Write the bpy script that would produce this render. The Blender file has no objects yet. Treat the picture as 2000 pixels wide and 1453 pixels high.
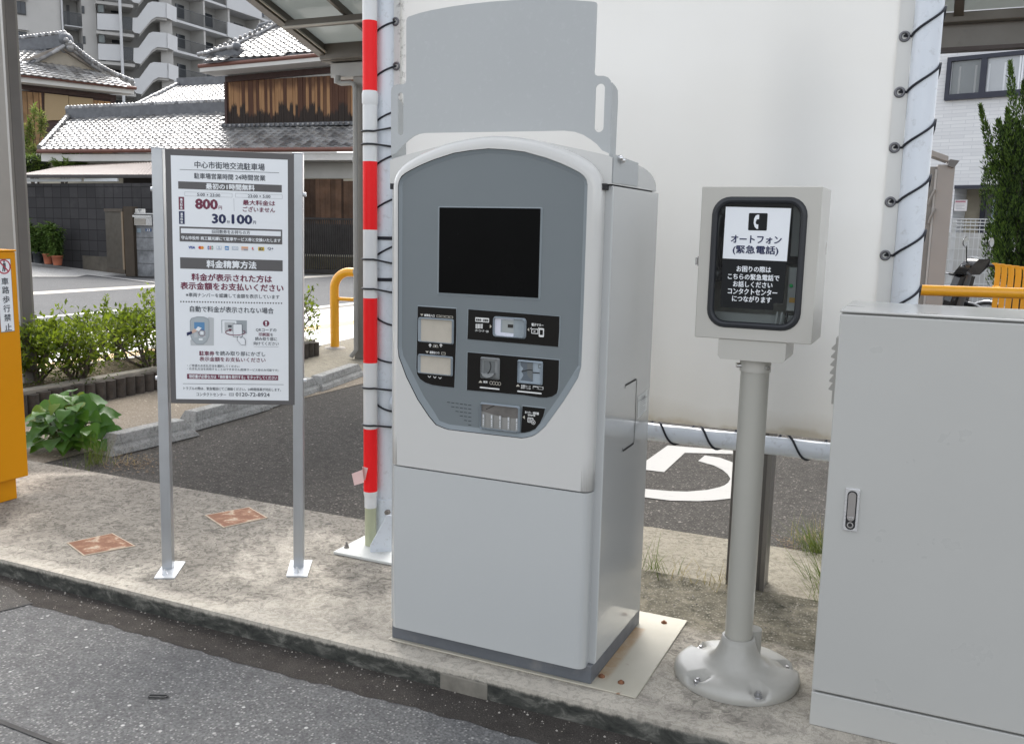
import bpy, bmesh, math, random
from mathutils import Vector, Matrix, noise
random.seed(7)
R_ = math.radians
S = bpy.context.scene
COL = S.collection

# ------------------------------------------------------------------ camera, world, sun, exposure
FPX, CXP, CYP, CAMH = 1800.0, 1000.0, 726.5, 1.42          # focal length in photo pixels, photo centre, height over the kerb slab
def _axes(pitch, roll, yaw):
    f = Vector((math.sin(yaw)*math.cos(pitch), math.cos(yaw)*math.cos(pitch), -math.sin(pitch)))
    r0 = Vector((math.cos(yaw), -math.sin(yaw), 0)); u0 = r0.cross(f)
    r = math.cos(roll)*r0 + math.sin(roll)*u0
    u = -math.sin(roll)*r0 + math.cos(roll)*u0
    return r, u, f
CR, CU, CF = _axes(R_(8.771), R_(1.268), R_(-24.59))
CAM = Vector((0, 0, CAMH))
cd = bpy.data.cameras.new('camera'); co = bpy.data.objects.new('camera', cd); COL.objects.link(co)
cd.sensor_fit = 'HORIZONTAL'; cd.sensor_width = 36.0; cd.lens = FPX/2000.0*36.0
cd.clip_start = 0.05; cd.clip_end = 3000
m3 = Matrix((CR, CU, -CF)).transposed()
co.matrix_world = Matrix.Translation(CAM) @ m3.to_4x4()
S.camera = co

SUN_EL, SUN_AZ = R_(52), R_(-32)                            # ahead of the camera and to its left, behind thin cloud
w = bpy.data.worlds.new('World'); S.world = w; w.use_nodes = True
nt = w.node_tree; nt.nodes.clear()
sky = nt.nodes.new('ShaderNodeTexSky'); sky.sky_type = 'NISHITA'; sky.sun_disc = False
sky.sun_elevation = SUN_EL; sky.sun_rotation = SUN_AZ
sky.air_density = 1.0; sky.dust_density = 3.0; sky.ozone_density = 1.0
hs = nt.nodes.new('ShaderNodeHueSaturation'); hs.inputs['Saturation'].default_value = 0.22
bg = nt.nodes.new('ShaderNodeBackground'); bg.inputs['Strength'].default_value = 0.15
wo = nt.nodes.new('ShaderNodeOutputWorld')
nt.links.new(sky.outputs[0], hs.inputs['Color'])
tcw = nt.nodes.new('ShaderNodeTexCoord'); mpw = nt.nodes.new('ShaderNodeMapping'); mpw.inputs['Scale'].default_value = (1, 1, 2.4)
cln = nt.nodes.new('ShaderNodeTexNoise'); cln.inputs['Scale'].default_value = 2.6; cln.inputs['Detail'].default_value = 7; cln.inputs['Roughness'].default_value = .58
clr = nt.nodes.new('ShaderNodeValToRGB'); clr.color_ramp.elements[0].position = .42; clr.color_ramp.elements[0].color = (.72, .74, .78, 1); clr.color_ramp.elements[1].position = .66; clr.color_ramp.elements[1].color = (1.5, 1.48, 1.44, 1)
clm = nt.nodes.new('ShaderNodeMix'); clm.data_type = 'RGBA'; clm.blend_type = 'MULTIPLY'; clm.inputs[0].default_value = 1.0           # broken thin cloud
nt.links.new(tcw.outputs['Generated'], mpw.inputs['Vector']); nt.links.new(mpw.outputs[0], cln.inputs['Vector']); nt.links.new(cln.outputs['Fac'], clr.inputs['Fac'])
nt.links.new(hs.outputs[0], clm.inputs[6]); nt.links.new(clr.outputs['Color'], clm.inputs[7]); nt.links.new(clm.outputs[2], bg.inputs[0]); nt.links.new(bg.outputs[0], wo.inputs[0])
sl = bpy.data.lights.new('sun', 'SUN'); sl.energy = 0.85; sl.angle = R_(30); sl.color = (1.0, 0.95, 0.87)
so = bpy.data.objects.new('sun', sl); COL.objects.link(so)
sd = Vector((math.sin(SUN_AZ)*math.cos(SUN_EL), math.cos(SUN_AZ)*math.cos(SUN_EL), math.sin(SUN_EL)))
so.rotation_euler = sd.to_track_quat('Z', 'Y').to_euler(); so.location = (0, 0, 30)
S.view_settings.view_transform = 'Standard'; S.view_settings.look = 'None'
S.view_settings.exposure = 1.47; S.view_settings.gamma = 1.0
S.render.engine = 'CYCLES'
S.cycles.max_bounces = 8; S.cycles.transparent_max_bounces = 16
S.cycles.use_denoising = True

# ------------------------------------------------------------------ measuring helpers: photo pixel -> point in the place
def ray(x, y): return CF + CR*((x-CXP)/FPX) - CU*((y-CYP)/FPX)
def G(x, y, z=0.0): d = ray(x, y); return CAM + d*((z-CAMH)/d.z)          # on the level z
def PY(x, y, Y): d = ray(x, y); return CAM + d*(Y/d.y)
def PX(x, y, X): d = ray(x, y); return CAM + d*(X/d.x)
def PD(x, y, D): return CAM + ray(x, y)*D                                 # at depth D
class Pl:
    """an upright (or any) plane: origin, right, up, normal toward the viewer"""
    def __init__(s, O, U, V=Vector((0,0,1))):
        s.O = Vector(O); s.U = Vector(U).normalized(); s.V = Vector(V).normalized(); s.N = s.U.cross(s.V).normalized()
    def uv(s, x, y):
        d = ray(x, y); t = (s.O-CAM).dot(s.N)/d.dot(s.N); p = CAM + d*t - s.O
        return p.dot(s.U), p.dot(s.V)
    def px(s, x, y): d = ray(x, y); return CAM + d*((s.O-CAM).dot(s.N)/d.dot(s.N))
    def pt(s, u, v, n=0.0): return s.O + s.U*u + s.V*v + s.N*n
    def off(s, n): return Pl(s.O + s.N*n, s.U, s.V)

# ------------------------------------------------------------------ materials
MATS = {}
def _n(t, k, **kw):
    n = t.nodes.new(k)
    for a, b in kw.items(): setattr(n, a, b)
    return n
def noise_node(t, vec, scale, detail=4, rough=.55, dist=0.0):
    n = _n(t, 'ShaderNodeTexNoise'); n.inputs['Scale'].default_value = scale; n.inputs['Detail'].default_value = detail
    n.inputs['Roughness'].default_value = rough; n.inputs['Distortion'].default_value = dist
    t.links.new(vec, n.inputs['Vector']); return n.outputs['Fac']
def ramp(t, fac, stops, interp='LINEAR'):
    r = _n(t, 'ShaderNodeValToRGB'); r.color_ramp.interpolation = interp
    e = r.color_ramp.elements
    while len(e) < len(stops): e.new(0.5)
    for i, (p, c) in enumerate(stops):
        e[i].position = p; e[i].color = (c, c, c, 1) if isinstance(c, (int, float)) else (*c, 1)
    t.links.new(fac, r.inputs['Fac']); return r.outputs['Color']
def mix(t, fac, a, b, mode='MIX'):
    m = _n(t, 'ShaderNodeMix', data_type='RGBA', blend_type=mode)
    for sock, v in ((m.inputs[0], fac), (m.inputs[6], a), (m.inputs[7], b)):
        if isinstance(v, (int, float)): sock.default_value = v
        elif isinstance(v, tuple): sock.default_value = (*v[:3], 1)
        else: t.links.new(v, sock)
    return m.outputs[2]
def math_(t, op, a, b=None, c=None, clamp=False):
    m = _n(t, 'ShaderNodeMath', operation=op); m.use_clamp = clamp
    for i, v in enumerate((a, b, c)):
        if v is None: continue
        if isinstance(v, (int, float)): m.inputs[i].default_value = v
        else: t.links.new(v, m.inputs[i])
    return m.outputs[0]
def base(name):
    m = bpy.data.materials.new(name); m.use_nodes = True; t = m.node_tree
    b = t.nodes['Principled BSDF']; tc = _n(t, 'ShaderNodeTexCoord')
    MATS[name] = m; return m, t, b, tc.outputs['Object']
def stretch(t, vec, s):
    mp = _n(t, 'ShaderNodeMapping'); mp.inputs['Scale'].default_value = s; t.links.new(vec, mp.inputs['Vector']); return mp.outputs['Vector']
def bump(t, b, h, strength, dist=0.01):
    n = _n(t, 'ShaderNodeBump'); n.inputs['Strength'].default_value = strength; n.inputs['Distance'].default_value = dist
    t.links.new(h, n.inputs['Height']); t.links.new(n.outputs['Normal'], b.inputs['Normal'])
def M(name, col, rough=.5, metal=0.0, var=.08, vs=3.0, dirt=None, dirt_amt=.0, ds=9.0, bumpv=0.0, bs=120.0, coat=0.0, island=0.0, spec=None):
    """general painted / plain surface: base colour with soft unevenness, optional dirt blotches, fine bump"""
    if name in MATS: return MATS[name]
    m, t, b, vec = base(name)
    n1 = noise_node(t, vec, vs, 5)
    lo = tuple(c*(1-var) for c in col); hi = tuple(min(1, c*(1+var)) for c in col)
    c = ramp(t, n1, [(.3, lo), (.7, hi)])
    if dirt:
        n2 = noise_node(t, vec, ds, 8, .68, .3)
        f = ramp(t, n2, [(.56, 0.0), (.74, dirt_amt)])
        c = mix(t, f, c, dirt)
    if island:
        g = _n(t, 'ShaderNodeNewGeometry')
        v = math_(t, 'MULTIPLY_ADD', g.outputs['Random Per Island'], 2*island, 1-island)
        cc = _n(t, 'ShaderNodeVectorMath', operation='SCALE'); t.links.new(c, cc.inputs[0]); t.links.new(v, cc.inputs['Scale']); c = cc.outputs[0]
    t.links.new(c, b.inputs['Base Color'])
    rr = ramp(t, noise_node(t, vec, vs*2.3, 4), [(.3, max(.02, rough*.85)), (.7, min(1, rough*1.15))])
    t.links.new(rr, b.inputs['Roughness'])
    b.inputs['Metallic'].default_value = metal
    if coat: b.inputs['Coat Weight'].default_value = coat; b.inputs['Coat Roughness'].default_value = .06
    if spec is not None: b.inputs['Specular IOR Level'].default_value = spec
    if bumpv: bump(t, b, noise_node(t, vec, bs, 3), bumpv, .002)
    return m
def leafmat(name, c1, c2, trans=.35, rough=.45):
    m, t, b, vec = base(name)
    g = _n(t, 'ShaderNodeNewGeometry')
    c = mix(t, g.outputs['Random Per Island'], c1, c2)
    c = mix(t, ramp(t, noise_node(t, vec, 2.5, 3), [(.35, 0.0), (.65, .5)]), c, tuple(x*.55 for x in c1))
    t.links.new(c, b.inputs['Base Color']); b.inputs['Roughness'].default_value = rough; b.inputs['Specular IOR Level'].default_value = .22
    tr = _n(t, 'ShaderNodeBsdfTranslucent'); t.links.new(mix(t, .5, c, (c2[0]*1.5, c2[1]*1.6, c2[2]*.7)), tr.inputs['Color'])
    ms = _n(t, 'ShaderNodeMixShader'); ms.inputs[0].default_value = trans
    t.links.new(b.outputs[0], ms.inputs[1]); t.links.new(tr.outputs[0], ms.inputs[2])
    t.links.new(ms.outputs[0], t.nodes['Material Output'].inputs['Surface'])
    return m

# ------------------------------------------------------------------ mesh builder
GLY = {}
def glyph(s, bold):
    k = (s, bold)
    if k not in GLY:
        c = bpy.data.curves.new('lettering', 'FONT'); c.body = s; c.offset = bold; c.resolution_u = 2
        o = bpy.data.objects.new('lettering', c); COL.objects.link(o)
        dg = bpy.context.evaluated_depsgraph_get(); me = o.evaluated_get(dg).to_mesh()
        vs = [(v.co.x, v.co.y) for v in me.vertices]; fs = [tuple(p.vertices) for p in me.polygons]
        o.evaluated_get(dg).to_mesh_clear(); bpy.data.objects.remove(o); bpy.data.curves.remove(c)
        GLY[k] = (vs, fs)
    return GLY[k]
class MB:
    def __init__(s): s.v = []; s.f = []; s.mi = []; s.sm = []; s.mats = []
    def m(s, mat):
        if mat not in s.mats: s.mats.append(mat)
        return s.mats.index(mat)
    def add(s, vs, fs, mat, smooth=False):
        b = len(s.v); s.v += [Vector(v) for v in vs]; k = s.m(mat)
        for f in fs: s.f.append(tuple(i+b for i in f)); s.mi.append(k); s.sm.append(smooth)
    def box(s, x0, x1, y0, y1, z0, z1, mat):
        v = [(x, y, z) for z in (z0, z1) for y in (y0, y1) for x in (x0, x1)]
        s.add(v, [(0,2,3,1),(4,5,7,6),(0,1,5,4),(1,3,7,5),(3,2,6,7),(2,0,4,6)], mat); return s
    def obox(s, O, A, B, C, mat):
        """oblique box: corner and three edge vectors"""
        O, A, B, C = Vector(O), Vector(A), Vector(B), Vector(C)
        v = [O, O+A, O+B, O+A+B, O+C, O+A+C, O+B+C, O+A+B+C]
        if A.cross(B).dot(C) < 0: fs = [(0,1,3,2),(4,6,7,5),(0,4,5,1),(1,5,7,3),(3,7,6,2),(2,6,4,0)]
        else: fs = [(0,2,3,1),(4,5,7,6),(0,1,5,4),(1,3,7,5),(3,2,6,7),(2,0,4,6)]
        s.add(v, fs, mat); return s
    def fbox(s, P, u0, u1, v0, v1, n0, n1, mat):
        """box on a plane frame"""
        return s.obox(P.pt(u0, v0, n0), P.U*(u1-u0), P.V*(v1-v0), P.N*(n1-n0), mat)
    def prism(s, pts, ext, mat, smooth=False, cap=True):
        """planar polygon pts (front) extruded by ext"""
        n = len(pts); e = Vector(ext); pts = [Vector(p) for p in pts]
        s.add(pts + [p+e for p in pts], [(i, (i+1) % n, (i+1) % n + n, i+n) for i in range(n)], mat, smooth)
        if cap:
            s.add(pts, [tuple(range(n))[::-1]], mat); s.add([p+e for p in pts], [tuple(range(n))], mat)
        return s
    def poly(s, pts, mat): s.add(pts, [tuple(range(len(pts)))], mat); return s
    def tube(s, path, r, mat, n=10, cap=True, smooth=True, closed=False):
        path = [Vector(p) for p in path]; k = len(path)
        rs = r if isinstance(r, (list, tuple)) else [r]*k
        T = []
        for i in range(k):
            a = path[(i-1) % k] if (closed or i > 0) else path[i]; c = path[(i+1) % k] if (closed or i < k-1) else path[i]
            T.append((c-a).normalized())
        ref = Vector((0,0,1)) if abs(T[0].z) < .9 else Vector((1,0,0))
        nx = T[0].cross(ref).normalized(); vs = []
        for i in range(k):
            nx = (nx - T[i]*nx.dot(T[i])).normalized(); ny = T[i].cross(nx)
            for j in range(n):
                a = 2*math.pi*j/n; vs.append(path[i] + (nx*math.cos(a) + ny*math.sin(a))*rs[i])
        fs = []
        for i in range(k if closed else k-1):
            i2 = (i+1) % k
            for j in range(n): j2 = (j+1) % n; fs.append((i*n+j, i*n+j2, i2*n+j2, i2*n+j))
        s.add(vs, fs, mat, smooth)
        if cap and not closed:
            s.add(vs[:n], [tuple(range(n))[::-1]], mat); s.add(vs[-n:], [tuple(range(n))], mat)
        return s
    def cyl(s, a, b, r, mat, n=16, r2=None, smooth=True): return s.tube([a, b], [r, r if r2 is None else r2], mat, n, True, smooth)
    def lathe(s, c, prof, mat, n=32, smooth=True):
        c = Vector(c); vs = []; k = len(prof)
        for r, z in prof:
            for j in range(n): a = 2*math.pi*j/n; vs.append(c + Vector((r*math.cos(a), r*math.sin(a), z)))
        fs = [(i*n+j, i*n+(j+1) % n, (i+1)*n+(j+1) % n, (i+1)*n+j) for i in range(k-1) for j in range(n)]
        s.add(vs, fs, mat, smooth)
        s.add(vs[:n], [tuple(range(n))[::-1]], mat); s.add(vs[-n:], [tuple(range(n))], mat); return s
    def ball(s, c, r, mat, n=12, sq=(1,1,1)):
        c = Vector(c); prof = [(math.sin(math.pi*i/n), -math.cos(math.pi*i/n)) for i in range(n+1)]
        vs = []; k = n+1; N = n*2
        for a, z in prof:
            for j in range(N): t = 2*math.pi*j/N; vs.append(c + Vector((a*math.cos(t)*r*sq[0], a*math.sin(t)*r*sq[1], z*r*sq[2])))
        s.add(vs, [(i*N+j, i*N+(j+1) % N, (i+1)*N+(j+1) % N, (i+1)*N+j) for i in range(n) for j in range(N)], mat, True); return s
    # flat marks on a plane frame, measured in photo pixels
    def fpoly(s, P, pts, mat, lift=0.0, thick=0.0, uv=False):
        q = [P.pt(*(p if uv else P.uv(*p)), lift) for p in pts]
        if thick: return s.prism([p for p in q], P.N*-thick, mat)
        return s.poly(q, mat)
    def frect(s, P, x0, y0, x1, y1, mat, lift=0.0, thick=0.0, rad=0.0):
        u0, v1 = P.uv(x0, y0); u1, v0 = P.uv(x1, y1)
        return s.fpoly(P, rrect(u0, v0, u1, v1, rad), mat, lift, thick, True)
    def fline(s, P, a, b, wpx, mat, lift=0.0):
        ua, va = P.uv(*a); ub, vb = P.uv(*b); d = Vector((ub-ua, vb-va)); n = Vector((-d.y, d.x)).normalized()
        sc = P.uv(a[0]+1, a[1])[0]-P.uv(*a)[0]; h = wpx*abs(sc)/2
        return s.poly([P.pt(ua-n.x*h, va-n.y*h, lift), P.pt(ub-n.x*h, vb-n.y*h, lift), P.pt(ub+n.x*h, vb+n.y*h, lift), P.pt(ua+n.x*h, va+n.y*h, lift)], mat)
    def fdisc(s, P, x, y, rpx, mat, lift=0.0, n=24, inner=0.0):
        u, v = P.uv(x, y); sc = abs(P.uv(x+1, y)[0]-u); R = rpx*sc
        o = [P.pt(u+R*math.cos(2*math.pi*i/n), v+R*math.sin(2*math.pi*i/n), lift) for i in range(n)]
        if not inner: return s.poly(o, mat)
        q = [P.pt(u+R*inner*math.cos(2*math.pi*i/n), v+R*inner*math.sin(2*math.pi*i/n), lift) for i in range(n)]
        s.add(o+q, [(i, (i+1) % n, (i+1) % n+n, i+n) for i in range(n)], mat); return s
    def text(s, P, txt, xl, yl, xr, yr, h, mat, bold=0.0, lift=0.0):
        ul, vl = P.uv(xl, yl); ur, vr = P.uv(xr, yr)
        xm, ym = (xl+xr)/2, (yl+yr)/2
        hh = abs(P.uv(xm, ym-h/2)[1]-P.uv(xm, ym+h/2)[1])
        vs, fs = glyph(txt, 0.0)
        if not vs: return s
        a0 = min(v[0] for v in vs); a1 = max(v[0] for v in vs); b0 = min(v[1] for v in vs); b1 = max(v[1] for v in vs)
        vm = (vl+vr)/2; sc = hh/max(1e-6, b1-b0); w_ = bold*1.9
        for k, (dx, dy) in enumerate(((0,0), (-1,0), (1,0), (0,-.8), (0,.8)) if bold else ((0,0),)):
            q = [P.pt(ul+(x-a0)/(a1-a0)*(ur-ul)+dx*w_*sc, vm-hh/2+(y-b0)*sc+dy*w_*sc, lift+k*.00005) for x, y in vs]
            s.add(q, fs, mat)
        return s
    def build(s, name, parent=None, bevel=0.0, seg=2, loc=None):
        root = parent
        L = Vector(loc) if loc is not None else (ORIG[parent.name] if parent else Vector((0,0,0)))
        me = bpy.data.meshes.new(name); me.from_pydata([v-L for v in s.v], [], s.f)
        for m in s.mats: me.materials.append(m)
        me.polygons.foreach_set('material_index', s.mi); me.polygons.foreach_set('use_smooth', s.sm); me.update()
        o = bpy.data.objects.new(name, me); COL.objects.link(o)
        if parent: o.parent = parent
        else: o.location = L
        ORIG[o.name] = L
        if bevel:
            b = o.modifiers.new('bevel', 'BEVEL'); b.width = bevel; b.segments = seg; b.limit_method = 'ANGLE'; b.angle_limit = R_(40)
        return o
ORIG = {}
def rrect(u0, v0, u1, v1, r=0.0, n=5):
    if r <= 0: return [(u0, v0), (u1, v0), (u1, v1), (u0, v1)]
    out = []
    for cx, cy, a in ((u1-r, v0+r, -90), (u1-r, v1-r, 0), (u0+r, v1-r, 90), (u0+r, v0+r, 180)):
        for i in range(n+1): t = R_(a+90*i/n); out.append((cx+r*math.cos(t), cy+r*math.sin(t)))
    return out
def tag(o, label=None, cat=None, group=None, kind=None):
    if label: o['label'] = label
    if cat: o['category'] = cat
    if group: o['group'] = group
    if kind: o['kind'] = kind
    return o
def thing(name, loc, label, cat, group=None):
    o = bpy.data.objects.new(name, None); o.empty_display_size = .1; COL.objects.link(o); o.location = loc
    ORIG[o.name] = Vector(loc); return tag(o, label, cat, group)
def copy_tree(o, parent=None):
    c = o.copy(); COL.objects.link(c); ORIG[c.name] = ORIG.get(o.name, Vector((0,0,0)))
    if parent: c.parent = parent
    for ch in list(o.children): copy_tree(ch, c)
    return c
def arc(c, r, a0, a1, ax, ay, n=10):
    return [Vector(c)+Vector(ax)*r*math.cos(R_(a0+(a1-a0)*i/n))+Vector(ay)*r*math.sin(R_(a0+(a1-a0)*i/n)) for i in range(n+1)]
def leaf(mb, p, d, up, L, W, mat, fold=.25):
    """one folded leaf: base p, direction d"""
    d = d.normalized(); sd_ = d.cross(up); sd_ = sd_.normalized() if sd_.length > 1e-4 else Vector((1,0,0)); nn = sd_.cross(d)
    a = p + d*L*.45 + sd_*W*.5 + nn*W*fold; b = p + d*L*.45 - sd_*W*.5 + nn*W*fold; t = p + d*L - nn*L*.12
    mb.add([p, a, t, b, p+d*L*.5], [(0, 1, 4), (1, 2, 4), (2, 3, 4), (3, 0, 4)], mat)
def rv(): return Vector((random.gauss(0,1), random.gauss(0,1), random.gauss(0,1))).normalized()
# ================================================================== ground and slab
def asphalt(name, dark, mid, stone, stone_amt, scale, tint=None, bstr=.35):
    m, t, b, vec = base(name)
    big = noise_node(t, vec, .9, 5, .6); med = noise_node(t, vec, 14, 4, .6); fine = noise_node(t, vec, scale*.9, 3, .7)
    c = ramp(t, med, [(.3, dark), (.7, mid)])
    c = mix(t, ramp(t, fine, [(.38, .55), (.6, 0.0)]), c, tuple(x*.35 for x in dark))
    vo = _n(t, 'ShaderNodeTexVoronoi'); vo.inputs['Scale'].default_value = scale; t.links.new(vec, vo.inputs['Vector'])
    sep = _n(t, 'ShaderNodeSeparateColor'); t.links.new(vo.outputs['Color'], sep.inputs[0])
    pick = ramp(t, sep.outputs[0], [(1-stone_amt, 0.0), (1-stone_amt+.02, 1.0)])
    near = ramp(t, vo.outputs['Distance'], [(.28, 1.0), (.46, 0.0)])
    sc = mix(t, sep.outputs[1], tuple(x*.55 for x in stone), stone)
    c = mix(t, math_(t, 'MULTIPLY', pick, near), c, sc)
    v2 = _n(t, 'ShaderNodeTexVoronoi'); v2.inputs['Scale'].default_value = scale*.42; t.links.new(vec, v2.inputs['Vector'])
    s2 = _n(t, 'ShaderNodeSeparateColor'); t.links.new(v2.outputs['Color'], s2.inputs[0])
    p2 = math_(t, 'MULTIPLY', ramp(t, s2.outputs[0], [(.90, 0.0), (.92, 1.0)]), ramp(t, v2.outputs['Distance'], [(.18, 1.0), (.3, 0.0)]))
    c = mix(t, p2, c, mix(t, s2.outputs[2], stone, tuple(min(1, x*1.5) for x in stone)))
    c = mix(t, ramp(t, big, [(.35, 0.0), (.7, .35)]), c, tint or tuple(x*.7 for x in dark))
    t.links.new(c, b.inputs['Base Color']); b.inputs['Roughness'].default_value = .95; b.inputs['Specular IOR Level'].default_value = .12
    h = math_(t, 'ADD', math_(t, 'MULTIPLY', vo.outputs['Distance'], -1.0), fine)
    bump(t, b, h, bstr, .006)
    return m
ROAD = asphalt('road_asphalt', (.135,.134,.132), (.20,.199,.196), (.35,.345,.33), .42, 96, (.095,.095,.097), .6)
GUT = asphalt('gutter_asphalt', (.058,.052,.047), (.095,.086,.077), (.22,.2,.17), .06, 210, (.03,.027,.024))
PARK = asphalt('parking_asphalt', (.056,.052,.047), (.092,.086,.078), (.19,.175,.155), .34, 80, (.030,.028,.025), .5)
SAND = asphalt('sandy_ground', (.2,.17,.135), (.27,.235,.19), (.38,.34,.28), .2, 70, (.17,.14,.11), .25)
FARROAD = asphalt('street_asphalt', (.15,.15,.15), (.18,.18,.18), (.24,.24,.24), .15, 60)

def concrete(name, light, dark, grime, amount=.5, edge=False):
    m, t, b, vec = base(name)
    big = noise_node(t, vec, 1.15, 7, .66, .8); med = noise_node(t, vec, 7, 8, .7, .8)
    fine = noise_node(t, vec, 26, 8, .74, 1.6); fine2 = noise_node(t, vec, 75, 5, .7, .6); grit = noise_node(t, vec, 260, 2, .7)
    c = ramp(t, med, [(.30, dark), (.60, light)])
    sp = math_(t, 'MAXIMUM', ramp(t, fine, [(.43, 1.0), (.52, 0.0)]), ramp(t, fine2, [(.34, .8), (.45, 0.0)]))
    if edge:
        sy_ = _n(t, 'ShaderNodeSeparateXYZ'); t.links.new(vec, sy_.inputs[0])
        big = math_(t, 'ADD', big, math_(t, 'MULTIPLY_ADD', sy_.outputs['Y'], .17, -.085))  # dark blotches grow denser towards the rear of the slab
        lit_front = math_(t, 'MULTIPLY', ramp(t, math_(t, 'MULTIPLY', sy_.outputs['X'], .5), [(.40, 0.0), (.55, 1.0)]), ramp(t, sy_.outputs['Y'], [(.35, 1.0), (.6, 0.0)]))
        big = math_(t, 'SUBTRACT', big, math_(t, 'MULTIPLY', lit_front, .11))      # light put into the colour: dark patches thinned at the slab's right front
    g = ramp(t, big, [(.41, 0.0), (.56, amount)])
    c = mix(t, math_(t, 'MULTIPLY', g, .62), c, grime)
    c = mix(t, math_(t, 'MULTIPLY', sp, math_(t, 'MULTIPLY_ADD', g, .52, .36)), c, tuple(x*.26 for x in dark))
    c = mix(t, ramp(t, grit, [(.35, .45), (.55, 0.0)]), c, tuple(x*.5 for x in dark))
    if edge:                                            # moss and tyre grime on the kerb face, a scrubbed pale arris above it
        sx = _n(t, 'ShaderNodeSeparateXYZ'); t.links.new(vec, sx.inputs[0])
        wob = math_(t, 'MULTIPLY_ADD', noise_node(t, stretch(t, vec, (1,1,.3)), 22, 5, .7), .03, -.015)
        z = math_(t, 'ADD', sx.outputs['Z'], wob)
        kf = ramp(t, math_(t, 'MULTIPLY', z, -12.0), [(.14, 0.0), (.3, 1.0)])
        km = ramp(t, noise_node(t, stretch(t, vec, (1,1,2)), 11, 7, .7, .5), [(.32, (.028,.03,.028)), (.52, (.07,.071,.063)), (.68, (.20,.195,.172))])
        c = mix(t, kf, c, km)
        yl = ramp(t, math_(t, 'MULTIPLY', sx.outputs['Y'], 9.0), [(.0, .6), (.55, .45), (.8, 0.0)])
        c = mix(t, yl, c, mix(t, sp, light, tuple(x*.75 for x in light)))
        c = mix(t, kf, c, km)
    if edge:                                            # old gum and oil spots
        vg = _n(t, 'ShaderNodeTexVoronoi'); vg.inputs['Scale'].default_value = 7.5; t.links.new(vec, vg.inputs['Vector'])
        sg = _n(t, 'ShaderNodeSeparateColor'); t.links.new(vg.outputs['Color'], sg.inputs[0])
        dg = math_(t, 'SUBTRACT', vg.outputs['Distance'], math_(t, 'MULTIPLY', sg.outputs[1], .13))
        gm = math_(t, 'MULTIPLY', ramp(t, sg.outputs[0], [(.55, 0.0), (.57, .75)]), ramp(t, dg, [(.0, 1.0), (.03, 0.0)]))
        c = mix(t, gm, c, (.085,.08,.072)); c = mix(t, kf, c, km)
    if edge:                                            # gritty soil washed over the rear of the slab
        wy = math_(t, 'ADD', sx.outputs['Y'], math_(t, 'MULTIPLY_ADD', noise_node(t, vec, 7, 8, .7), .34, -.17))
        wx = math_(t, 'ADD', sx.outputs['X'], math_(t, 'MULTIPLY_ADD', noise_node(t, vec, 5, 6, .7), .3, -.15))
        dm = math_(t, 'MULTIPLY', ramp(t, wy, [(.56, 0.0), (.72, 1.0)]), ramp(t, wx, [(.85, 0.0), (1.0, 1.0)]))
        vo = _n(t, 'ShaderNodeTexVoronoi'); vo.inputs['Scale'].default_value = 105; t.links.new(vec, vo.inputs['Vector'])
        sp2 = _n(t, 'ShaderNodeSeparateColor'); t.links.new(vo.outputs['Color'], sp2.inputs[0])
        peb = math_(t, 'MULTIPLY', ramp(t, sp2.outputs[0], [(.30, 0.0), (.36, 1.0)]), ramp(t, vo.outputs['Distance'], [(.22, 1.0), (.55, 0.0)]))
        soil = mix(t, ramp(t, noise_node(t, vec, 9, 8, .75, .5), [(.36, 0.0), (.62, 1.0)]), (.022,.022,.013), (.15,.135,.10))
        soil = mix(t, peb, soil, mix(t, sp2.outputs[1], (.05,.046,.034), (.26,.24,.2)))
        c = mix(t, math_(t, 'MULTIPLY', dm, .92), c, soil)
    t.links.new(c, b.inputs['Base Color']); b.inputs['Roughness'].default_value = .95; b.inputs['Specular IOR Level'].default_value = .15
    bump(t, b, math_(t, 'ADD', fine, math_(t, 'MULTIPLY', grit, .4)), .3, .006)
    return m
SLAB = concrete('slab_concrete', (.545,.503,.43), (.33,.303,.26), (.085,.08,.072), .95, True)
PALE = concrete('pale_concrete', (.27,.248,.20), (.215,.195,.155), (.30,.27,.21), .3)
STOPC = concrete('stop_concrete', (.36,.36,.345), (.27,.27,.26), (.2,.195,.185), .4)
APRON = concrete('apron_concrete', (.34,.32,.29), (.29,.27,.25), (.22,.2,.18), .4)
APRON2 = concrete('apron_bright', (.52,.51,.49), (.47,.46,.44), (.4,.39,.37), .4)
PAVER, t, b, vec = base('white_pavers')
br = _n(t, 'ShaderNodeTexBrick'); br.inputs['Scale'].default_value = 1.0; br.inputs['Brick Width'].default_value = .3; br.inputs['Row Height'].default_value = .3
br.inputs['Mortar Size'].default_value = .006; br.offset = .5; t.links.new(vec, br.inputs['Vector'])
br.inputs['Color1'].default_value = (.62,.6,.57,1); br.inputs['Color2'].default_value = (.55,.53,.5,1); br.inputs['Mortar'].default_value = (.3,.29,.27,1)
t.links.new(br.outputs['Color'], b.inputs['Base Color']); b.inputs['Roughness'].default_value = .85

def sheet(name, pts, z, mat, kind='structure'):
    mb = MB(); mb.poly([(x, y, z) for x, y in pts], mat)
    c = (sum(p[0] for p in pts)/len(pts), sum(p[1] for p in pts)/len(pts), z)
    o = mb.build(name, None, loc=c); return tag(o, kind=kind)
def rect(x0, x1, y0, y1): return [(x0, y0), (x1, y0), (x1, y1), (x0, y1)]
def gpx(pts, z): return [tuple(G(x, y, z)[:2]) for x, y in pts]
sheet('ground', rect(-700, 700, -700, 900), -.078, FARROAD)
sheet('road', rect(-40, 40, -12, 2.60), -.0735, ROAD)
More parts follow.
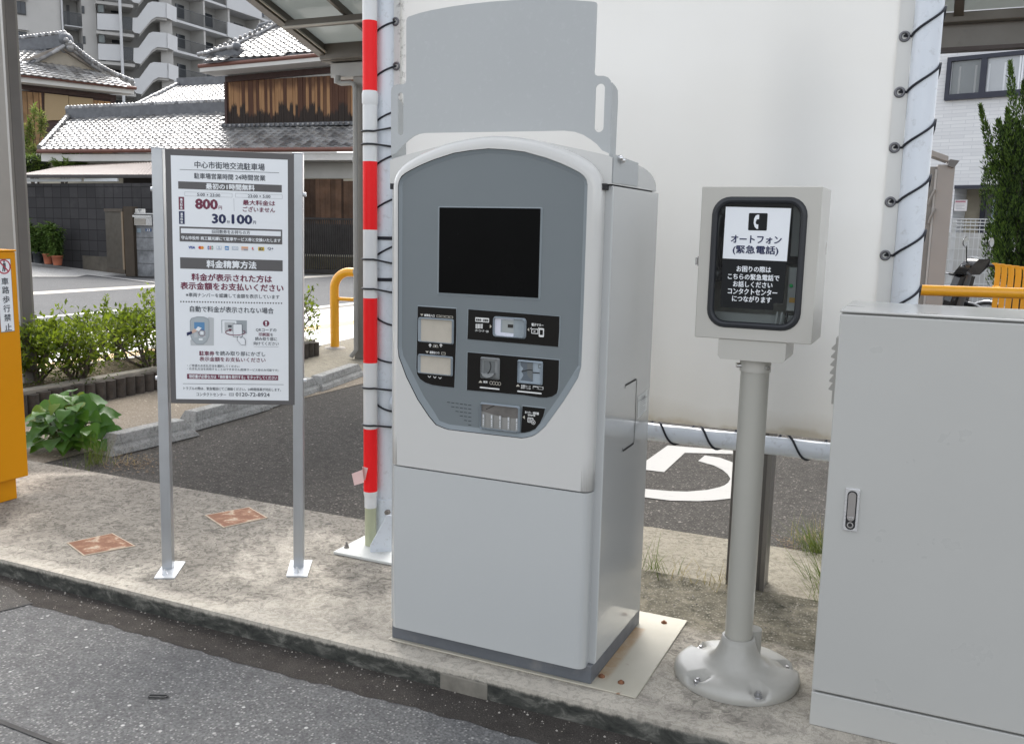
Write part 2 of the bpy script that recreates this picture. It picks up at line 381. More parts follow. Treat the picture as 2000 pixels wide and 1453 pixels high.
# dark gutter strip with a ragged edge along the kerb
random.seed(3)
gp = [(x*.03-6, 2.335+random.uniform(-.007,.007)+.006*math.sin(x*.13)+.004*math.sin(x*.71)) for x in range(0, 420)]
gp = gp + [(6.6, 2.52), (-6, 2.52)]
sheet('road_gutter', gp, -.0722, GUT)
# square-cut patch and saw joints in the near road
JO = M('joint_tar', (.05,.048,.046), .9, var=.2)
sheet('road_patch', gpx([(-60,1207), (62,1177), (18,1146), (-60,1128)], -.071), -.0712, asphalt('patch_asphalt', (.1,.094,.086), (.14,.13,.12), (.3,.28,.25), .2, 160))
mb = MB()
for a, c, ww in (((-60,1207), (64,1177), .005), ((-40,1392), (140,1462), .008)):
    p, q = G(*a, -.0702), G(*c, -.0702); d = (q-p).normalized(); nn = Vector((-d.y, d.x, 0))*ww
    mb.poly([p-nn, q-nn, q+nn, p+nn], JO)
tag(mb.build('road_joint', None, loc=G(40,1180,-.0655)), kind='structure')
# kerb slab
mb = MB()
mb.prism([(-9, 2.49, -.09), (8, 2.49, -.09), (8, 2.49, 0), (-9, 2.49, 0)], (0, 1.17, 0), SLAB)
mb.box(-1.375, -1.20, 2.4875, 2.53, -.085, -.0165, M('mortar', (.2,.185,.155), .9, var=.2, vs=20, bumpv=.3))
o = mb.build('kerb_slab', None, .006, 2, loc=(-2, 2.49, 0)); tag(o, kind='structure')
sheet('parking_lot', rect(-4.9, 30, 3.6, 18), -.058, PARK)
sheet('planting_verge', rect(-6.9, -4.88, 3.3, 8.3), -.054, SAND)
sheet('column_pad', gpx([(596,705), (628,674), (725,652), (820,668), (770,700), (690,735), (560,780)], -.05), -.05, PALE)
sheet('pavement', rect(-9.95, -6.95, -6, 60), -.062, PAVER)
sheet('tactile_strip', rect(-8.38, -8.06, -6, 60), -.0575, M('tactile_yellow', (.62,.44,.24), .8, var=.15, vs=8))
mb = MB(); mb.box(-10.18, -9.95, -6, 60, -.09, -.03, M('kerb_stone', (.55,.52,.47), .85, var=.1)); tag(mb.build('kerb', None, .01, loc=(-10, 0, -.09)), kind='structure')
sheet('street', rect(-16.3, -10.18, -40, 80), -.07, FARROAD)
sheet('street_line', rect(-12.56, -12.38, 3, 11.35), -.066, M('road_paint', (.7,.69,.66), .7, var=.12, vs=6))
sheet('street_channel', rect(-16.95, -16.3, -40, 80), -.066, M('channel_concrete', (.46,.43,.38), .85, var=.1))
mb = MB(); dv = [PD(20,508,28), PD(120,519,27.2), PD(300,543,25.3), PD(330,548,25.0), G(330,556,-.062), G(170,537,-.062), G(150,541,-.062), G(40,541,-.062), G(-20,541,-.062)]
mb.poly(dv[::-1], APRON2); tag(mb.build('driveway', None, loc=dv[2]), kind='structure')
# pale pad with a rounded corner and the wheelchair symbol behind the machine
P0 = [(-1.02, 3.60), (.9, 3.60), (.9, 4.26), (-1.05, 4.26)] + [(-1.05-.13+.13*math.cos(R_(a))-.0, 4.13+.13*math.sin(R_(a))) for a in (90,115,140,165,180)] + [(-1.18, 3.75), (-1.1, 3.62)]
mb = MB(); mb.prism([(x, y, -.008) for x, y in P0][::-1], (0, 0, -.06), PALE); tag(mb.build('pale_pad', None, .008, loc=(-.2, 3.9, -.03)), kind='structure')
z7 = lambda x, y: (1180+x/3.46, 780+y/3.46)
MARKP, t, b, vec = base('worn_road_paint')
f = ramp(t, noise_node(t, vec, 9, 9, .75, .5), [(.3, 1.0), (.42, 0.0)])
b.inputs['Specular IOR Level'].default_value = .2; t.links.new(mix(t, math_(t, 'MULTIPLY', f, .6), (.36,.352,.335), (.17,.16,.145)), b.inputs['Base Color']); b.inputs['Roughness'].default_value = .75
mb = MB()
leg_ = [(275,420), (430,310), (870,345), (870,368), (545,360), (405,490), (275,475), (100,465), (100,420)]
mb.poly([G(*z7(*p), -.054) for p in leg_], MARKP)
outer = [(680,378), (780,392), (870,425), (930,470), (968,535), (945,600), (900,645), (855,668), (750,680), (640,686), (450,682), (270,660), (150,630)]
inner = [(635,415), (740,445), (800,475), (835,505), (853,535), (840,560), (815,578), (780,592), (700,610), (560,622), (440,618), (270,603), (150,570)]
vs = [G(*z7(*p), -.054) for p in outer+inner]; k = len(outer)
mb.add(vs, [(i, i+1, i+1+k, i+k) for i in range(k-1)], MARKP)
tag(mb.build('wheelchair_marking', None, loc=G(1300, 930, -.054)), kind='structure')
# crumbling dirt over the slab behind the phone pole
random.seed(11)
# loose grit lying on the dirt and in the gutter
mb = MB(); GR = M('grit', (.28,.26,.23), .9, var=.3, island=.4)
for i in range(560):
    if i < 230: x, y, z = random.uniform(-1.0,.35), random.uniform(3.2,3.62), .001
    else: x, y, z = random.uniform(-3.6,.2), 2.485-abs(random.gauss(0,.06)), -.0715
    r = random.choice((.0015,.002,.0025,.0045)); q = [(x+r*random.uniform(.6,1.2)*math.cos(a), y+r*random.uniform(.6,1.2)*math.sin(a), z) for a in (0,1.3,2.5,3.8,5)]
    c = (x, y, z+r*.9); mb.add(q+[c], [(j, (j+1) % 5, 5) for j in range(5)], GR)
tag(mb.build('gravel', None, loc=(-.5, 3.4, 0)), kind='stuff')
lp_ = G(309, 1359, -.068); WLP = M('loop_black', (.02,.02,.021), .5)
mb = MB(); d_ = Vector((CR.x, CR.y, 0)).normalized(); e_ = Vector((-d_.y, d_.x, 0)); mb.tube([lp_+d_*.03*math.copysign(abs(math.cos(a))**.6, math.cos(a))+e_*(.011+.003*math.cos(2*a))*math.sin(a) for a in [2*math.pi*i/28 for i in range(28)]], .0028, WLP, 6, closed=True)
tag(mb.build('wire_loop', None, loc=lp_), 'small flat black loop lying on the grey road', 'loop')
# two rusty cover plates let into the slab
RUST, t, b, vec = base('rusty_plate')
n1 = noise_node(t, vec, 14, 6, .6, .4); n2 = noise_node(t, vec, 90, 4, .7)
c = ramp(t, n1, [(.46, (.19,.085,.045)), (.54, (.29,.155,.09)), (.61, (.44,.36,.265))])
t.links.new(mix(t, ramp(t, n2, [(.4, .5), (.6, 0.0)]), c, (.14,.06,.03)), b.inputs['Base Color']); b.inputs['Roughness'].default_value = .85
RIM = M('plate_rim', (.40,.33,.25), .85, var=.2, vs=20)
for lab, q in (('brown rusted steel cover plate near the kerb edge, left of the sign', [(130,1061), (220,1042), (265,1067), (163,1086)]),
               ('patchy rusted steel cover plate set in the slab between the sign legs', [(400,1007), (487,991), (523,1012), (436,1031)])):
    v = [G(*p, 0) for p in q]; c = sum(v, Vector())/4
    mb = MB(); mb.prism([p+Vector((0,0,.0035)) for p in v], (0,0,-.003), RIM)
    inn = [c+(p-c)*.94+Vector((0,0,.0042)) for p in v]; mb.poly(inn[::-1], RUST)
    tag(mb.build('cover_plate', None, loc=c), lab, 'cover plate', 'rusty cover plates in the slab')
# cream mounting plate under the machine
PLATE, t, b, vec = base('cream_plate')
n1 = noise_node(t, vec, 16, 7, .68, .6)
sx = _n(t, 'ShaderNodeSeparateXYZ'); t.links.new(vec, sx.inputs[0])
c = ramp(t, noise_node(t, vec, 5, 5), [(.3, (.43,.40,.32)), (.7, (.50,.47,.39))])
c = mix(t, ramp(t, n1, [(.66, 0.0), (.70, .8)]), c, (.22,.09,.035))
st = math_(t, 'MULTIPLY', ramp(t, math_(t, 'MULTIPLY', sx.outputs['X'], 10.0), [(.0, 1.0), (.36, .75), (.5, 0.0)]), ramp(t, n1, [(.3, .35), (.6, .95)]))
st = math_(t, 'MULTIPLY', st, ramp(t, math_(t, 'MULTIPLY', sx.outputs['Y'], 2.0), [(.1, 0.0), (.2, 1.0), (.97, 1.0), (1.0, 0.0)]))
c = mix(t, st, c, (.36,.22,.10))
t.links.new(c, b.inputs['Base Color']); b.inputs['Roughness'].default_value = .6
mb = MB(); mb.box(-1.632, -.737, 2.583, 3.222, .0005, .006, PLATE)
pl = mb.build('mounting_plate', None, .002, loc=(-.897, 2.583, 0)); tag(pl, 'cream steel mounting plate with rust stains under the payment machine', 'base plate')
RB = M('rust_bolt', (.2,.085,.04), .8, var=.3, vs=40)
for x, y in ((1175,1321), (1213,1333), (1297,1216)):
    p = G(x, y, .006); mb = MB(); mb.lathe(p, [(.011,0), (.011,.004), (.006,.006), (.005,.009)], RB, 8); mb.build('anchor_bolt', pl)
# ================================================================== payment machine
WHITE = M('machine_white', (.585,.58,.555), .2, var=.012, vs=1.5, coat=.6, dirt=(.68,.68,.66), dirt_amt=.12, ds=70)
LGREY = M('machine_lower', (.495,.508,.50), .18, var=.015, vs=1.5, coat=.8, dirt=(.62,.63,.63), dirt_amt=.12, ds=70)
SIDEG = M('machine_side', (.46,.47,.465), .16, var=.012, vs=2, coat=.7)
DGREY = M('machine_panel', (.160,.183,.192), .42, var=.02, vs=3, bumpv=.05, bs=700)
DGREY2 = M('machine_panel_light', (.205,.235,.25), .4, var=.02, vs=3)
PLINTH = M('machine_plinth', (.12,.13,.145), .5, var=.1, vs=8, dirt=(.3,.28,.25), dirt_amt=.35)
BLACK = M('gap_black', (.012,.012,.013), .6, var=0)
PBLK = M('plate_black', (.010,.009,.008), .4, var=.05, spec=.15)
SCREEN = M('screen_black', (.003,.003,.003), .25, var=0, spec=.08)
HDR = M('header_grey', (.435,.452,.452), .45, var=.015, vs=2, dirt=(.6,.62,.63), dirt_amt=.25, ds=60)
SHUT = M('shutter_beige', (.46,.42,.35), .55, var=.07, vs=14, dirt=(.3,.27,.22), dirt_amt=.35, ds=22)
LIP = M('lip_grey', (.27,.31,.34), .35, var=.03)
PRINT = M('print_white', (.72,.72,.7), .5, var=0)
PRINTG = M('print_grey', (.5,.47,.4), .5, var=0)
CHROME = M('chrome', (.7,.7,.7), .12, 1.0, var=.03)
YF = 2.565
mach = thing('payment_machine', (-1.262, 2.595, .006), 'tall grey and white parking payment machine with black screen on a cream steel plate', 'payment machine')
# door silhouette (half), centre -1.262
XC = -1.262
HALF = [(0,1.70), (.04,1.6985), (.08,1.694), (.125,1.6875), (.17,1.678), (.205,1.6675), (.24,1.656), (.27,1.6435), (.30,1.628), (.32,1.6145), (.335,1.600), (.345,1.5855), (.3515,1.57), (.355,1.55)]
ZB = .636
outl = [(XC-x, z) for x, z in HALF[::-1]][:-1] + [(XC+x, z) for x, z in HALF]          # left shoulder -> apex -> right shoulder
outl += [(XC+.355, z) for z in (1.45,1.3,1.15,1.0,.85,.74)] + [(XC+.355, ZB)] + [(XC+.355-.71*i/12, ZB) for i in range(1,12)] + [(XC-.355, ZB)] + [(XC-.355, z) for z in (.74,.85,1.0,1.15,1.3,1.45)]
def nrm(pts):
    out = []
    for i in range(len(pts)):
        a, c = Vector(pts[i-1]), Vector(pts[(i+1) % len(pts)]); d = (c-a).normalized(); n = Vector((-d.y, d.x)); z = pts[i][1]
        if z <= ZB+1e-6:
            n = Vector((0,0)) if abs(pts[i][0]-XC) < .354 else Vector((1 if pts[i][0] > XC else -1, 0))
        else:
            if abs(pts[i][0]-XC) > .3549 and z < 1.5: n = Vector((1 if pts[i][0] > XC else -1, 0))
        out.append(n)
    return out
ON = nrm(outl)
def dense(pts, loops=2):
    p = [Vector(q) for q in pts]
    return p
# inner outline of the recessed grey panel
z6 = lambda x, y: (760+x/3.633, 560+y/3.633)
z5 = lambda x, y: (700+x/3.158, y/3.158)
FR = Pl((XC, YF, 0), (1,0,0))
inn_half = [(0,1.661), (.06,1.657), (.12,1.6495), (.19,1.631), (.235,1.6155), (.27,1.601), (.295,1.589), (.309,1.579), (.318,1.568), (.322,1.552)]
IC = -1.2675
inner = [(IC-x, z) for x, z in inn_half[::-1]][:-1] + [(IC+x, z) for x, z in inn_half]
inner += [(IC+.322, 1.4), (IC+.322, 1.2), (IC+.321, 1.02), (IC+.312, .985)]
low = [(1240,810), (1110,990), (1085,1012), (1060,1035), (1035,1052), (1010,1062), (975,1071), (940,1075), (680,1046), (420,1015), (375,1000), (330,980), (280,920), (200,800), (120,640)]
for p in low: u, v = FR.uv(*z6(*p)); inner.append((XC+u, v))
inner += [(IC-.316, 1.0), (IC-.322, 1.03), (IC-.322, 1.2), (IC-.322, 1.4)]
CC = Vector((-1.265, 1.2))
def hit(poly, ang):
    d = Vector((math.cos(ang), math.sin(ang))); best = None
    for i in range(len(poly)):
        a = Vector(poly[i])-CC; e = Vector(poly[(i+1) % len(poly)])-CC-a
        den = d.x*e.y-d.y*e.x
        if abs(den) < 1e-9: continue
        t = (a.x*e.y-a.y*e.x)/den; q = (a.x*d.y-a.y*d.x)/den
        if t > 0 and -1e-6 <= q <= 1+1e-6 and (best is None or t < best): best = t
    return CC+d*best
def angs(poly): return [math.atan2(p[1]-CC.y, p[0]-CC.x) for p in poly]
RD = .028
def ring(d): return [Vector(p)-n*d for p, n in zip(outl, ON)]
flat = ring(RD)
A = sorted(set(round(a, 5) for a in angs([tuple(p) for p in flat]) + angs(inner)))
fl = [hit([tuple(p) for p in flat], a) for a in A]; il = [hit(inner, a) for a in A]
il = [q if (q-CC).length < (p-CC).length-.0015 else CC+(p-CC)*(1-.0015/(p-CC).length) for p, q in zip(fl, il)]
mb = MB(); n = len(A)
v = [(p.x, YF, p.y) for p in fl] + [(p.x, YF, p.y) for p in il] + [(p.x, YF+.012, p.y) for p in il]
mb.add(v[:2*n], [(i, (i+1) % n, (i+1) % n+n, i+n) for i in range(n)], WHITE)
mb.add(v[n:], [(i, (i+1) % n, (i+1) % n+n, i+n) for i in range(n)], BLACK)
rings = []
for k in range(0, 9): a = math.pi/2*k/8; rings.append([(p.x, YF+RD*(1-math.cos(a)), p.y) for p in ring(RD*(1-math.sin(a)))])
rings.append([(p.x, YF+.075, p.y) for p in ring(0)])
k = len(outl)
for r in range(len(rings)-1): mb.add(rings[r]+rings[r+1], [(i, i+k, (i+1) % k+k, (i+1) % k) for i in range(k)], WHITE, True)
mb.build('upper_door', mach)
# lower door with rounded upright edges
mb = MB(); prof = []
for sx_, a0 in ((1, 0), (-1, 90)):
    for i in range(7):
        a = R_(a0+90*i/6) if sx_ == 1 else R_(90+90*i/6)
        prof.append((XC+sx_*(.355-RD)+RD*math.cos(a), YF+RD-RD*math.sin(a)))
prof = [(XC+.355, YF+.075)] + prof + [(XC-.355, YF+.075)]
mb.prism([(x, y, .6315) for x, y in prof], (0, 0, -(.6315-.062)), LGREY)
mb.build('lower_door', mach, .007, 4)
# body, hood, plinth
mb = MB(); BX0, BX1 = -1.640, -.885
mb.box(BX0+.012, BX1-.018, YF+.06, 2.66, .07, 1.56, BLACK)
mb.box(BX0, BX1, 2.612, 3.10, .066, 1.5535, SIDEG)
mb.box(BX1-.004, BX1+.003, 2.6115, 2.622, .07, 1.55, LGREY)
mb.build('body', mach, .004)
mb = MB(); mb.box(-1.626, -.890, 2.595, 3.115, .006, .0665, PLINTH); mb.build('plinth', mach, .003)
mb = MB(); HX = .3775; HC = (BX0+BX1)/2
arcx = [0, .08, .16, .23, .29, .335, .362, HX]; arcz = [1.7, 1.6945, 1.681, 1.667, 1.6545, 1.645, 1.6385, 1.632]
prof = [(HC-x, z) for x, z in zip(arcx[::-1], arcz[::-1])][:-1] + [(HC+x, z) for x, z in zip(arcx, arcz)]
prof = [(BX0, 1.557)] + prof + [(BX1, 1.557)]
ys = [(2.60,1.0), (2.72,.985), (2.84,.96), (2.90,.91), (2.95,.83), (2.99,.73), (3.02,.62), (3.05,.42), (3.063,.26), (3.068,.0)]
rs = [[(x, y, 1.557+(z-1.557)*h) for x, z in prof] for y, h in ys]; k = len(prof)
for i in range(len(rs)-1):
    mb.add(rs[i]+rs[i+1], [(j, j+1, j+1+k, j+k) for j in range(1, k-2)], WHITE, True)
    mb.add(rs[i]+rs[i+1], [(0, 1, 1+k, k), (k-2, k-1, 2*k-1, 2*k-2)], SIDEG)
mb.poly(rs[0][::-1], WHITE)
mb.box(BX0+.01, BX1-.012, 2.585, 3.06, 1.54, 1.558, BLACK)
mb.build('hood', mach)
# recessed grey panel with a sloping border
inset = []
for i in range(len(inner)):
    a, c = Vector(inner[i-1]), Vector(inner[(i+1) % len(inner)]); d = (c-a).normalized(); nn = Vector((-d.y, d.x)); q = Vector(inner[i])
    w_ = .013 if q.y > .99 else .022
    if q.y < .80: w_ = .016
    inset.append(q-nn*w_)
mb = MB(); k = len(inner)
def shr(p, s_): p = Vector(p); return CC+(p-CC)*s_
o1 = [shr(p, .9965) for p in inner]
mb.add([(p.x, YF+.003, p.y) for p in o1]+[(p.x, YF+.009, p.y) for p in inset], [(i, (i+1) % k, (i+1) % k+k, i+k) for i in range(k)], DGREY2)
mb.poly([(p.x, YF+.009, p.y) for p in inset], DGREY)
pan = mb.build('control_panel', mach)
PF = Pl((XC, YF+.009, 0), (1,0,0))
# screen
mb = MB()
q = [PF.uv(*p) for p in ((859.3,404.7), (1056.9,408.5), (1052.3,582.8), (857.7,571))]
u0, u1 = (q[0][0]+q[3][0])/2, (q[1][0]+q[2][0])/2; v1, v0 = (q[0][1]+q[1][1])/2, (q[2][1]+q[3][1])/2
fr_o = rrect(u0-.007, v0-.008, u1+.006, v1+.004, .006); fr_i = rrect(u0, v0, u1, v1, .002)
kk = len(fr_o)
mb.add([PF.pt(*p, .0006) for p in fr_o]+[PF.pt(*p, .0035) for p in fr_i], [(i, (i+1) % kk, (i+1) % kk+kk, i+kk) for i in range(kk)], DGREY2)
mb.add([PF.pt(*p, .0035) for p in fr_i]+[PF.pt(*p, .001) for p in fr_i], [(i, (i+1) % kk, (i+1) % kk+kk, i+kk) for i in range(kk)], BLACK)
mb.poly([PF.pt(*p, .001) for p in fr_i], SCREEN)
mb.build('screen', pan)
def plate(name, pts, parent=pan):
    m_ = MB(); m_.fpoly(PF, pts, PBLK, .0022, .002)
    uvs = [Vector(PF.uv(*p)) for p in pts]; c = sum(uvs, Vector((0,0)))/len(uvs)
    o_ = [c+(p-c)*(1+.004/(p-c).length) for p in uvs]
    m_.add([PF.pt(*p, .0004) for p in o_]+[PF.pt(*p, .0022) for p in uvs], [(i, (i+1) % len(o_), (i+1) % len(o_)+len(o_), i+len(o_)) for i in range(len(o_))], DGREY2)
    return m_, name, parent
def zz(l): return [z6(*p) for p in l]
def tray(m_, P, corners, lipw, mat_lip, mat_in, rad=.006, proud=.008, lift=.0025, bl=0.0):
    """lipped window: corners in px TL TR BR BL"""
    uv = [P.uv(*c) for c in corners]; a0 = (uv[0][0]+uv[3][0])/2; a1 = (uv[1][0]+uv[2][0])/2; b1 = (uv[0][1]+uv[1][1])/2; b0 = (uv[2][1]+uv[3][1])/2
    O = rrect(a0, b0, a1, b1, rad); I = rrect(a0+lipw, b0+lipw, a1-lipw, b1-lipw, max(.001, rad-lipw*.6)); n_ = len(O)
    f4 = [(i, (i+1) % n_, (i+1) % n_+n_, i+n_) for i in range(n_)]
    m_.add([P.pt(*p, lift) for p in O]+[P.pt(*p, lift+proud) for p in I], f4, mat_lip)
    I2 = rrect(a0+lipw*1.25+bl, b0+lipw*1.25, a1-lipw*1.25, b1-lipw*1.25, max(.001, rad-lipw*.6))
    m_.add([P.pt(*p, lift+proud) for p in I]+[P.pt(*p, lift+.0006) for p in I2], f4, mat_lip)
    m_.poly([P.pt(*p, lift+.0006) for p in I2], mat_in)
    return a0+lipw*1.25, b0+lipw*1.25, a1-lipw*1.25, b1-lipw*1.25
# banknote plate
ze = lambda x, y: (760+x/7.267, 580+y/7.267)
zf = lambda x, y: (900+x/5.19, 590+y/5.19)
m_, nm, pa = plate('banknote_unit', [ze(*p) for p in ((412,132), (955,168), (958,240), (958,520), (930,1285), (760,1268), (620,1248), (520,1215), (440,1160), (400,1090), (392,1000))])
notes = m_.build(nm, pa)
m_ = MB(); tray(m_, PF, [ze(422,282), ze(930,320), ze(918,678), ze(418,635)], .0035, LIP, SHUT, bl=.006); m_.build('banknote_slot', notes)
m_ = MB(); tray(m_, PF, [ze(418,802), ze(915,848), ze(905,1132), ze(412,1078)], .0035, LIP, SHUT, bl=.006); m_.build('change_slot', notes)
L2 = .0032
m_ = MB()
m_.fpoly(PF, [ze(448,240), ze(495,242), ze(470,270)], PRINTG, L2); m_.text(PF, '紙幣投入口', *ze(508,260), *ze(650,266), 5, PRINT, .02, L2)
for i in range(4):
    a = ze(680+60*i, 255+5*i); c = ze(733+60*i, 290+5*i)
    m_.frect(PF, a[0], a[1], c[0], c[1], PRINTG, L2); a = ze(686+60*i, 261+5*i); c = ze(727+60*i, 284+5*i); m_.frect(PF, a[0], a[1], c[0], c[1], PBLK, L2+.0004)
for x in (588, 742):
    m_.fpoly(PF, [ze(x,658), ze(x+26,690), ze(x-26,688)], PRINT, L2); m_.frect(PF, *ze(x-7,688), *ze(x+7,712), PRINT, L2)
m_.fpoly(PF, [ze(640,672), ze(692,676), ze(706,718), ze(626,712)], PRINTG, L2); m_.fpoly(PF, [ze(645,678), ze(688,681), ze(698,712), ze(634,707)], PBLK, L2+.0004)
m_.text(PF, '¥', *ze(654,694), *ze(680,696), 3.6, PRINT, .02, L2+.0008)
m_.fpoly(PF, [ze(522,765), ze(570,768), ze(546,795)], PRINTG, L2); m_.text(PF, '紙幣おつり', *ze(585,784), *ze(720,794), 5, PRINT, .02, L2)
m_.frect(PF, *ze(748,780), *ze(806,822), PRINTG, L2); m_.frect(PF, *ze(754,787), *ze(800,815), PBLK, L2+.0004)
for x, y in ((578,1128), (654,1136), (728,1146)):
    m_.fline(PF, ze(x-20,y-12), ze(x,y+14), 1.2, PRINT, L2); m_.fline(PF, ze(x,y+14), ze(x+22,y-8), 1.2, PRINT, L2)
m_.build('lettering', notes)
# code and e-money reader plate
m_, nm, pa = plate('reader_unit', [zf(*p) for p in ((80,73), (1003,146), (1000,300), (990,453), (70,374), (76,220))]); rd = m_.build(nm, pa)
RT = M('reader_tray', (.28,.32,.34), .4, var=.04); RW = M('reader_white', (.66,.67,.74), .35, var=.04); RK = M('reader_glass', (.03,.028,.026), .2, var=0)
m_ = MB(); tray(m_, PF, [zf(328,142), zf(675,165), zf(660,378), zf(330,348)], .004, LIP, RT, rad=.010, proud=.009)
m_.fpoly(PF, [zf(350,155), zf(540,168), zf(540,182), zf(412,174), zf(408,305), zf(540,318), zf(538,352), zf(365,335), zf(350,320)], RW, .0036)
m_.fpoly(PF, [zf(428,182), zf(540,190), zf(540,312), zf(424,302)], M('reader_floor', (.33,.35,.34), .5), .0036)
m_.frect(PF, *zf(482,224), *zf(536,262), RK, .0042)
for i, y in enumerate((196,212,228,302,318,334)):
    hw = 26 if i in (0, 5) else (18 if i in (1, 4) else 8); m_.fline(PF, zf(607-hw,y), zf(607+hw,y+2), .9, LIP, .0042)
m_.fdisc(PF, *zf(607,266), 3.6, LIP, .0042, inner=.7)
m_.build('reader_tray', rd)
m_ = MB()
m_.frect(PF, *zf(152,154), *zf(291,208), PRINT, L2, rad=.002); m_.text(PF, '駐車券・定期券', *zf(160,179), *zf(284,186), 4.6, PBLK, .02, L2+.0005)
x = 155
for wd, gp_ in ((3,3),(6,4),(3,4),(8,3),(3,3),(5,4),(3,5),(7,3),(4,0)):
    m_.frect(PF, *zf(x,220), *zf(x+wd,268), PRINT, L2); x += wd+gp_
m_.text(PF, 'バーコード・QR', *zf(152,289), *zf(287,296), 5, PRINT, .02, L2)
m_.fpoly(PF, [zf(300,226), zf(318,247), zf(298,266)], PRINTG, L2); m_.fpoly(PF, [zf(696,260), zf(697,298), zf(678,277)], PRINTG, L2)
m_.text(PF, '電子マネー', *zf(722,228), *zf(842,236), 5.4, PRINT, .02, L2)
m_.frect(PF, *zf(720,268), *zf(790,324), PRINT, L2, rad=.002); m_.frect(PF, *zf(727,276), *zf(782,316), PBLK, L2+.0004, rad=.002); m_.text(PF, 'IC', *zf(745,296), *zf(763,298), 3.2, PRINT, .02, L2+.0008)
m_.frect(PF, *zf(796,262), *zf(846,356), PRINT, L2, rad=.003); m_.frect(PF, *zf(806,280), *zf(836,334), PBLK, L2+.0004)
for x in (716, 792): m_.fline(PF, zf(x-6,272), zf(x+6,256), 1.2, PRINT, L2)
m_.build('lettering', rd)
# coin and card plate
m_, nm, pa = plate('coin_card_unit', [zf(*p) for p in ((72,507), (998,588), (995,760), (988,880), (975,925), (930,955), (870,967), (800,965), (640,942), (65,890), (68,700))]); cc_ = m_.build(nm, pa)
CG = M('coin_grey', (.24,.25,.25), .4, var=.04); CD = M('coin_dark', (.13,.14,.14), .45, var=.05); CL = M('card_steel', (.3,.35,.39), .4, var=.04); CDK = M('card_dark', (.1,.12,.14), .4, var=.1)
m_ = MB(); tray(m_, PF, [zf(205,552), zf(402,568), zf(395,788), zf(202,770)], .004, CG, CG, rad=.005, proud=.009)
m_.fpoly(PF, [zf(240,590), zf(352,600), zf(350,720), zf(236,708)], CD, .004); 
m_.fpoly(PF, [zf(228,710), zf(245,742), zf(280,762), zf(318,758), zf(350,738), zf(356,716), zf(330,718), zf(300,726), zf(270,720)], CG, .016, .011)
cur = [zf(300,604), zf(308,625), zf(311,650), zf(308,675), zf(298,700), zf(278,724)]
for a, c in zip(cur, cur[1:]): m_.fline(PF, a, c, 1.8, BLACK, .0165 if a[1] > 726 else .0046)
m_.build('coin_slot', cc_)
m_ = MB(); tray(m_, PF, [zf(580,580), zf(838,604), zf(830,846), zf(575,818)], .004, CL, CL, rad=.005, proud=.008)
m_.fpoly(PF, [zf(612,600), zf(735,612), zf(735,805), zf(612,790), zf(640,740), zf(622,700), zf(640,670), zf(612,640)], CDK, .0042)
m_.fpoly(PF, [zf(680,615), zf(735,618), zf(735,800), zf(680,740)], CD, .0046)
m_.fline(PF, zf(622,702), zf(700,684), 1.8, BLACK, .0052); m_.fline(PF, zf(700,684), zf(735,690), 1.8, BLACK, .0052); m_.fline(PF, zf(735,712), zf(805,718), 2.0, BLACK, .0052)
m_.frect(PF, *zf(792,630), *zf(824,672), CD, .0046); m_.frect(PF, *zf(800,638), *zf(818,664), CL, .005)
m_.build('card_slot', cc_)
for a, c in ((zf(198,855), zf(397,888)), (zf(578,894), zf(824,932))):
    m_ = MB()
    ua, va = PF.uv(a[0], a[1]); ub, vb = PF.uv(c[0], c[1]); vm = (va+vb)/2
    m_.fpoly(PF, rrect(ua, vm-.0022, ub, vm+.0022, .0021), PRINT, L2+.001, .001, True)
    m_.build('light_bar', cc_)
m_ = MB()
for x, y in ((204,805), (583,843)): m_.fpoly(PF, [zf(x,y-14), zf(x+20,y+12), zf(x-20,y+10)], PRINTG, L2)
m_.text(PF, '硬貨', *zf(233,806), *zf(275,810), 4.4, PRINT, .02, L2)
for i in range(4): m_.fdisc(PF, *zf(312+28*i,817+3*i), 3.2, PRINTG, L2+.0002*i, inner=.75)
m_.text(PF, '各種カード', *zf(615,846), *zf(712,855), 4.2, PRINT, .02, L2); m_.text(PF, '駐車サービス券', *zf(615,868), *zf(712,876), 3, PRINT, .02, L2)
m_.frect(PF, *zf(735,848), *zf(840,888), PRINT, L2, rad=.001); m_.frect(PF, *zf(739,858), *zf(785,882), PBLK, L2+.0004); m_.frect(PF, *zf(791,858), *zf(835,884), PBLK, L2+.0004)
m_.build('lettering', cc_)
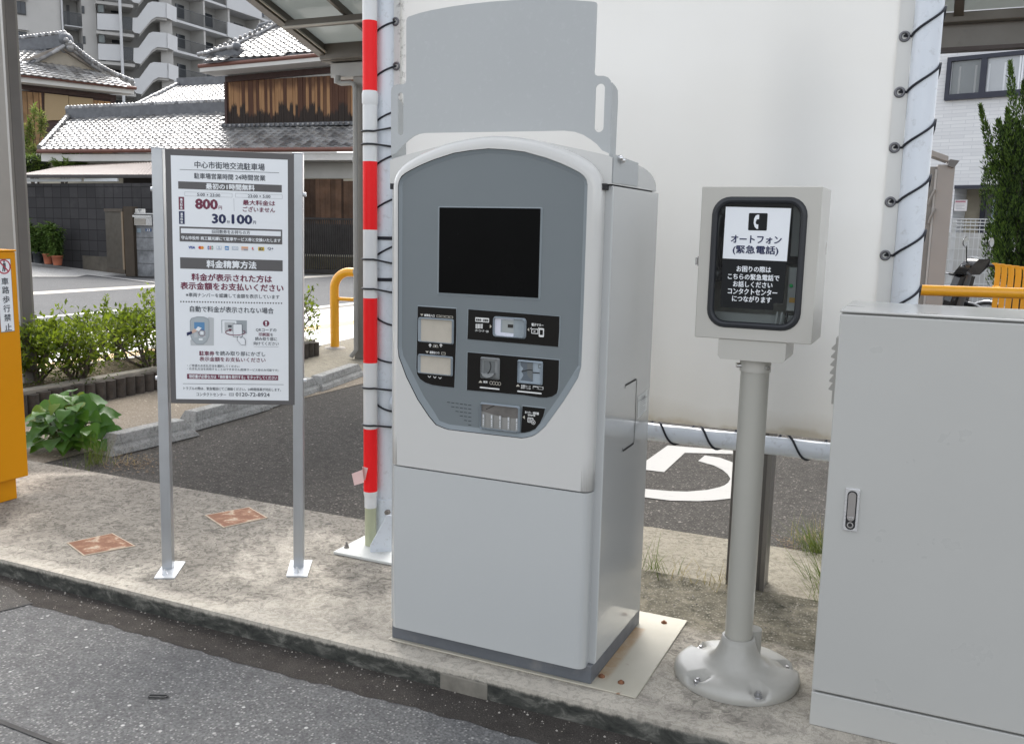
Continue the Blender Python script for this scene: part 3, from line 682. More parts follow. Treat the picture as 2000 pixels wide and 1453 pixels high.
# coin return tray, receipt label, speaker
RDK = M('tray_dark', (.13,.12,.11), .35, var=.35, vs=14); CLR = M('clip_clear', (.62,.63,.64), .15, var=.1)
m_ = MB(); tray(m_, PF, [zf(208,1012), zf(612,1054), zf(600,1325), zf(190,1282)], .004, LIP, M('tray_inside', (.25,.245,.23), .35, var=.2, vs=10), rad=.007, proud=.010)
m_.fpoly(PF, [zf(222,1026), zf(600,1064), zf(598,1180), zf(430,1165), zf(216,1100)], RDK, .0042)
m_.fpoly(PF, [zf(240,1024), zf(600,1060), zf(600,1072), zf(238,1036)], M('tray_amber', (.22,.1,.045), .5, var=.3), .0046)
m_.fline(PF, zf(262,1084), zf(350,1046), 1.2, BLACK, .005)
ct = m_.build('coin_tray', pan)
for x, y in ((238,1132), (322,1140), (407,1150), (492,1163), (576,1174)):
    m_ = MB(); m_.fbox(PF, *[0]*6, CLR) if False else None
    uv0 = PF.uv(*zf(x-9,y)); uv1 = PF.uv(*zf(x+9,y+130))
    m_.fbox(PF, uv0[0], uv1[0], uv1[1], uv0[1], .004, .0065, M('clip_body', (.36,.37,.36), .2, var=.2))
    for j, (a, c) in enumerate(((0,36), (52,66), (74,88), (98,108))):
        p0 = PF.uv(*zf(x-7,y+a)); p1 = PF.uv(*zf(x+7,y+c)); m_.fbox(PF, p0[0]+.0006, p1[0]-.0006, p1[1], p0[1], .0065, .0078, CLR)
    m_.build('coin_guide', ct)
m_, nm, pa = plate('receipt_label', [zf(*p) for p in ((628,1053), (858,1078), (840,1150), (805,1225), (760,1282), (700,1310), (650,1322), (612,1322), (620,1180))]); rl = m_.build(nm, pa)
m_ = MB(); m_.text(PF, 'おつり・領収書', *zf(655,1114), *zf(795,1128), 5.2, PRINT, .02, L2); m_.text(PF, '駐車証明書', *zf(685,1140), *zf(758,1150), 3.2, PRINT, .02, L2)
m_.fpoly(PF, [zf(652,1145), zf(654,1185), zf(630,1164)], PRINTG, L2)
m_.frect(PF, *zf(682,1165), *zf(738,1222), PRINT, L2, rad=.002); m_.frect(PF, *zf(690,1174), *zf(732,1214), PBLK, L2+.0004, rad=.001)
for y in (1182, 1192, 1202): m_.fline(PF, zf(698,y), zf(722,y+2), .8, PRINT, L2+.0008)
m_.fdisc(PF, *zf(740,1215), 4.2, PRINT, L2+.001); m_.fdisc(PF, *zf(740,1215), 3.2, PBLK, L2+.0014); m_.text(PF, '¥', *zf(731,1215), *zf(749,1216), 3.6, PRINT, .02, L2+.0018)
m_.build('lettering', rl)
m_ = MB()
for r_ in range(6):
    for i in range(6-r_):
        x = 562-30*i+(2*r_ if False else 0); y = 838-4*i+27*r_+1.2*r_
        a = z6(x, y-1); m_.fline(PF, z6(x,y), z6(x+22,y+3), 1.0, BLACK, .0008)
m_.build('speaker_slots', pan)
# header plate with side flanges, bracket and bolts
YH = 2.62; HF = Pl((XC, YH, 0), (1,0,0))
hp = [(203,960), (203,565), (207,545), (218,530), (240,524), (276,522), (290,516), (296,500), (297,130), (301,114), (312,105), (380,83), (450,66), (570,44), (700,26), (820,13), (950,4), (1040,0), (1130,-2), (1300,3), (1400,9), (1455,14), (1468,19), (1473,32), (1459,420), (1456,445), (1460,462), (1475,470), (1515,470), (1540,480), (1555,497), (1561,520), (1554,952), (1540,945), (1505,930), (1470,890), (1430,860), (1390,835), (1335,815), (1270,808), (840,815), (410,822), (375,828), (345,842), (310,868), (270,905), (235,945)]
uvp = [HF.uv(*z5(*p)) for p in hp]
bmh = bmesh.new()
def loop(pts): vv = [bmh.verts.new(HF.pt(u, v_, 0)) for u, v_ in pts]; return [bmh.edges.new((vv[i], vv[(i+1) % len(vv)])) for i in range(len(vv))]
ed = loop(uvp)
for (x0, y0, x1, y1) in ((245,574,278,836), (1466,520,1512,816)):
    ua, va = HF.uv(*z5(x0, (y0+y0)/2)); ub, vb = HF.uv(*z5(x1, y1)); ed += loop(rrect(ua, vb, ub, va, abs(ub-ua)/2*.98, 6))
bmesh.ops.triangle_fill(bmh, edges=ed, use_beauty=True)
bmesh.ops.dissolve_limit(bmh, angle_limit=.01, verts=bmh.verts[:], edges=bmh.edges[:])
hv = [v_.co.copy() for v_ in bmh.verts]; bmh.verts.index_update(); hfs = [tuple(v_.index for v_ in f.verts) for f in bmh.faces]; bmh.free()
m_ = MB(); m_.add(hv, hfs, HDR); hd = m_.build('header_plate', mach)
so_ = hd.modifiers.new('thickness', 'SOLIDIFY'); so_.thickness = .003; so_.offset = 0
xr = XC+HF.uv(*z5(1559, 700))[0]; xl_ = XC+uvp[0][0]
m_ = MB()
fl_ = [(YH-.0012, 1.845), (YH+.03, 1.838), (YH+.05, 1.83), (YH+.056, 1.80), (YH+.052, 1.64), (YH+.05, 1.566), (YH+.02, 1.562), (YH+.004, 1.60), (YH-.0012, 1.655)]
m_.prism([(xr-.0022, y, z) for y, z in fl_], (.003, 0, 0), HDR); m_.build('side_flange', hd)
m_ = MB(); fl2 = [(YH+.0016, 1.845), (YH+.05, 1.83), (YH+.09, 1.80), (YH+.09, 1.58), (YH+.03, 1.58), (YH+.0016, 1.655)]
m_.prism([(xl_-.0018, y, z) for y, z in fl2], (.003, 0, 0), HDR); m_.build('side_flange', hd)
m_ = MB(); m_.prism([(BX1+.0005, y, z) for y, z in ((2.605,1.561), (2.845,1.563), (2.845,1.634), (2.67,1.640), (2.605,1.642))], (.0025, 0, 0), HDR); m_.build('side_bracket', mach)
for dy in (0, .02):
    m_ = MB(); p = Vector((BX1+.0032, YH+.026+dy, 1.634-dy*.25)); m_.cyl(p, p+Vector((.006,0,0)), .0095, CHROME, 12); m_.ball(p+Vector((.007,0,0)), .0085, CHROME, 8, (1.0,1,1))
    if dy == 0: m_.cyl((xr-.012, YH+.022, 1.633), (xr-.001, YH+.022, 1.633), .005, CHROME, 8)
    m_.build('bracket_bolt', mach)
# side: hatch outline, notice sticker
SP = Pl((BX1+.0004, 2.9, 0), (0,1,0))
zs = lambda x, y: (1160+x/6.057, 700+y/6.057)
m_ = MB()
for a, c, wd in (((372,318), (500,246), 1.2), ((505,246), (488,740), .8), ((488,740), (470,995), .8), ((470,1002), (342,1092), 1.2), ((338,1092), (336,1055), .6), ((366,360), (372,318), .8)):
    m_.fline(SP, zs(*a), zs(*c), wd, BLACK, .0006)
m_.build('side_hatch', mach)
STK = M('sticker', (.66,.68,.67), .5, var=.02); STI = M('sticker_ink', (.22,.22,.23), .6)
m_ = MB(); q = [SP.uv(*zs(*p)) for p in ((520,455), (632,368), (622,610), (514,718))]
m_.fpoly(SP, q, STK, .0006, 0, True)
us, ue = q[0][0], q[1][0]; vt = q[0][1]; vb_ = q[3][1]
for i in range(9):
    v_ = vt-(vt-vb_)*(.2+.085*i); l_ = (.86, .8, .7, .85, .5, .8, .86, .6, .75)[i]
    if i == 0: m_.poly([SP.pt(us+(ue-us)*.04, v_, .0012), SP.pt(us+(ue-us)*.96, v_, .0012), SP.pt(us+(ue-us)*.96, v_+.0018, .0012), SP.pt(us+(ue-us)*.04, v_+.0018, .0012)], STI); continue
    m_.poly([SP.pt(us+(ue-us)*.2, v_, .0012), SP.pt(us+(ue-us)*(.2+.75*l_), v_, .0012), SP.pt(us+(ue-us)*(.2+.75*l_), v_+.0022, .0012), SP.pt(us+(ue-us)*.2, v_+.0022, .0012)], M('sticker_ink_pale', (.42,.43,.43), .6))
vs_, fs_ = glyph('ご注意', .01); a0 = min(p[0] for p in vs_); a1 = max(p[0] for p in vs_)
m_.add([SP.pt(us+(ue-us)*(.28+.5*(x-a0)/(a1-a0)), vt-.016+y*.012, .0012) for x, y in vs_], fs_, STI)
m_.build('notice_sticker', mach)
# ================================================================== rate sign
ALU = M('aluminium', (.46,.475,.49), .38, .75, var=.05, vs=6, spec=.5)
GALV = M('galvanised', (.62,.64,.66), .4, .6, var=.1, vs=20)
SFR = M('sign_frame', (.105,.10,.10), .5, var=.03)
SWH = M('sign_white', (.80,.825,.845), .4, var=.012, vs=2)
I_DK = M('ink_dark', (.075,.085,.10), .5, var=0); I_BR = M('ink_brown', (.105,.10,.10), .5, var=0)
I_RD = M('ink_maroon', (.16,.022,.055), .5, var=0); I_NV = M('ink_navy', (.012,.018,.075), .5, var=0); I_GR = M('ink_grey', (.3,.31,.33), .5, var=0)
SL, SR = G(329, 1110), G(584, 1107)
sgn = thing('rate_sign', SL.lerp(SR, .5), 'white parking rate sign board in a dark frame on two silver posts', 'sign')
_u = (SR-SL).normalized(); _z = Vector((0,0,1)); _a = .011                # the board and its posts lean a touch to the right
SP0 = Pl(SL, _u*math.cos(_a)-_z*math.sin(_a), _z*math.cos(_a)+_u*math.sin(_a)); WID = (SR-SL).length
def zt(x, y): return (300+x/5.59, 280+y/5.59)
def zb(x, y): return (300+x/4.687, 490+y/4.687)
for P_, u_, top, corners in ((SL, 0, 1.700, [(301,1128), (322,1096), (362,1096), (341,1128)]), (SR, WID, 1.700, [(559,1124), (568,1093), (610,1093), (600,1125)])):
    mb = MB(); mb.fbox(SP0, u_-.0205, u_+.0205, .006, top, -.0205, .0205, ALU)
    mb.fbox(SP0, u_-.0215, u_+.0215, top, top+.004, -.0215, .0215, GALV)
    post = mb.build('post', sgn, .003)
    mb = MB(); q = [G(*c, .006) for c in corners]; mb.prism(q, (0, 0, -.0055), GALV); mb.build('base_plate', post, .0015)
    mb = MB(); b0 = G(corners[0][0]+21, corners[0][1]-7, .006); mb.lathe(b0, [(.012,0), (.012,.003), (.0085,.0035), (.0085,.011), (.005,.012), (.005,.02)], GALV, 8); mb.build('anchor_bolt', post)
    mb = MB()
    sg = -1 if u_ == 0 else 1
    for v_ in (1.545, .80): mb.cyl(SP0.pt(u_+sg*.0205, v_), SP0.pt(u_+sg*.031, v_), .009, GALV, 8)
    for i_, v_ in enumerate((1.545, .80)):
        mb = MB(); mb.cyl(SP0.pt(u_+sg*.0205, v_), SP0.pt(u_+sg*.031, v_), .009, GALV, 8); mb.build('side_bolt', post)
BF = SP0.off(.022)
def cuv(P, cs):
    q = [P.uv(*c) for c in cs]; return (q[0][0]+q[3][0])/2, (q[2][1]+q[3][1])/2, (q[1][0]+q[2][0])/2, (q[0][1]+q[1][1])/2
a0, b0, a1, b1 = cuv(BF, [(321.8,291), (574.6,300), (575.2,790.4), (333.7,788.3)])
mb = MB(); mb.fbox(BF, a0, a1, b0, b1, -.03, 0, SFR); bd = mb.build('board', sgn, .002)
c0, d0, c1, d1 = cuv(BF, [(333,304), (561.2,312.2), (564.6,781.4), (344.8,780)])
mb = MB(); mb.fbox(BF, c0, c1, d0, d1, -.001, .0012, SWH); mb.build('poster', bd)
W = BF.off(.0012); L1, L2_, L3 = .0005, .0010, .0015
mb = MB()
def tx(s_, z, x0, y0, x1, y1, h, mat, bold=.012, lift=L1): 
    sc = 5.59 if z is zt else 4.687
    mb.text(W, s_, *z(x0, y0), *z(x1, y1), h/sc, mat, bold, lift)
def bar(z, x0, y0, x1, y1, mat, lift=L1): 
    mb.frect(W, *z(x0, y0), *z(x1, y1), mat, lift)
# bars are given by their left-top and right-bottom; a row drops to the right in the photo, which the plane takes care of
tx('中心市街地交流駐車場', zt, 448, 240, 1212, 257, 76, I_DK, .012)
mb.fline(W, zt(285,288), zt(1370,324), .9, I_DK, L1)
tx('駐車場営業時間', zt, 443, 357, 868, 371, 62, I_DK, .012); tx('24時間営業', zt, 893, 373, 1220, 380, 62, I_DK, .012)
bar(zt, 268, 416, 1400, 538, I_BR); tx('最初の1時間無料', zt, 573, 472, 1103, 486, 62, SWH, .02, L2_)
for x0, x1, s_, ya, yb_, t0, t1 in ((340,858,'5:00',532,592,476,560), (895,1405,'23:00',548,608,1030,1135)):
    for p, q in (((x0,ya), (x1,ya+17)), ((x0,ya+43), (x1,ya+60)), ((x0,ya), (x0,ya+43)), ((x1,ya+17), (x1,ya+60))): mb.fline(W, zt(*p), zt(*q), .45, I_GR, L1)
tx('5:00', zt, 476, 560, 560, 563, 32, I_DK); tx('23:00', zt, 617, 566, 727, 570, 32, I_DK); mb.fpoly(W, [zt(583,552), zt(599,564), zt(583,576)], I_DK, L1)
tx('23:00', zt, 1030, 577, 1137, 580, 32, I_DK); tx('5:00', zt, 1192, 581, 1275, 584, 32, I_DK); mb.fpoly(W, [zt(1158,568), zt(1174,580), zt(1158,592)], I_DK, L1)
mb.fpoly(W, [zt(273,585), zt(333,587), zt(336,727), zt(276,727)], I_RD, L1); mb.fpoly(W, [zt(276,742), zt(338,744), zt(340,883), zt(279,882)], I_NV, L1)
for i, ch in enumerate('最大料金'): tx(ch, zt, 290, 617+29*i, 317, 617+29*i, 26, SWH, .02, L2_)
for i, ch in enumerate('基本料金'): tx(ch, zt, 294, 773+29*i, 321, 773+29*i, 26, SWH, .02, L2_)
tx('800', zt, 460, 664, 695, 668, 104, I_RD, .028); tx('円', zt, 711, 704, 746, 706, 38, I_RD)
mb.fline(W, zt(876,604), zt(880,744), .5, I_GR, L1)
tx('最大料金は', zt, 975, 647, 1326, 658, 56, I_RD, .016); tx('ございません', zt, 975, 720, 1326, 730, 54, I_RD, .016)
tx('30', zt, 642, 824, 785, 827, 96, I_NV, .028); tx('分', zt, 800, 858, 833, 859, 34, I_NV); tx('100', zt, 858, 830, 1072, 835, 96, I_NV, .028); tx('円', zt, 1087, 866, 1117, 867, 34, I_NV)
bar(zt, 282, 908, 1405, 1106, I_BR); bar(zt, 298, 928, 1390, 1016, SWH, L2_)
tx('旧回数券をお持ちの方', zt, 638, 968, 1052, 974, 42, I_DK, .008, L3); tx('守山市役所 商工観光課にて駐車サービス券と交換いたします', zt, 302, 1036, 1386, 1058, 40, SWH, .014, L2_)
# card marks
CB = M('card_blue', (.03,.07,.3), .5, var=0); CRD = M('card_red', (.6,.04,.03), .5, var=0); COR = M('card_orange', (.75,.3,.03), .5, var=0); CGN = M('card_green', (.03,.22,.09), .5, var=0)
CAX = M('card_azure', (.03,.22,.5), .5, var=0); CPL = M('card_pale', (.42,.5,.56), .5, var=0); CYL = M('card_yellow', (.65,.45,.03), .5, var=0); CPK = M('card_pink', (.6,.42,.38), .5, var=0)
tx('VISA', zt, 383, 1137, 452, 1139, 28, CB, .03)
mb.fdisc(W, *zt(507,1140), 3.2, CRD, L1); mb.fdisc(W, *zt(531,1141), 3.2, COR, L2_)
for i, (c_, ch) in enumerate(((CB,'J'), (CRD,'C'), (CGN,'B'))):
    mb.frect(W, *zt(590+21*i,1122), *zt(608+21*i,1162), c_, L1, rad=.001); tx(ch, zt, 594+21*i, 1142, 605+21*i, 1142, 18, SWH, .02, L2_)
mb.frect(W, *zt(686,1122), *zt(744,1164), CPL, L1); mb.frect(W, *zt(689,1125), *zt(741,1161), SWH, L2_); mb.fdisc(W, *zt(715,1135), 1.6, CPL, L3); tx('DINERS', zt, 694, 1154, 736, 1155, 9, CB, .0, L3)
mb.frect(W, *zt(778,1124), *zt(822,1167), CAX, L1); tx('AMEX', zt, 783, 1146, 817, 1147, 16, SWH, .02, L2_)
mb.frect(W, *zt(855,1127), *zt(925,1168), CPL, L1); mb.frect(W, *zt(863,1134), *zt(918,1160), SWH, L2_); tx('DISCOVER', zt, 866, 1147, 914, 1148, 10, CB, .0, L3)
mb.frect(W, *zt(958,1130), *zt(1032,1152), COR, L1); mb.frect(W, *zt(958,1140), *zt(1032,1170), CPK, L2_); mb.frect(W, *zt(985,1156), *zt(1030,1172), I_GR, L3)
tx('R', zt, 1075, 1150, 1094, 1150, 26, CRD, .02); mb.frect(W, *zt(1075,1166), *zt(1098,1170), I_DK, L1)
mb.frect(W, *zt(1142,1132), *zt(1209,1176), CYL, L1); tx('iD', zt, 1155, 1154, 1196, 1155, 28, I_DK, .03, L2_)
tx('Q+', zt, 1245, 1152, 1308, 1153, 30, I_NV, .02); mb.frect(W, *zt(1245,1176), *zt(1306,1179), I_GR, L1)
bar(zb, 242, 60, 1182, 189, I_BR); tx('料金精算方法', zb, 487, 120, 940, 133, 68, SWH, .022, L2_)
tx('料金が表示された方は', zb, 348, 243, 1082, 256, 66, I_RD, .02); tx('表示金額をお支払いください', zb, 247, 323, 1187, 338, 66, I_RD, .02)
tx('※車両ナンバーを認識して金額を表示しています', zb, 296, 406, 1152, 419, 37, I_DK, .01)
for i in range(38): f_ = i/37; mb.fdisc(W, *zb(250+921*f_, 465+15*f_), 1.6, I_BR, L1, n=8)
tx('自動で料金が表示されない場合', zb, 333, 533, 1098, 547, 54, I_DK, .012)
# drawing of the machine, hand and card
PG1 = M('pic_grey', (.33,.36,.38), .5, var=0); PG2 = M('pic_pale', (.5,.52,.53), .5, var=0); PBL = M('pic_blue', (.1,.25,.45), .5, var=0); PSK = M('pic_skin', (.6,.42,.33), .5, var=0)
mb.fpoly(W, [zb(505,605), zb(552,615), zb(552,866), zb(340,866), zb(336,820)], PG2, L1)
mb.fpoly(W, [zb(*p) for p in ((332,640),(345,615),(400,600),(460,602),(500,618),(512,640),(512,780),(490,830),(455,858),(390,858),(350,815),(334,770))], PG1, L2_)
mb.fpoly(W, [zb(*p) for p in ((340,644),(352,624),(405,610),(455,612),(492,626),(504,644),(504,776),(482,822),(450,848),(395,848),(358,808),(342,766))], M('pic_mid', (.4,.44,.46), .5, var=0), L3)
mb.frect(W, *zb(372,652), *zb(468,728), PBL, .002); mb.frect(W, *zb(372,748), *zb(404,792), PG2, .002); mb.frect(W, *zb(415,800), *zb(450,818), SWH, .002); mb.frect(W, *zb(455,780), *zb(480,795), PG2, .002)
mb.fdisc(W, *zb(443,752), 6.6, I_RD, .0022, inner=.88); mb.frect(W, *zb(428,738), *zb(458,766), SWH, .0023)
mb.fpoly(W, [zb(305,748), zb(350,735), zb(356,756), zb(306,778)], I_NV, .0024); mb.fpoly(W, [zb(350,733), zb(372,712), zb(392,716), zb(398,734), zb(380,746), zb(356,756)], PSK, .0026); mb.fpoly(W, [zb(408,692), zb(441,705), zb(418,736), zb(384,722)], SWH, .003)
# drawing of the reader with a ticket
mb.frect(W, *zb(620,632), *zb(855,757), PG1, L1); mb.frect(W, *zb(628,638), *zb(760,757), SWH, L2_, rad=.003); mb.frect(W, *zb(650,652), *zb(748,740), PG2, L3); mb.frect(W, *zb(682,678), *zb(716,702), I_DK, .002)
mb.frect(W, *zb(726,668), *zb(814,788), I_DK, .0022, rad=.002); mb.frect(W, *zb(730,672), *zb(810,784), SWH, .0026, rad=.002)
n_ = 28
pts_ = [zb(750+90*math.cos(2*math.pi*i/n_), 745+26*math.sin(2*math.pi*i/n_)) for i in range(n_)]
for i in range(n_):
    if 19 <= i <= 24: continue
    mb.fline(W, pts_[i], pts_[(i+1) % n_], 1.5, I_RD, .003)
mb.fpoly(W, [zb(690,712), zb(722,716), zb(700,738)], I_RD, .003)
hand = [(765,790),(782,778),(795,800),(806,792),(818,790),(830,796),(843,815),(842,864),(800,858),(786,838),(765,820)]
mb.fpoly(W, [zb(*p) for p in hand], I_DK, .0032); cxh, cyh = 808, 822
mb.fpoly(W, [zb(cxh+(x-cxh)*.9, cyh+(y-cyh)*.92) for x, y in hand], SWH, .0036)
mb.fdisc(W, *zb(1030,664), 6.3, I_RD, L1); tx('!', zb, 1024, 664, 1036, 664, 38, SWH, .03, L2_)
tx('QRコードの', zb, 936, 724, 1124, 728, 32, I_DK, .01); tx('印刷面', zb, 963, 765, 1062, 767, 33, I_RD, .012); tx('を', zb, 1068, 768, 1094, 769, 28, I_DK, .01)
tx('読み取り部に', zb, 930, 804, 1130, 808, 32, I_DK, .01); tx('向けてください', zb, 917, 847, 1145, 850, 32, I_DK, .01); mb.fline(W, zb(917,876), zb(1142,880), .6, I_GR, L1)
tx('駐車券', zb, 418, 938, 556, 939, 42, I_RD, .016); tx('を読み取り部にかざし', zb, 566, 938, 1022, 943, 40, I_DK, .012); tx('表示金額をお支払いください', zb, 421, 992, 1024, 997, 40, I_RD, .014)
tx('・ご希望のお支払方法を選択してください', zb, 308, 1051, 785, 1055, 25, I_DK, .006); tx('・お支払方法を併用することはできません(駐車サービス券のみ可能です)', zb, 308, 1085, 1141, 1090, 26, I_DK, .006)
bar(zb, 306, 1125, 1141, 1185, I_RD); tx('領収書が必要な方は「領収書を発行する」をタッチしてください', zb, 324, 1152, 1130, 1157, 32, SWH, .014, L2_)
mb.fline(W, zb(267,1215), zb(1190,1224), .8, I_DK, L1)
tx('トラブルの際は、緊急電話にてご連絡ください。24時間係員が対応します。', zb, 275, 1261, 1166, 1267, 28, I_DK, .008)
tx('コンタクトセンター', zb, 393, 1312, 664, 1315, 30, I_DK, .01); mb.frect(W, *zb(690,1300), *zb(736,1328), I_GR, L1); mb.fdisc(W, *zb(704,1314), 1.8, SWH, L2_, inner=.5); mb.fdisc(W, *zb(722,1314), 1.8, SWH, L2_, inner=.5)
tx('0120-72-8924', zb, 752, 1314, 1062, 1316, 34, I_DK, .012)
mb.build('lettering', bd)
# ================================================================== emergency phone on its pole
BEI = M('phone_beige', (.50,.485,.44), .32, var=.012, vs=2, coat=.25); BEI2 = M('phone_pole_beige', (.42,.41,.365), .35, var=.02, vs=3, coat=.2, dirt=(.3,.29,.26), dirt_amt=.15)
RUB = M('rubber', (.018,.02,.024), .45, var=.05)
ph = thing('emergency_phone', (-.49, 2.877, 0), 'beige emergency telephone box with black rimmed window on a round pole', 'emergency phone')
QX0, QX1, QZ0, QZ1, QY0, QY1 = -.664, -.320, 1.108, 1.560, 2.795, 3.02
QF = Pl((0, QY0, 0), (1,0,0))
zp = lambda x, y: (1340+x/3.823, 340+y/3.823)
g0, h0, g1, h1 = cuv(QF, [zp(203,172), zp(905,180), zp(850,1168), zp(157,1140)])
mb = MB(); T_ = .0025
mb.box(QX0, QX1, QY1-T_, QY1, QZ0, QZ1, BEI); mb.box(QX0, QX0+T_, QY0+.012, QY1-T_, QZ0, QZ1, BEI); mb.box(QX1-T_, QX1, QY0+.012, QY1-T_, QZ0, QZ1, BEI)
mb.box(QX0+T_, QX1-T_, QY0+.012, QY1-T_, QZ0, QZ0+T_, BEI); mb.box(QX0+T_, QX1-T_, QY0+.012, QY1-T_, QZ1-T_, QZ1, BEI)
bx = mb.build('box', ph)
O = rrect(QX0, QZ0, QX1, QZ1, .004, 6); I = rrect(g0, h0, g1, h1, .052, 6); n_ = len(O)
fr4 = [(i, (i+1) % n_, (i+1) % n_+n_, i+n_) for i in range(n_)]
mb = MB(); I3 = rrect(g0+.004, h0+.004, g1-.004, h1-.004, .05, 6)
O2 = rrect(QX0-.001, QZ0-.001, QX1+.001, QZ1+.001, .004, 6); O1 = rrect(QX0+.001, QZ0+.001, QX1-.001, QZ1-.001, .004, 6)
mb.add([(u, QY0, v_) for u, v_ in O1]+[(u, QY0, v_) for u, v_ in I], fr4, BEI)
mb.add([(u, QY0+.002, v_) for u, v_ in O2]+[(u, QY0, v_) for u, v_ in O1], fr4, BEI); mb.add([(u, QY0+.011, v_) for u, v_ in O2]+[(u, QY0+.002, v_) for u, v_ in O2], fr4, BEI)
mb.add([(u, QY0, v_) for u, v_ in I]+[(u, QY0+.012, v_) for u, v_ in I], fr4, BEI)
dr = mb.build('door', ph)
mb = MB()
prof = [(-.002, .000), (.002, .006), (.009, .008), (.015, .005), (.018, -.003)]           # gasket section: inset, height
rr_ = [[(u, QY0-hh, v_) for u, v_ in rrect(g0+d_, h0+d_, g1-d_, h1-d_, .052-d_*.8, 6)] for d_, hh in prof]
for a, c in zip(rr_, rr_[1:]): mb.add(a+c, fr4, RUB, True)
mb.build('window_gasket', dr)
GLS = bpy.data.materials.new('window_glass'); GLS.use_nodes = True; t = GLS.node_tree; t.nodes.clear()
gl = _n(t, 'ShaderNodeBsdfGlossy'); gl.inputs['Roughness'].default_value = .02; trn = _n(t, 'ShaderNodeBsdfTransparent'); trn.inputs[0].default_value = (.86,.9,.9,1)
fz = _n(t, 'ShaderNodeFresnel'); fz.inputs[0].default_value = 1.5; ms = _n(t, 'ShaderNodeMixShader'); ou = _n(t, 'ShaderNodeOutputMaterial')
t.links.new(fz.outputs[0], ms.inputs[0]); t.links.new(trn.outputs[0], ms.inputs[1]); t.links.new(gl.outputs[0], ms.inputs[2]); t.links.new(ms.outputs[0], ou.inputs[0])
mb = MB(); mb.poly([(u, QY0+.0015, v_) for u, v_ in rrect(g0+.013, h0+.013, g1-.013, h1-.013, .04, 6)], GLS); mb.build('window_pane', dr)
PAP = M('paper_white', (.82,.845,.87), .5, var=.01); PKB = M('paper_black', (.012,.013,.014), .5, var=.03, spec=.2)
NF = QF.off(-.0008)
mb = MB(); mb.fpoly(NF, [zp(297,245), zp(785,257), zp(752,653), zp(273,630)], PAP, 0, .0005)
mb.fpoly(NF, [zp(273,632), zp(752,655), zp(722,968), zp(655,962), zp(648,1018), zp(255,993)], PKB, 0, .0005)
mb.frect(NF, *zp(470,292), *zp(602,424), PKB, .0004, rad=.003)
hs_ = [(536,304),(547,306),(545,338),(528,340),(520,362),(524,376),(540,378),(538,411),(526,410),(512,395),(505,368),(508,335),(520,312)]
mb.fpoly(NF, [zp(*p) for p in hs_], PAP, .0008)
def tp(s_, x0, y0, x1, y1, h, m_=I_NV, b_=.016): mb.text(NF, s_, *zp(x0, y0), *zp(x1, y1), h/3.823, m_, b_, .0006)
tp('オートフォン', 337, 484, 712, 496, 58); tp('(緊急電話)', 350, 566, 688, 576, 70)
for i, (s_, x0, y0, x1, y1) in enumerate((('お困りの際は',378,707,634,716), ('こちらの緊急電話で',313,765,696,776), ('お話しください',352,820,645,831), ('コンタクトセンター',313,872,680,888), ('につながります',345,928,636,941))): tp(s_, x0, y0, x1, y1, 44, PAP, .014)
mb.build('notice_paper', dr)
mb = MB(); KB = M('telephone_black', (.02,.021,.022), .3); UG = M('unit_grey', (.45,.46,.45), .5); DKI = M('inner_dark', (.1,.105,.105), .5); SHF = M('inner_plate', (.4,.41,.4), .45)
mb.box(QX0+.01, QX1-.01, QY1-.03, QY1-.02, 1.33, QZ1-.01, DKI); mb.build('back_plate', bx)
mb = MB(); mb.box(QX0+.02, QX1-.03, QY0+.07, QY0+.075, QZ0+.01, QZ0+.075, SHF); mb.build('wiring_cover', bx, .002)
mb = MB(); mb.tube([(QX0+.055, QY0+.06, 1.50), (QX0+.045, QY0+.035, 1.46), (QX0+.042, QY0+.035, 1.36), (QX0+.047, QY0+.06, 1.30)], [.02,.016,.016,.02], KB, 10); mb.ball((QX0+.055, QY0+.05, 1.49), .026, KB, 8); mb.ball((QX0+.047, QY0+.05, 1.30), .026, KB, 8); mb.build('handset', bx)
mb = MB(); mb.box(QX1-.085, QX1-.035, QY0+.05, QY0+.12, QZ0+.09, QZ0+.22, UG); un = mb.build('control_unit', bx, .003)
mb = MB(); p = NF.off(-.04).px(*zp(745,868)); mb.ball((QX1-.075, QY0+.05, QZ0+.165), .006, M('led_green', (.02,.6,.15), .3), 6); mb.build('indicator_light', un)
mb = MB(); mb.box(QX1-.078, QX1-.058, QY0+.048, QY0+.051, QZ0+.115, QZ0+.13, M('button_yellow', (.6,.33,.05), .4)); mb.build('button', un)
mb = MB(); mb.box(QX1-.09, QX1-.035, QY0+.09, QY0+.16, QZ0+.25, QZ1-.05, UG); mb.build('terminal_unit', bx, .003)
mb = MB()
for dx in (0, .014, .028): mb.tube([(QX1-.11+dx, QY0+.05, QZ0+.085), (QX1-.112+dx, QY0+.045, QZ0+.05), (QX1-.125+dx, QY0+.06, QZ0+.012)], .004, UG if dx != .028 else KB, 6)
mb.build('cable', bx)
mb = MB(); mb.box(QX0-.008, QX0-.0005, QY0+.02, QY0+.05, 1.322, 1.352, CHROME); mb.cyl((QX0-.011, QY0+.02, 1.326), (QX0-.011, QY0+.02, 1.348), .004, CHROME, 8); mb.build('latch', ph)
mb = MB(); mb.prism([(-.592, 2.80, 1.106), (-.392, 2.80, 1.106), (-.392, 2.80, 1.055), (-.40, 2.80, 1.045), (-.584, 2.80, 1.045), (-.592, 2.80, 1.055)][::-1], (0, .17, 0), BEI); mb.build('box_bracket', ph, .003)
mb = MB(); mb.cyl((-.49,2.877,.135), (-.49,2.877,1.046), .0435, BEI2, 32); pol = mb.build('pole', ph)
mb = MB(); mb.cyl((-.49,2.877,1.005), (-.49,2.877,1.0455), .0475, BEI, 32); co_ = mb.build('collar', ph, .002)
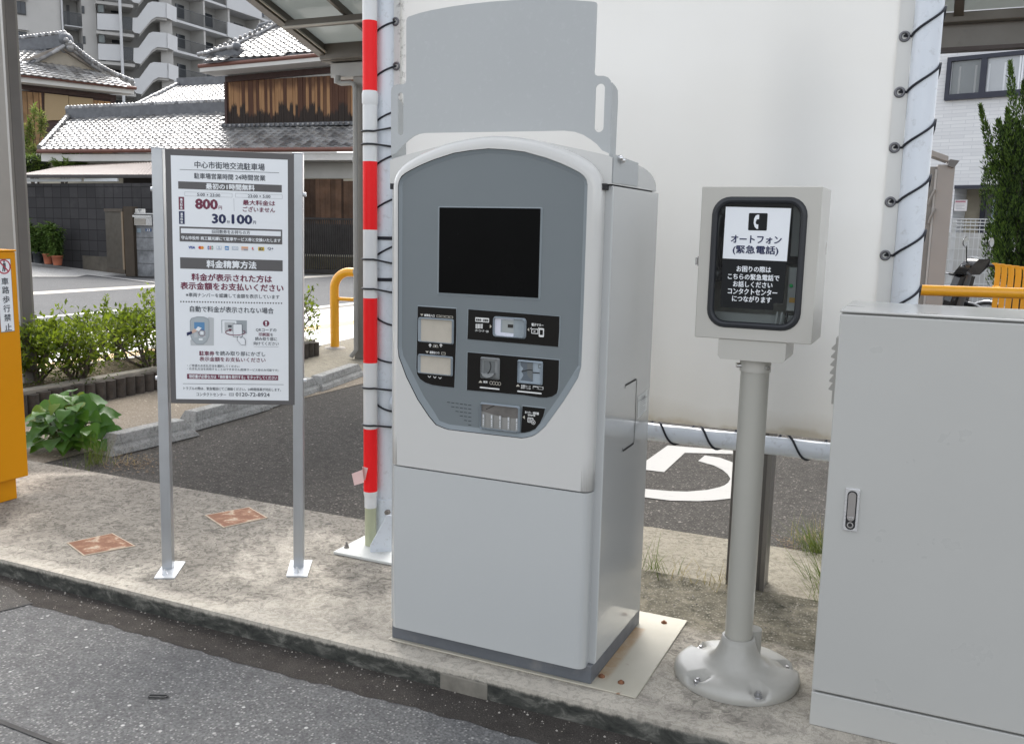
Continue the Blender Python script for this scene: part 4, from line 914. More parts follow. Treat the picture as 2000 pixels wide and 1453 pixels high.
for a in (-150, -40, 200, 60):
    c_, s_ = math.cos(R_(a)), math.sin(R_(a))
    mb = MB(); mb.cyl((-.49+.046*c_, 2.877+.046*s_, 1.022), (-.49+.060*c_, 2.877+.060*s_, 1.022), .007, CHROME, 8); mb.build('bolt', co_)
FLG, t, b, vec = base('flange_beige')
c = ramp(t, noise_node(t, vec, 7, 6, .65), [(.3, (.38,.37,.335)), (.7, (.44,.43,.395))]); c = mix(t, ramp(t, noise_node(t, vec, 26, 6, .7), [(.55, 0.0), (.75, .35)]), c, (.33,.32,.29)); t.links.new(c, b.inputs['Base Color']); b.inputs['Roughness'].default_value = .33
mb = MB()
PR = [(.196,.0), (.199,.012), (.197,.026), (.188,.036), (.172,.041), (.14,.043), (.115,.047), (.092,.056), (.075,.072), (.063,.095), (.055,.118), (.052,.137), (.0445,.138)]
BA = [math.atan2(G(x, y, .04).y-2.877, G(x, y, .04).x+.49) for x, y in ((1384,1266), (1521,1297), (1348,1326), (1495,1362))]
NS = 96; vs = []
for r_, z_ in PR:
    for j in range(NS):
        a = 2*math.pi*j/NS; rr2, z2 = r_, z_
        for b_ in BA:
            d_ = math.atan2(math.sin(a-b_), math.cos(a-b_)); dd = math.hypot(d_*.165, r_-.168)
            if dd < .026 or (r_ > .168 and abs(d_*.165) < .02): z2 = min(z2, .014+max(0, (.166-r_))*1.1)
        vs.append((-.49+rr2*math.cos(a), 2.877+rr2*math.sin(a), z2+.0005))
mb.add(vs, [(i*NS+j, i*NS+(j+1) % NS, (i+1)*NS+(j+1) % NS, (i+1)*NS+j) for i in range(len(PR)-1) for j in range(NS)], FLG, True)
fl0 = mb.build('flange', ph)
for b_ in BA:
    x, y = -.49+.168*math.cos(b_), 2.877+.168*math.sin(b_)
    mb = MB(); mb.lathe((x, y, .014), [(.014,0), (.014,.003), (.0125,.004), (.0125,.013), (.007,.014), (.0065,.021), (.002,.022)], M('nut_steel', (.42,.42,.43), .28, .9, var=.2), 6, False); mb.build('anchor_bolt', fl0)
mb = MB(); mb.cyl((-.455,2.93,.03), (-.455,2.93,.15), .03, FLG, 16); mb.build('pole_socket', fl0)
# ================================================================== control cabinet
CABM = M('cabinet_grey', (.475,.475,.452), .30, var=.02, vs=2, coat=.35)
CX0, CX1, CY0, CY1, CZ = -.236, .62, 2.672, 3.085, 1.222
cab = thing('control_cabinet', ((CX0+CX1)/2, CY0, 0), 'large pale grey steel control cabinet with one door and a recessed latch', 'cabinet')
mb = MB(); mb.box(CX0+.002, CX1-.002, CY0+.022, CY1, .1085, CZ-.006, CABM); mb.build('body', cab, .003)
mb = MB(); mb.box(CX0, CX1, CY0, CY0+.0195, .1105, CZ-.0105, CABM); dor = mb.build('door', cab, .004)
mb = MB(); mb.box(CX0-.0015, CX1+.0015, CY0+.0005, CY1+.003, CZ-.0065, CZ, CABM); mb.build('top_cover', cab, .003)
mb = MB(); mb.box(CX0, CX1, CY0+.002, CY1, .0005, .104, CABM); mb.build('plinth', cab, .003)
CF_ = Pl((0, CY0, 0), (1,0,0))
zc = lambda x, y: (1230+x/2.295, 820+y/2.295)
i0, j0, i1, j1 = cuv(CF_, [zc(967,303), zc(1033,309), zc(1020,500), zc(957,490)])
mb = MB(); mb.fbox(CF_, i0, i1, j0, j1, 0, .006, M('latch_chrome', (.72,.72,.72), .28, .55)); lt = mb.build('latch_plate', dor, .0015)
um = (i0+i1)/2
mb = MB(); q = rrect(i0+.006, j0+.004, i1-.006, j1-.006, .0125, 6); mb.prism([CF_.pt(u, v_, .0064) for u, v_ in q], CF_.N*-.0003, BLACK)
mb.build('latch_recess', lt)
mb = MB(); q = rrect(i0+.009, j0+.03, i1-.009, j1-.009, .010, 6); mb.prism([CF_.pt(u, v_, .011) for u, v_ in q], CF_.N*-.0045, M('satin_steel', (.5,.48,.47), .3, .9))
mb.fbox(CF_, i0+.011, i1-.011, j0+.034, j0+.042, .011, .012, CHROME)
mb.build('latch_lever', lt, .001)
mb = MB(); mb.cyl(CF_.pt(um, j0+.018, .0064), CF_.pt(um, j0+.018, .0085), .009, CHROME, 16); mb.cyl(CF_.pt(um, j0+.018, .0085), CF_.pt(um, j0+.018, .0092), .0055, BLACK, 12); mb.build('keyhole', lt)
VF = lambda y: PY(1625, y, 2.78).z
mb = MB(); zt_, zb_ = VF(655), VF(782); VM = M('vent_grey', (.40,.39,.36), .4)
mb.box(CX0-.010, CX0+.001, 2.72, 2.86, zb_, zt_, VM)
k_ = 6; hgt = (zt_-zb_-.05)/k_
for i in range(k_):
    z0 = zb_+.035+hgt*i; mb.prism([(CX0-.010, 2.735, z0), (CX0-.010, 2.735, z0+hgt*.9), (CX0-.0215, 2.735, z0+hgt*.32), (CX0-.0215, 2.735, z0+hgt*.12)], (0, .11, 0), VM)
mb.build('louvre_vent', cab)
# ================================================================== orange gate machine
ORA = M('gate_orange', (.66,.27,.004), .45, var=.03, vs=2, dirt=(.5,.2,.005), dirt_amt=.2, spec=.2)
gm = thing('gate_machine', (-4.45, 2.85, 0), 'orange gate machine cabinet with a vertical no walking notice, cut by the left edge', 'gate machine')
GX = -4.175
mb = MB(); mb.box(-4.75, GX, 2.45, 3.16, .112, 1.258, ORA); gb = mb.build('body', gm, .006)
mb = MB(); mb.box(-4.72, GX-.03, 2.48, 3.11, .0005, .112, ORA); mb.build('plinth', gm, .004)
mb = MB(); mb.box(-4.753, GX+.003, 2.447, 3.163, 1.2585, 1.268, ORA); mb.build('top_cover', gm, .003)
GF = Pl((GX, 3.16, 0), (0,1,0)); zg = lambda x, y: (x/2.74, 470+y/2.74)
mb = MB(); mb.fpoly(GF, [zg(-22,100), zg(55,97), zg(78,485), zg(4,493)], M('notice_rim', (.12,.12,.12), .5), .001, .0006)
mb.fpoly(GF, [zg(-20,103), zg(53,100), zg(76,482), zg(6,489)], SWH, .0016, .0005)
LG = .0022
NRED = M('notice_red', (.42,.03,.06), .5)
mb.fdisc(GF, *zg(20,140), 13.2, NRED, LG, inner=.82); mb.fline(GF, zg(-2,116), zg(44,166), 2.4, NRED, LG+.0006)
mb.fdisc(GF, *zg(20,113), 1.7, I_DK, LG); mb.fpoly(GF, [zg(14,120), zg(28,119), zg(30,140), zg(26,166), zg(20,166), zg(19,146), zg(15,166), zg(10,166), zg(13,140)], I_DK, LG)
for ch, x, y in (('車',24,218), ('路',28,265), ('歩',31,315), ('行',34,363), ('禁',38,412), ('止',42,463)):
    mb.text(GF, ch, *zg(x-17,y+1), *zg(x+19,y-1), 38/2.74, I_DK, .012, LG)
mb.build('notice', gb)
# ================================================================== white banner frame, banner, cords
WPO = M('frame_white', (.64,.68,.73), .3, var=.02, vs=3, dirt=(.25,.24,.22), dirt_amt=.45, ds=34, coat=.15)
WPL = M('frame_plate_white', (.62,.63,.60), .45, var=.06, vs=8, dirt=(.25,.22,.17), dirt_amt=.6, ds=16)
RBOLT = M('dull_bolt', (.22,.2,.18), .5, .5, var=.3, vs=60)
BY = 3.43
LXc = PY(752, 800, BY).x; RXc = PY(1791, 300, BY).x
frm = thing('pipe_stand', (LXc, BY, 0), 'white steel pipe frame on bolted base plates holding the white banner', 'frame')
LRc = .047
mb = MB(); mb.cyl((LXc, BY, .21), (LXc, BY, 3.3), LRc, WPO, 32); lp = mb.build('post', frm)
mb = MB(); mb.cyl((LXc, BY, .012), (LXc, BY, .215), .0525, WPO, 32); mb.build('post_sleeve', lp)
for x, y in ((757, 1000), (757, 1049)):
    p = PY(x, y, BY-.05); mb = MB(); mb.cyl(p+Vector((0,.008,0)), p+Vector((0,-.010,0)), .0115, RBOLT, 6); mb.cyl(p+Vector((0,-.008,0)), p+Vector((0,-.014,0)), .006, RBOLT, 8); mb.build('bolt', lp)
mb = MB(); c0_ = G(651, 1077, .012); mb.box(c0_.x, c0_.x+.34, c0_.y, c0_.y+.36, .001, .013, WPL); bpl = mb.build('base_plate', frm, .002)
mb = MB(); p = G(677, 1069, .013); mb.lathe(p, [(.013,0), (.013,.003), (.010,.004), (.010,.014), (.0055,.015), (.0055,.027)], RBOLT, 6); mb.build('anchor_bolt', bpl)
mb = MB(); p = G(723, 1078, .013); gq = [(p.x, p.y, .013), (p.x+.075, p.y+.055, .013), (p.x+.075, p.y+.055, .175), (p.x+.058, p.y+.043, .175), (p.x, p.y, .04)]
mb.prism(gq, Vector((-.006, .008, 0)), WPO); mb.build('gusset', bpl, .0015)
mb = MB(); mb.cyl((RXc, BY, .012), (RXc, BY, 3.3), .0445, WPO, 32); rp = mb.build('post', frm)
mb = MB(); mb.box(RXc-.16, RXc+.16, BY-.17, BY+.17, .001, .013, WPL); mb.build('base_plate', frm, .002)
mb = MB(); mb.cyl((LXc+LRc-.004, BY, .653), (RXc-.041, BY, .653), .034, WPO, 24); mb.build('bottom_rail', frm)
mb = MB(); mb.cyl((LXc+LRc-.004, BY, 3.24), (RXc-.041, BY, 3.24), .034, WPO, 24); mb.build('top_rail', frm)
BAN, t, b, vec = base('banner_vinyl')
sx = _n(t, 'ShaderNodeSeparateXYZ'); t.links.new(vec, sx.inputs[0])
c = ramp(t, noise_node(t, vec, .9, 4), [(.3, (.70,.695,.665)), (.7, (.755,.755,.735))])
sp = ramp(t, noise_node(t, stretch(t, vec, (1,1,.7)), 30, 9, .8, .6), [(.675, 0.0), (.72, .85)])
sp = math_(t, 'MULTIPLY', sp, ramp(t, noise_node(t, vec, 2.2, 3), [(.5, 0.0), (.62, 1.0)]))
c = mix(t, sp, c, (.2,.19,.17))
wob = math_(t, 'MULTIPLY_ADD', noise_node(t, vec, 6, 5), .09, -.045); zed = math_(t, 'ADD', sx.outputs['Z'], wob)
c = mix(t, ramp(t, zed, [(.004, .75), (.02, .4), (.09, .12), (.35, 0.0)]), c, (.36,.30,.2))
# left hem, mildew streaks
xx = math_(t, 'ADD', sx.outputs['X'], math_(t, 'MULTIPLY_ADD', noise_node(t, stretch(t, vec, (1,1,.25)), 40, 6, .8), .06, -.03))
c = mix(t, math_(t, 'MULTIPLY', ramp(t, xx, [(.03, 0.0), (.042, 1.0), (.052, 1.0), (.07, 0.0)]), ramp(t, noise_node(t, vec, 26, 8, .8), [(.5, 0.0), (.62, .7)])), c, (.1,.09,.08))
t.links.new(c, b.inputs['Base Color']); b.inputs['Roughness'].default_value = .5
tr = _n(t, 'ShaderNodeBsdfTranslucent'); t.links.new(c, tr.inputs['Color']); ms = _n(t, 'ShaderNodeMixShader'); ms.inputs[0].default_value = .16
t.links.new(b.outputs[0], ms.inputs[1]); t.links.new(tr.outputs[0], ms.inputs[2]); t.links.new(ms.outputs[0], t.nodes['Material Output'].inputs['Surface'])
bump(t, b, math_(t, 'ADD', noise_node(t, stretch(t, vec, (.6,1,1)), 2.0, 3), math_(t, 'MULTIPLY', noise_node(t, vec, 400, 2), .02)), .35, .02)
BX_0, BX_1, BZ0, BZ1 = PY(765, 200, BY).x, PY(1764, 300, BY).x, .698, 3.17
ban = thing('banner', (BX_0, BY, BZ0), 'large blank off white vinyl banner laced inside the white pipe frame', 'banner')
mb = MB(); NX, NZ = 60, 60; vs = []
for j in range(NZ+1):
    for i in range(NX+1):
        u, v_ = i/NX, j/NZ
        edge = min(u, 1-u, v_, 1-v_)
        y = BY+.0035*math.sin(v_*math.pi*24)*math.exp(-min(u,1-u)*14)+.0035*math.sin(u*math.pi*22)*math.exp(-min(v_,1-v_)*16)+.010*noise.noise(Vector((u*2.2, v_*2.6, 2)))+.003*noise.noise(Vector((u*7, v_*5, 9)))
        x = BX_0+(BX_1-BX_0)*u; z = BZ0+(BZ1-BZ0)*v_
        if u == 0: x += .006*math.sin(v_*math.pi*24)
        if u == 1: x -= .006*math.sin(v_*math.pi*24)
        vs.append((x, y, z))
mb.add(vs, [(j*(NX+1)+i, j*(NX+1)+i+1, (j+1)*(NX+1)+i+1, (j+1)*(NX+1)+i) for j in range(NZ) for i in range(NX)], BAN, True); mb.build('sheet', ban)
HEM = M('hem_vinyl', (.70,.705,.69), .45, var=.03)
for x0, x1 in ((BX_0+.0015, BX_0+.046), (BX_1-.046, BX_1-.0015)):
    mb = MB(); mb.box(x0, x1, BY-.009, BY-.0075, BZ0+.01, BZ1-.01, BAN); mb.build('hem', ban)
GRM = M('grommet', (.16,.16,.17), .35, .7, var=.1); CORD = M('cord_black', (.012,.014,.022), .7, var=.3, vs=300)
Lpx = [(772,43), (774,130), (773,218), (772,303), (771,388)]; Rpx = [(1767,72), (1757,181), (1747,289), (1739,395), (1729,499)]
Ez = []
for (x, y), side in [(p, 0) for p in Lpx]+[(p, 1) for p in Rpx]:
    p = PY(x, y, BY-.010); Ez.append((p, side))
    mb = MB(); ring_ = [p+Vector((.0135*math.cos(2*math.pi*i/20), 0, .0135*math.sin(2*math.pi*i/20))) for i in range(20)]
    mb.tube(ring_, .0048, GRM, 8, closed=True); mb.build('grommet', ban)
def lacing(name, cx, r, es, label, flip, extra=None, drop=.09):
    """cord spiralling round a post through the grommets es (top to bottom)"""
    path = []
    for k, p in enumerate(es):
        nxt = es[k+1].z if k+1 < len(es) else p.z-.21
        path.append(p+Vector((0, -.006, 0)))
        a0, a1 = (-12, -182) if not flip else (192, 362)
        N_ = 14
        zz0, zz1 = (p.z-.002, p.z-drop) if not flip else (p.z, p.z+drop*.9)
        for i in range(N_+1):
            f_ = i/N_; a = R_(a0+(a1-a0)*f_); zc_ = zz0+(zz1-zz0)*(f_**1.25)
            path.append(Vector((cx+r*math.cos(a), BY+r*math.sin(a), zc_)))
        for i in range(1, 9):
            f_ = i/9; a = R_(a1+(180 if flip else -180)*f_*.92); path.append(Vector((cx+r*math.cos(a), BY+r*math.sin(a), zz1+(nxt-zz1)*f_)))
    mb = MB(); mb.tube(path, .0042, CORD, 7)
    if extra: extra(mb)
    return tag(mb.build(name, None, loc=es[0]), label, 'cord')
eL = [p for p, s_ in Ez if s_ == 0]; eR = [p for p, s_ in Ez if s_ == 1]
eL = [eL[0]+Vector((0,0,.42)), eL[0]+Vector((0,0,.21))] + eL + [Vector((eL[-1].x, eL[-1].y, eL[-1].z-.2))]
eR = [eR[0]+Vector((0,0,.5)), eR[0]+Vector((0,0,.25))] + eR + [Vector((eR[-1].x, eR[-1].y, PY(1722, 605, BY).z))]
def wraps(mb):
    for y in (467, 548):
        z = PY(745, y, BY-.05).z
        for k in range(2): mb.tube([Vector((LXc+(LRc+.003)*math.cos(2*math.pi*i/24), BY+(LRc+.003)*math.sin(2*math.pi*i/24), z+k*.007)) for i in range(24)], .0042, CORD, 6, closed=True)
    for ya, yb_ in ((597,622), (684,702), (764,792)):                      # lower turns slope the other way
        za = PY(735, ya, BY).z; zb2 = PY(765, yb_, BY-.05).z
        path = []
        for i in range(26):
            f_ = i/25; a = R_(182+178*f_); path.append(Vector((LXc+(LRc+.004)*math.cos(a), BY+(LRc+.004)*math.sin(a), za+(zb2-za)*1.8*math.sin(f_*1.45))))
        mb.tube(path, .0042, CORD, 6)
lacing('lacing_cord', LXc, LRc+.0035, eL, 'black cord spiralling around the left white post beside the striped pole', False, wraps)
lacing('lacing_cord', RXc, .0445+.0035, eR, 'black cord spiralling around the right white post above the cabinet', True, None, .10)
mb = MB()
for k in range(-7, 6):
    x0 = PY(1297, 836, BY).x+.163*k
    if x0 < LXc+.1 or x0 > RXc-.1: continue
    path = [Vector((x0-.03, BY+.02, .70))]
    for i in range(15):
        a = R_(80-230*i/14); path.append(Vector((x0-.012+.085*(i/14), BY-math.cos(a)*.0375 if True else 0, .653+.0375*math.sin(a))))
    path.append(Vector((x0+.11, BY+.03, .69)))
    mb.tube(path, .0042, CORD, 7)
tag(mb.build('lacing_cord', None, loc=(PY(1350,832,BY).x, BY, .653)), 'black cord lacing the banner to the white bottom rail', 'cord')
# ---------------- red and white striped poles strapped to the frame post
SRED = M('stripe_red', (.88,.014,.018), .4, var=.02, spec=.25); SWT = M('stripe_white', (.70,.71,.71), .35, var=.02); SCL = M('sleeve_clear', (.42,.44,.30), .3, var=.06)
def striped(name, cx, cy, r, edges, zb0, label, top=3.25):
    t_ = thing(name, (cx, cy, zb0), label, 'pole', 'striped poles')
    mb = MB(); zs_ = [top]+edges; rr3 = r
    for i in range(len(edges)):
        mb.cyl((cx, cy, zs_[i+1]), (cx, cy, zs_[i]), rr3, SRED if i % 2 else SWT, 20)
    mb.lathe((cx, cy, PY(720, 192, cy).z), [(r, -.03), (r+.003, -.02), (r+.003, .015), (r, .028)], SWT, 20)
    mb.build('shaft', t_)
    z0 = edges[-1]; mb = MB(); mb.cyl((cx, cy, z0-.075), (cx, cy, z0), r*.88, SWT, 20); mb.lathe((cx, cy, z0), [(r*.88,-.03), (r,-.012), (r,0)], SWT, 20); mb.build('ferrule', t_)
    mb = MB(); mb.cyl((cx, cy, zb0), (cx, cy, z0-.072), r*.84, SCL, 20); mb.build('sleeve', t_)
    return t_
p0_ = PY(711, 600, 3.345); p1_ = PY(735.5, 600, 3.345); SX, SRr = (p0_.x+p1_.x)/2, (p1_.x-p0_.x)/2*.95; SY = 3.345
edg = [PY(722, y, SY).z for y in (42,181,316,449,582,708,836,958)]
sp1 = striped('striped_pole', SX, SY, SRr, edg, .0135, 'front one of the red and white poles, with pale sleeve foot and pink tape', 3.3)
edg2 = [PY(738, y, 3.43).z for y in (-20,120,262,398,530,660,790,908)]
sp2 = striped('striped_pole', PY(738.5, 850, 3.43).x-SRr*.62, 3.425, SRr*.8, edg2, .0135, 'second red and white pole mostly hidden behind the front one', 2.4)
STR = M('strap_black', (.012,.014,.018), .45, var=.1)
for y, cx2, th in ((258,LXc,.006), (283,LXc,.006), (506,LXc,.006), (563,LXc,.006), (755,LXc,.006), (827,LXc,.006)):
    zL = PY(711, y, SY).z
    slope = .02 if y in (258,) else (-.004 if y == 283 else -.016)
    cl = [(cx3+r3*math.cos(R_(a)), cy3+r3*math.sin(R_(a)), z3) for cx3, cy3, r3, z3 in ((SX, SY, SRr+.004, zL), (LXc, BY, LRc+.006, zL+slope)) for a in range(0, 360, 10)]
    def half(ps):
        o_ = []
        for p in ps:
            while len(o_) > 1 and (o_[-1][0]-o_[-2][0])*(p[1]-o_[-2][1])-(o_[-1][1]-o_[-2][1])*(p[0]-o_[-2][0]) <= 0: o_.pop()
            o_.append(p)
        return o_
    cl.sort(); lo_ = half(cl); hi_ = half(cl[::-1]); pts = [Vector(p) for p in lo_[:-1]+hi_[:-1]]
    mb = MB(); mb.tube(pts, th*.75, STR, 6, closed=True); mb.build('strap', sp1)
PNK = M('pink_tape', (.80,.56,.54), .5, var=.05)
mb = MB(); q = [PY(x, y, SY-.06) for x, y in ((687,925), (708,917), (711,942), (692,948))]; q2 = [PY(x, y, SY-SRr-.003) for x, y in ((708,911), (718.5,914), (713,938), (709,935))]
mb.prism(q, (0, .0006, 0), PNK); mb.prism(q2, (0, .0006, 0), PNK); mb.prism([q[1], q2[0], q2[3], q[2]], (0, .0006, 0), PNK); mb.build('pink_tape', sp1)
# ---------------- dark post behind the phone pole
BRZ = M('bronze_steel', (.115,.108,.10), .4, .3, var=.1, vs=5)
a_, c_ = PY(1431, 890, 3.66), PY(1506, 890, 3.66)
dp = thing('steel_post', ((a_.x+c_.x)/2, 3.72, -.05), 'dark bronze square steel post standing behind the phone pole', 'post')
mb = MB(); mb.box(a_.x, c_.x, 3.665, 3.80, -.06, 2.35, BRZ); mb.build('shaft', dp, .003)
mb = MB(); mb.box(c_.x-.012, c_.x+.006, 3.655, 3.6645, -.06, 2.35, M('bronze_strip', (.2,.19,.175), .3, .5)); mb.build('edge_strip', dp, .002)
# ---------------- grass at the slab edge
GRS = leafmat('grass_green', (.055,.085,.02), (.14,.17,.05), .3); GRY = leafmat('grass_dry', (.28,.23,.12), (.40,.33,.2), .2)
def tuft(name, spots, label_kind='stuff'):
    mb = MB()
    for (x, y, z, n_, h_, sp_, mat, dirx) in spots:
        for i in range(n_):
            b0_ = Vector((x+random.gauss(0, sp_), y+random.gauss(0, sp_), z)); a = random.uniform(0, 6.28); lean = random.uniform(.15, .8)
            d = Vector((math.cos(a)*lean+dirx, math.sin(a)*lean, 1)).normalized(); L_ = h_*random.uniform(.5, 1.15); w_ = random.uniform(.0009, .0021); sd_ = Vector((-math.sin(a), math.cos(a), 0))*w_
            pts = []
            for k in range(5):
                f_ = k/4; c_ = b0_+d*L_*f_+Vector((math.cos(a), math.sin(a), -.9))*L_*.35*lean*f_*f_; pts += [c_-sd_*(1-f_*.9), c_+sd_*(1-f_*.9)]
            mb.add(pts, [(2*k, 2*k+1, 2*k+3, 2*k+2) for k in range(4)], mat)
    return tag(mb.build(name, None, loc=(spots[0][0], spots[0][1], 0)), kind='stuff')
random.seed(21)
def gg(x, y, z=0): p = G(x, y, z); return (p.x, p.y, z)
tuft('grass', [(*gg(1270,1112), 26, .21, .02, GRS, .0), (*gg(1300,1122), 12, .16, .03, GRS, -.2), (*gg(1330,1125), 26, .10, .05, GRY, 0), (*gg(1400,1138), 34, .11, .06, GRY, 0), (*gg(1450,1142), 16, .10, .04, GRY, 0)])
tuft('grass', [(*gg(1606,1085,-.03), 190, .21, .045, GRS, -.35), (*gg(1625,1150,-.03), 80, .24, .04, GRS, -.55), (*gg(1590,1060,-.03), 40, .16, .05, GRY, -.2), (*gg(1620,1180,-.02), 40, .2, .05, GRS, -.4)])
# ================================================================== middle ground
COLM = M('column_bronze', (.22,.205,.185), .4, .25, var=.06, vs=4); COLD = M('column_dark', (.085,.075,.065), .45, .2, var=.08)
COLB = M('beam_grey', (.34,.335,.32), .5, var=.06, vs=3, dirt=(.2,.19,.17), dirt_amt=.4)
PIPE = M('pipe_grey', (.28,.275,.26), .45, var=.06)
# tall column at the left edge
c_ = G(63, 790, -.055)
lc = thing('roof_column', (c_.x-.1, c_.y, -.055), 'tall grey brown steel column behind the orange gate machine', 'column')
mb = MB(); mb.box(c_.x-.34, c_.x, c_.y-.06, c_.y+.07, -.055, 3.6, COLM); mb.build('shaft', lc, .006)
mb = MB()
mb.box(c_.x-.02, c_.x+.003, c_.y-.063, c_.y-.0605, -.05, 3.6, M('column_edge', (.4,.39,.37), .35, .4)); mb.build('edge_trim', lc)
mb = MB(); mb.box(c_.x+.0005, c_.x+.004, c_.y-.035, c_.y+.045, -.05, 3.6, M('column_groove', (.15,.14,.13), .45, .3)); mb.build('groove_strip', lc)
# carport roof on the centre column
E0 = PY(643, 118, 8.6); ZS = lambda Y: E0.z+(8.6-Y)*.285
rf = thing('carport', (-5.83, 8.64, -.05), 'bronze framed carport roof with clear panels on a grey column and downpipe', 'carport')
p0, p1 = PY(697, 400, 8.66), PY(721, 400, 8.66)
mb = MB(); mb.box(p0.x, p1.x+.03, 8.60, 8.74, -.05, 3.02, COLM); mb.build('column', rf, .005)
mb = MB(); mb.box(E0.x+.03, -4.0, 8.58, 8.76, PY(700,149,8.58).z, PY(700,121,8.58).z, COLB); mb.build('header_beam', rf, .004)
GU = M('gutter_bronze', (.12,.108,.092), .4, .3, var=.06)
mb = MB(); mb.box(E0.x-.06, -4.0, 8.52, 8.80, E0.z-.03, E0.z+.09, GU); mb.box(E0.x-.02, -4.0, 8.45, 8.515, E0.z-.02, E0.z+.16, GU); mb.build('gutter', rf, .008)
dpx = PY(694, 300, 8.53); ds_ = PY(659, 152, 8.53); dz_ = PY(676, 163, 8.53).z
mb = MB(); mb.tube([(ds_.x, 8.53, ds_.z+.02), (ds_.x, 8.53, dz_+.05), (ds_.x+.012, 8.53, dz_+.012), (ds_.x+.05, 8.53, dz_), (dpx.x-.06, 8.53, dz_), (dpx.x-.015, 8.53, dz_-.015), (dpx.x, 8.53, dz_-.06), (dpx.x, 8.53, .06), (dpx.x-.06, 8.52, -.02)], .026, PIPE, 12)
for z in (2.1, .9): mb.cyl((dpx.x, 8.53, z), (dpx.x, 8.53, z+.05), .032, PIPE, 12)
mb.cyl((ds_.x, 8.53, ds_.z-.06), (ds_.x, 8.53, ds_.z+.02), .036, PIPE, 12)
dpo = mb.build('downpipe', rf)
LEN = 3.3
def slopebar(x0, x1, ya, yb, h0, h1, mat, name):
    mb = MB(); A = Vector((x0, ya, ZS(ya)+h0)); mb.obox(A, Vector((x1-x0, 0, 0)), Vector((0, yb-ya, ZS(yb)-ZS(ya))), Vector((0, 0, h1-h0)), mat); return mb.build(name, rf, .004)
slopebar(E0.x-.05, E0.x+.05, 8.5, 8.6-LEN, -.02, .13, GU, 'end_beam')
slopebar(E0.x+.055, E0.x+.075, 8.5, 8.6-LEN, -.0, .02, M('trim_pale', (.42,.4,.36), .5), 'end_trim')
for k in (.0, 1.12, 2.24): slopebar(E0.x+.74+1.1*k*.6, E0.x+.78+1.1*k*.6, 8.5, 8.6-LEN, .02, .09, GU, 'rafter')
for yy in (7.82, 6.9, 6.0):
    mb = MB(); mb.box(E0.x+.05, -4.0, yy-.035, yy+.035, ZS(yy)-.055, ZS(yy)+.02, GU); mb.box(E0.x+.05, -4.0, yy-.075, yy-.036, ZS(yy)-.06, ZS(yy)-.045, M('trim_pale', (.42,.4,.36), .5)); mb.build('purlin', rf, .003)
POLY = bpy.data.materials.new('clear_panel'); POLY.use_nodes = True; t = POLY.node_tree; b = t.nodes['Principled BSDF']
b.inputs['Base Color'].default_value = (.36,.38,.37,1); b.inputs['Roughness'].default_value = .15
tr = _n(t, 'ShaderNodeBsdfTranslucent'); tr.inputs[0].default_value = (.40,.42,.41,1); ms = _n(t, 'ShaderNodeMixShader'); ms.inputs[0].default_value = .55
t.links.new(b.outputs[0], ms.inputs[1]); t.links.new(tr.outputs[0], ms.inputs[2]); t.links.new(ms.outputs[0], t.nodes['Material Output'].inputs['Surface'])
mb = MB(); mb.obox((E0.x+.05, 8.5, ZS(8.5)+.095), Vector((2.2, 0, 0)), Vector((0, -LEN, LEN*.285)), Vector((0,0,.006)), POLY); mb.build('roof_panel', rf)
# concrete wheel stops in a row
def stop(a, c, label):
    """a, c: near-left and far-right foot of the side that faces the parking space"""
    d = (c-a).normalized(); n_ = Vector((-d.y, d.x, 0)); L_ = (c-a).length
    o = thing('wheel_stop', a.lerp(c, .5), label, 'wheel stop', 'concrete wheel stops along the verge')
    prof = [(0, 0), (.012, .035), (.035, .055), (.035, .07), (.05, .125), (.15, .125), (.19, 0)]
    mb = MB(); e0 = [a+n_*u+Vector((0,0,z)) for u, z in prof]; ins = .09
    k = len(prof); st = [(0, 0.0, 0.0), (.0, 0, 0)]
    s0 = [a+n_*u+d*(ins*z/.125)+Vector((0,0,z)) for u, z in prof]; s1 = [c+n_*u-d*(ins*z/.125)+Vector((0,0,z)) for u, z in prof]
    mb.add(s0+s1, [(i, i+k, (i+1) % k+k, (i+1) % k) for i in range(k)], STOPC); mb.add(s0, [tuple(range(k))], STOPC); mb.add(s1, [tuple(range(k))[::-1]], STOPC)
    mb.build('block', o, .006); return o
zst = -.055
ST = [((219,893), (391,851), 'chamfered concrete wheel stop beside the big leaved weed'), ((379,843), (529,800), 'chamfered concrete wheel stop seen between the sign posts'),
      ((532,797), (632,762), 'low concrete wheel stop crossing the right post of the sign'), ((631,765), (716,733), 'concrete wheel stop near the foot of the striped poles')]
for a, c, l in ST: stop(G(*a, zst), G(*c, zst), l)
# hedge bed with log edging
EDG = M('log_edging', (.055,.045,.037), .9, var=.3, vs=14, bumpv=.5, bs=40); EDT = M('edging_cap', (.27,.245,.205), .9, var=.2, vs=12)
SOIL = asphalt('bed_soil', (.10,.08,.05), (.2,.165,.11), (.34,.29,.2), .35, 45, (.09,.075,.05), .7)
def edging(pa, pc, label):
    d = (pc-pa).normalized(); L_ = (pc-pa).length; n_ = max(2, int(L_/.105)); up = Vector((0,0,1)); nn = Vector((-d.y, d.x, 0))
    o = thing('log_edging', pa.lerp(pc, .5), label, 'edging', 'log style edging blocks')
    mb = MB()
    for i in range(n_):
        c0_ = pa+d*(i+.5)*L_/n_; mb.cyl(c0_+nn*.05, c0_+nn*.05+up*random.uniform(.155,.168), L_/n_*.5, EDG, 10)
    mb.build('logs', o); mb = MB(); mb.obox(pa+nn*.07+up*.10, d*L_, nn*.11, up*.085, EDT); mb.build('backing', o, .008); return o
random.seed(5)
EA, EB, EC, ED_ = G(65,812,-.055), G(315,761,-.055), G(595,701,-.055), G(627,695,-.055)
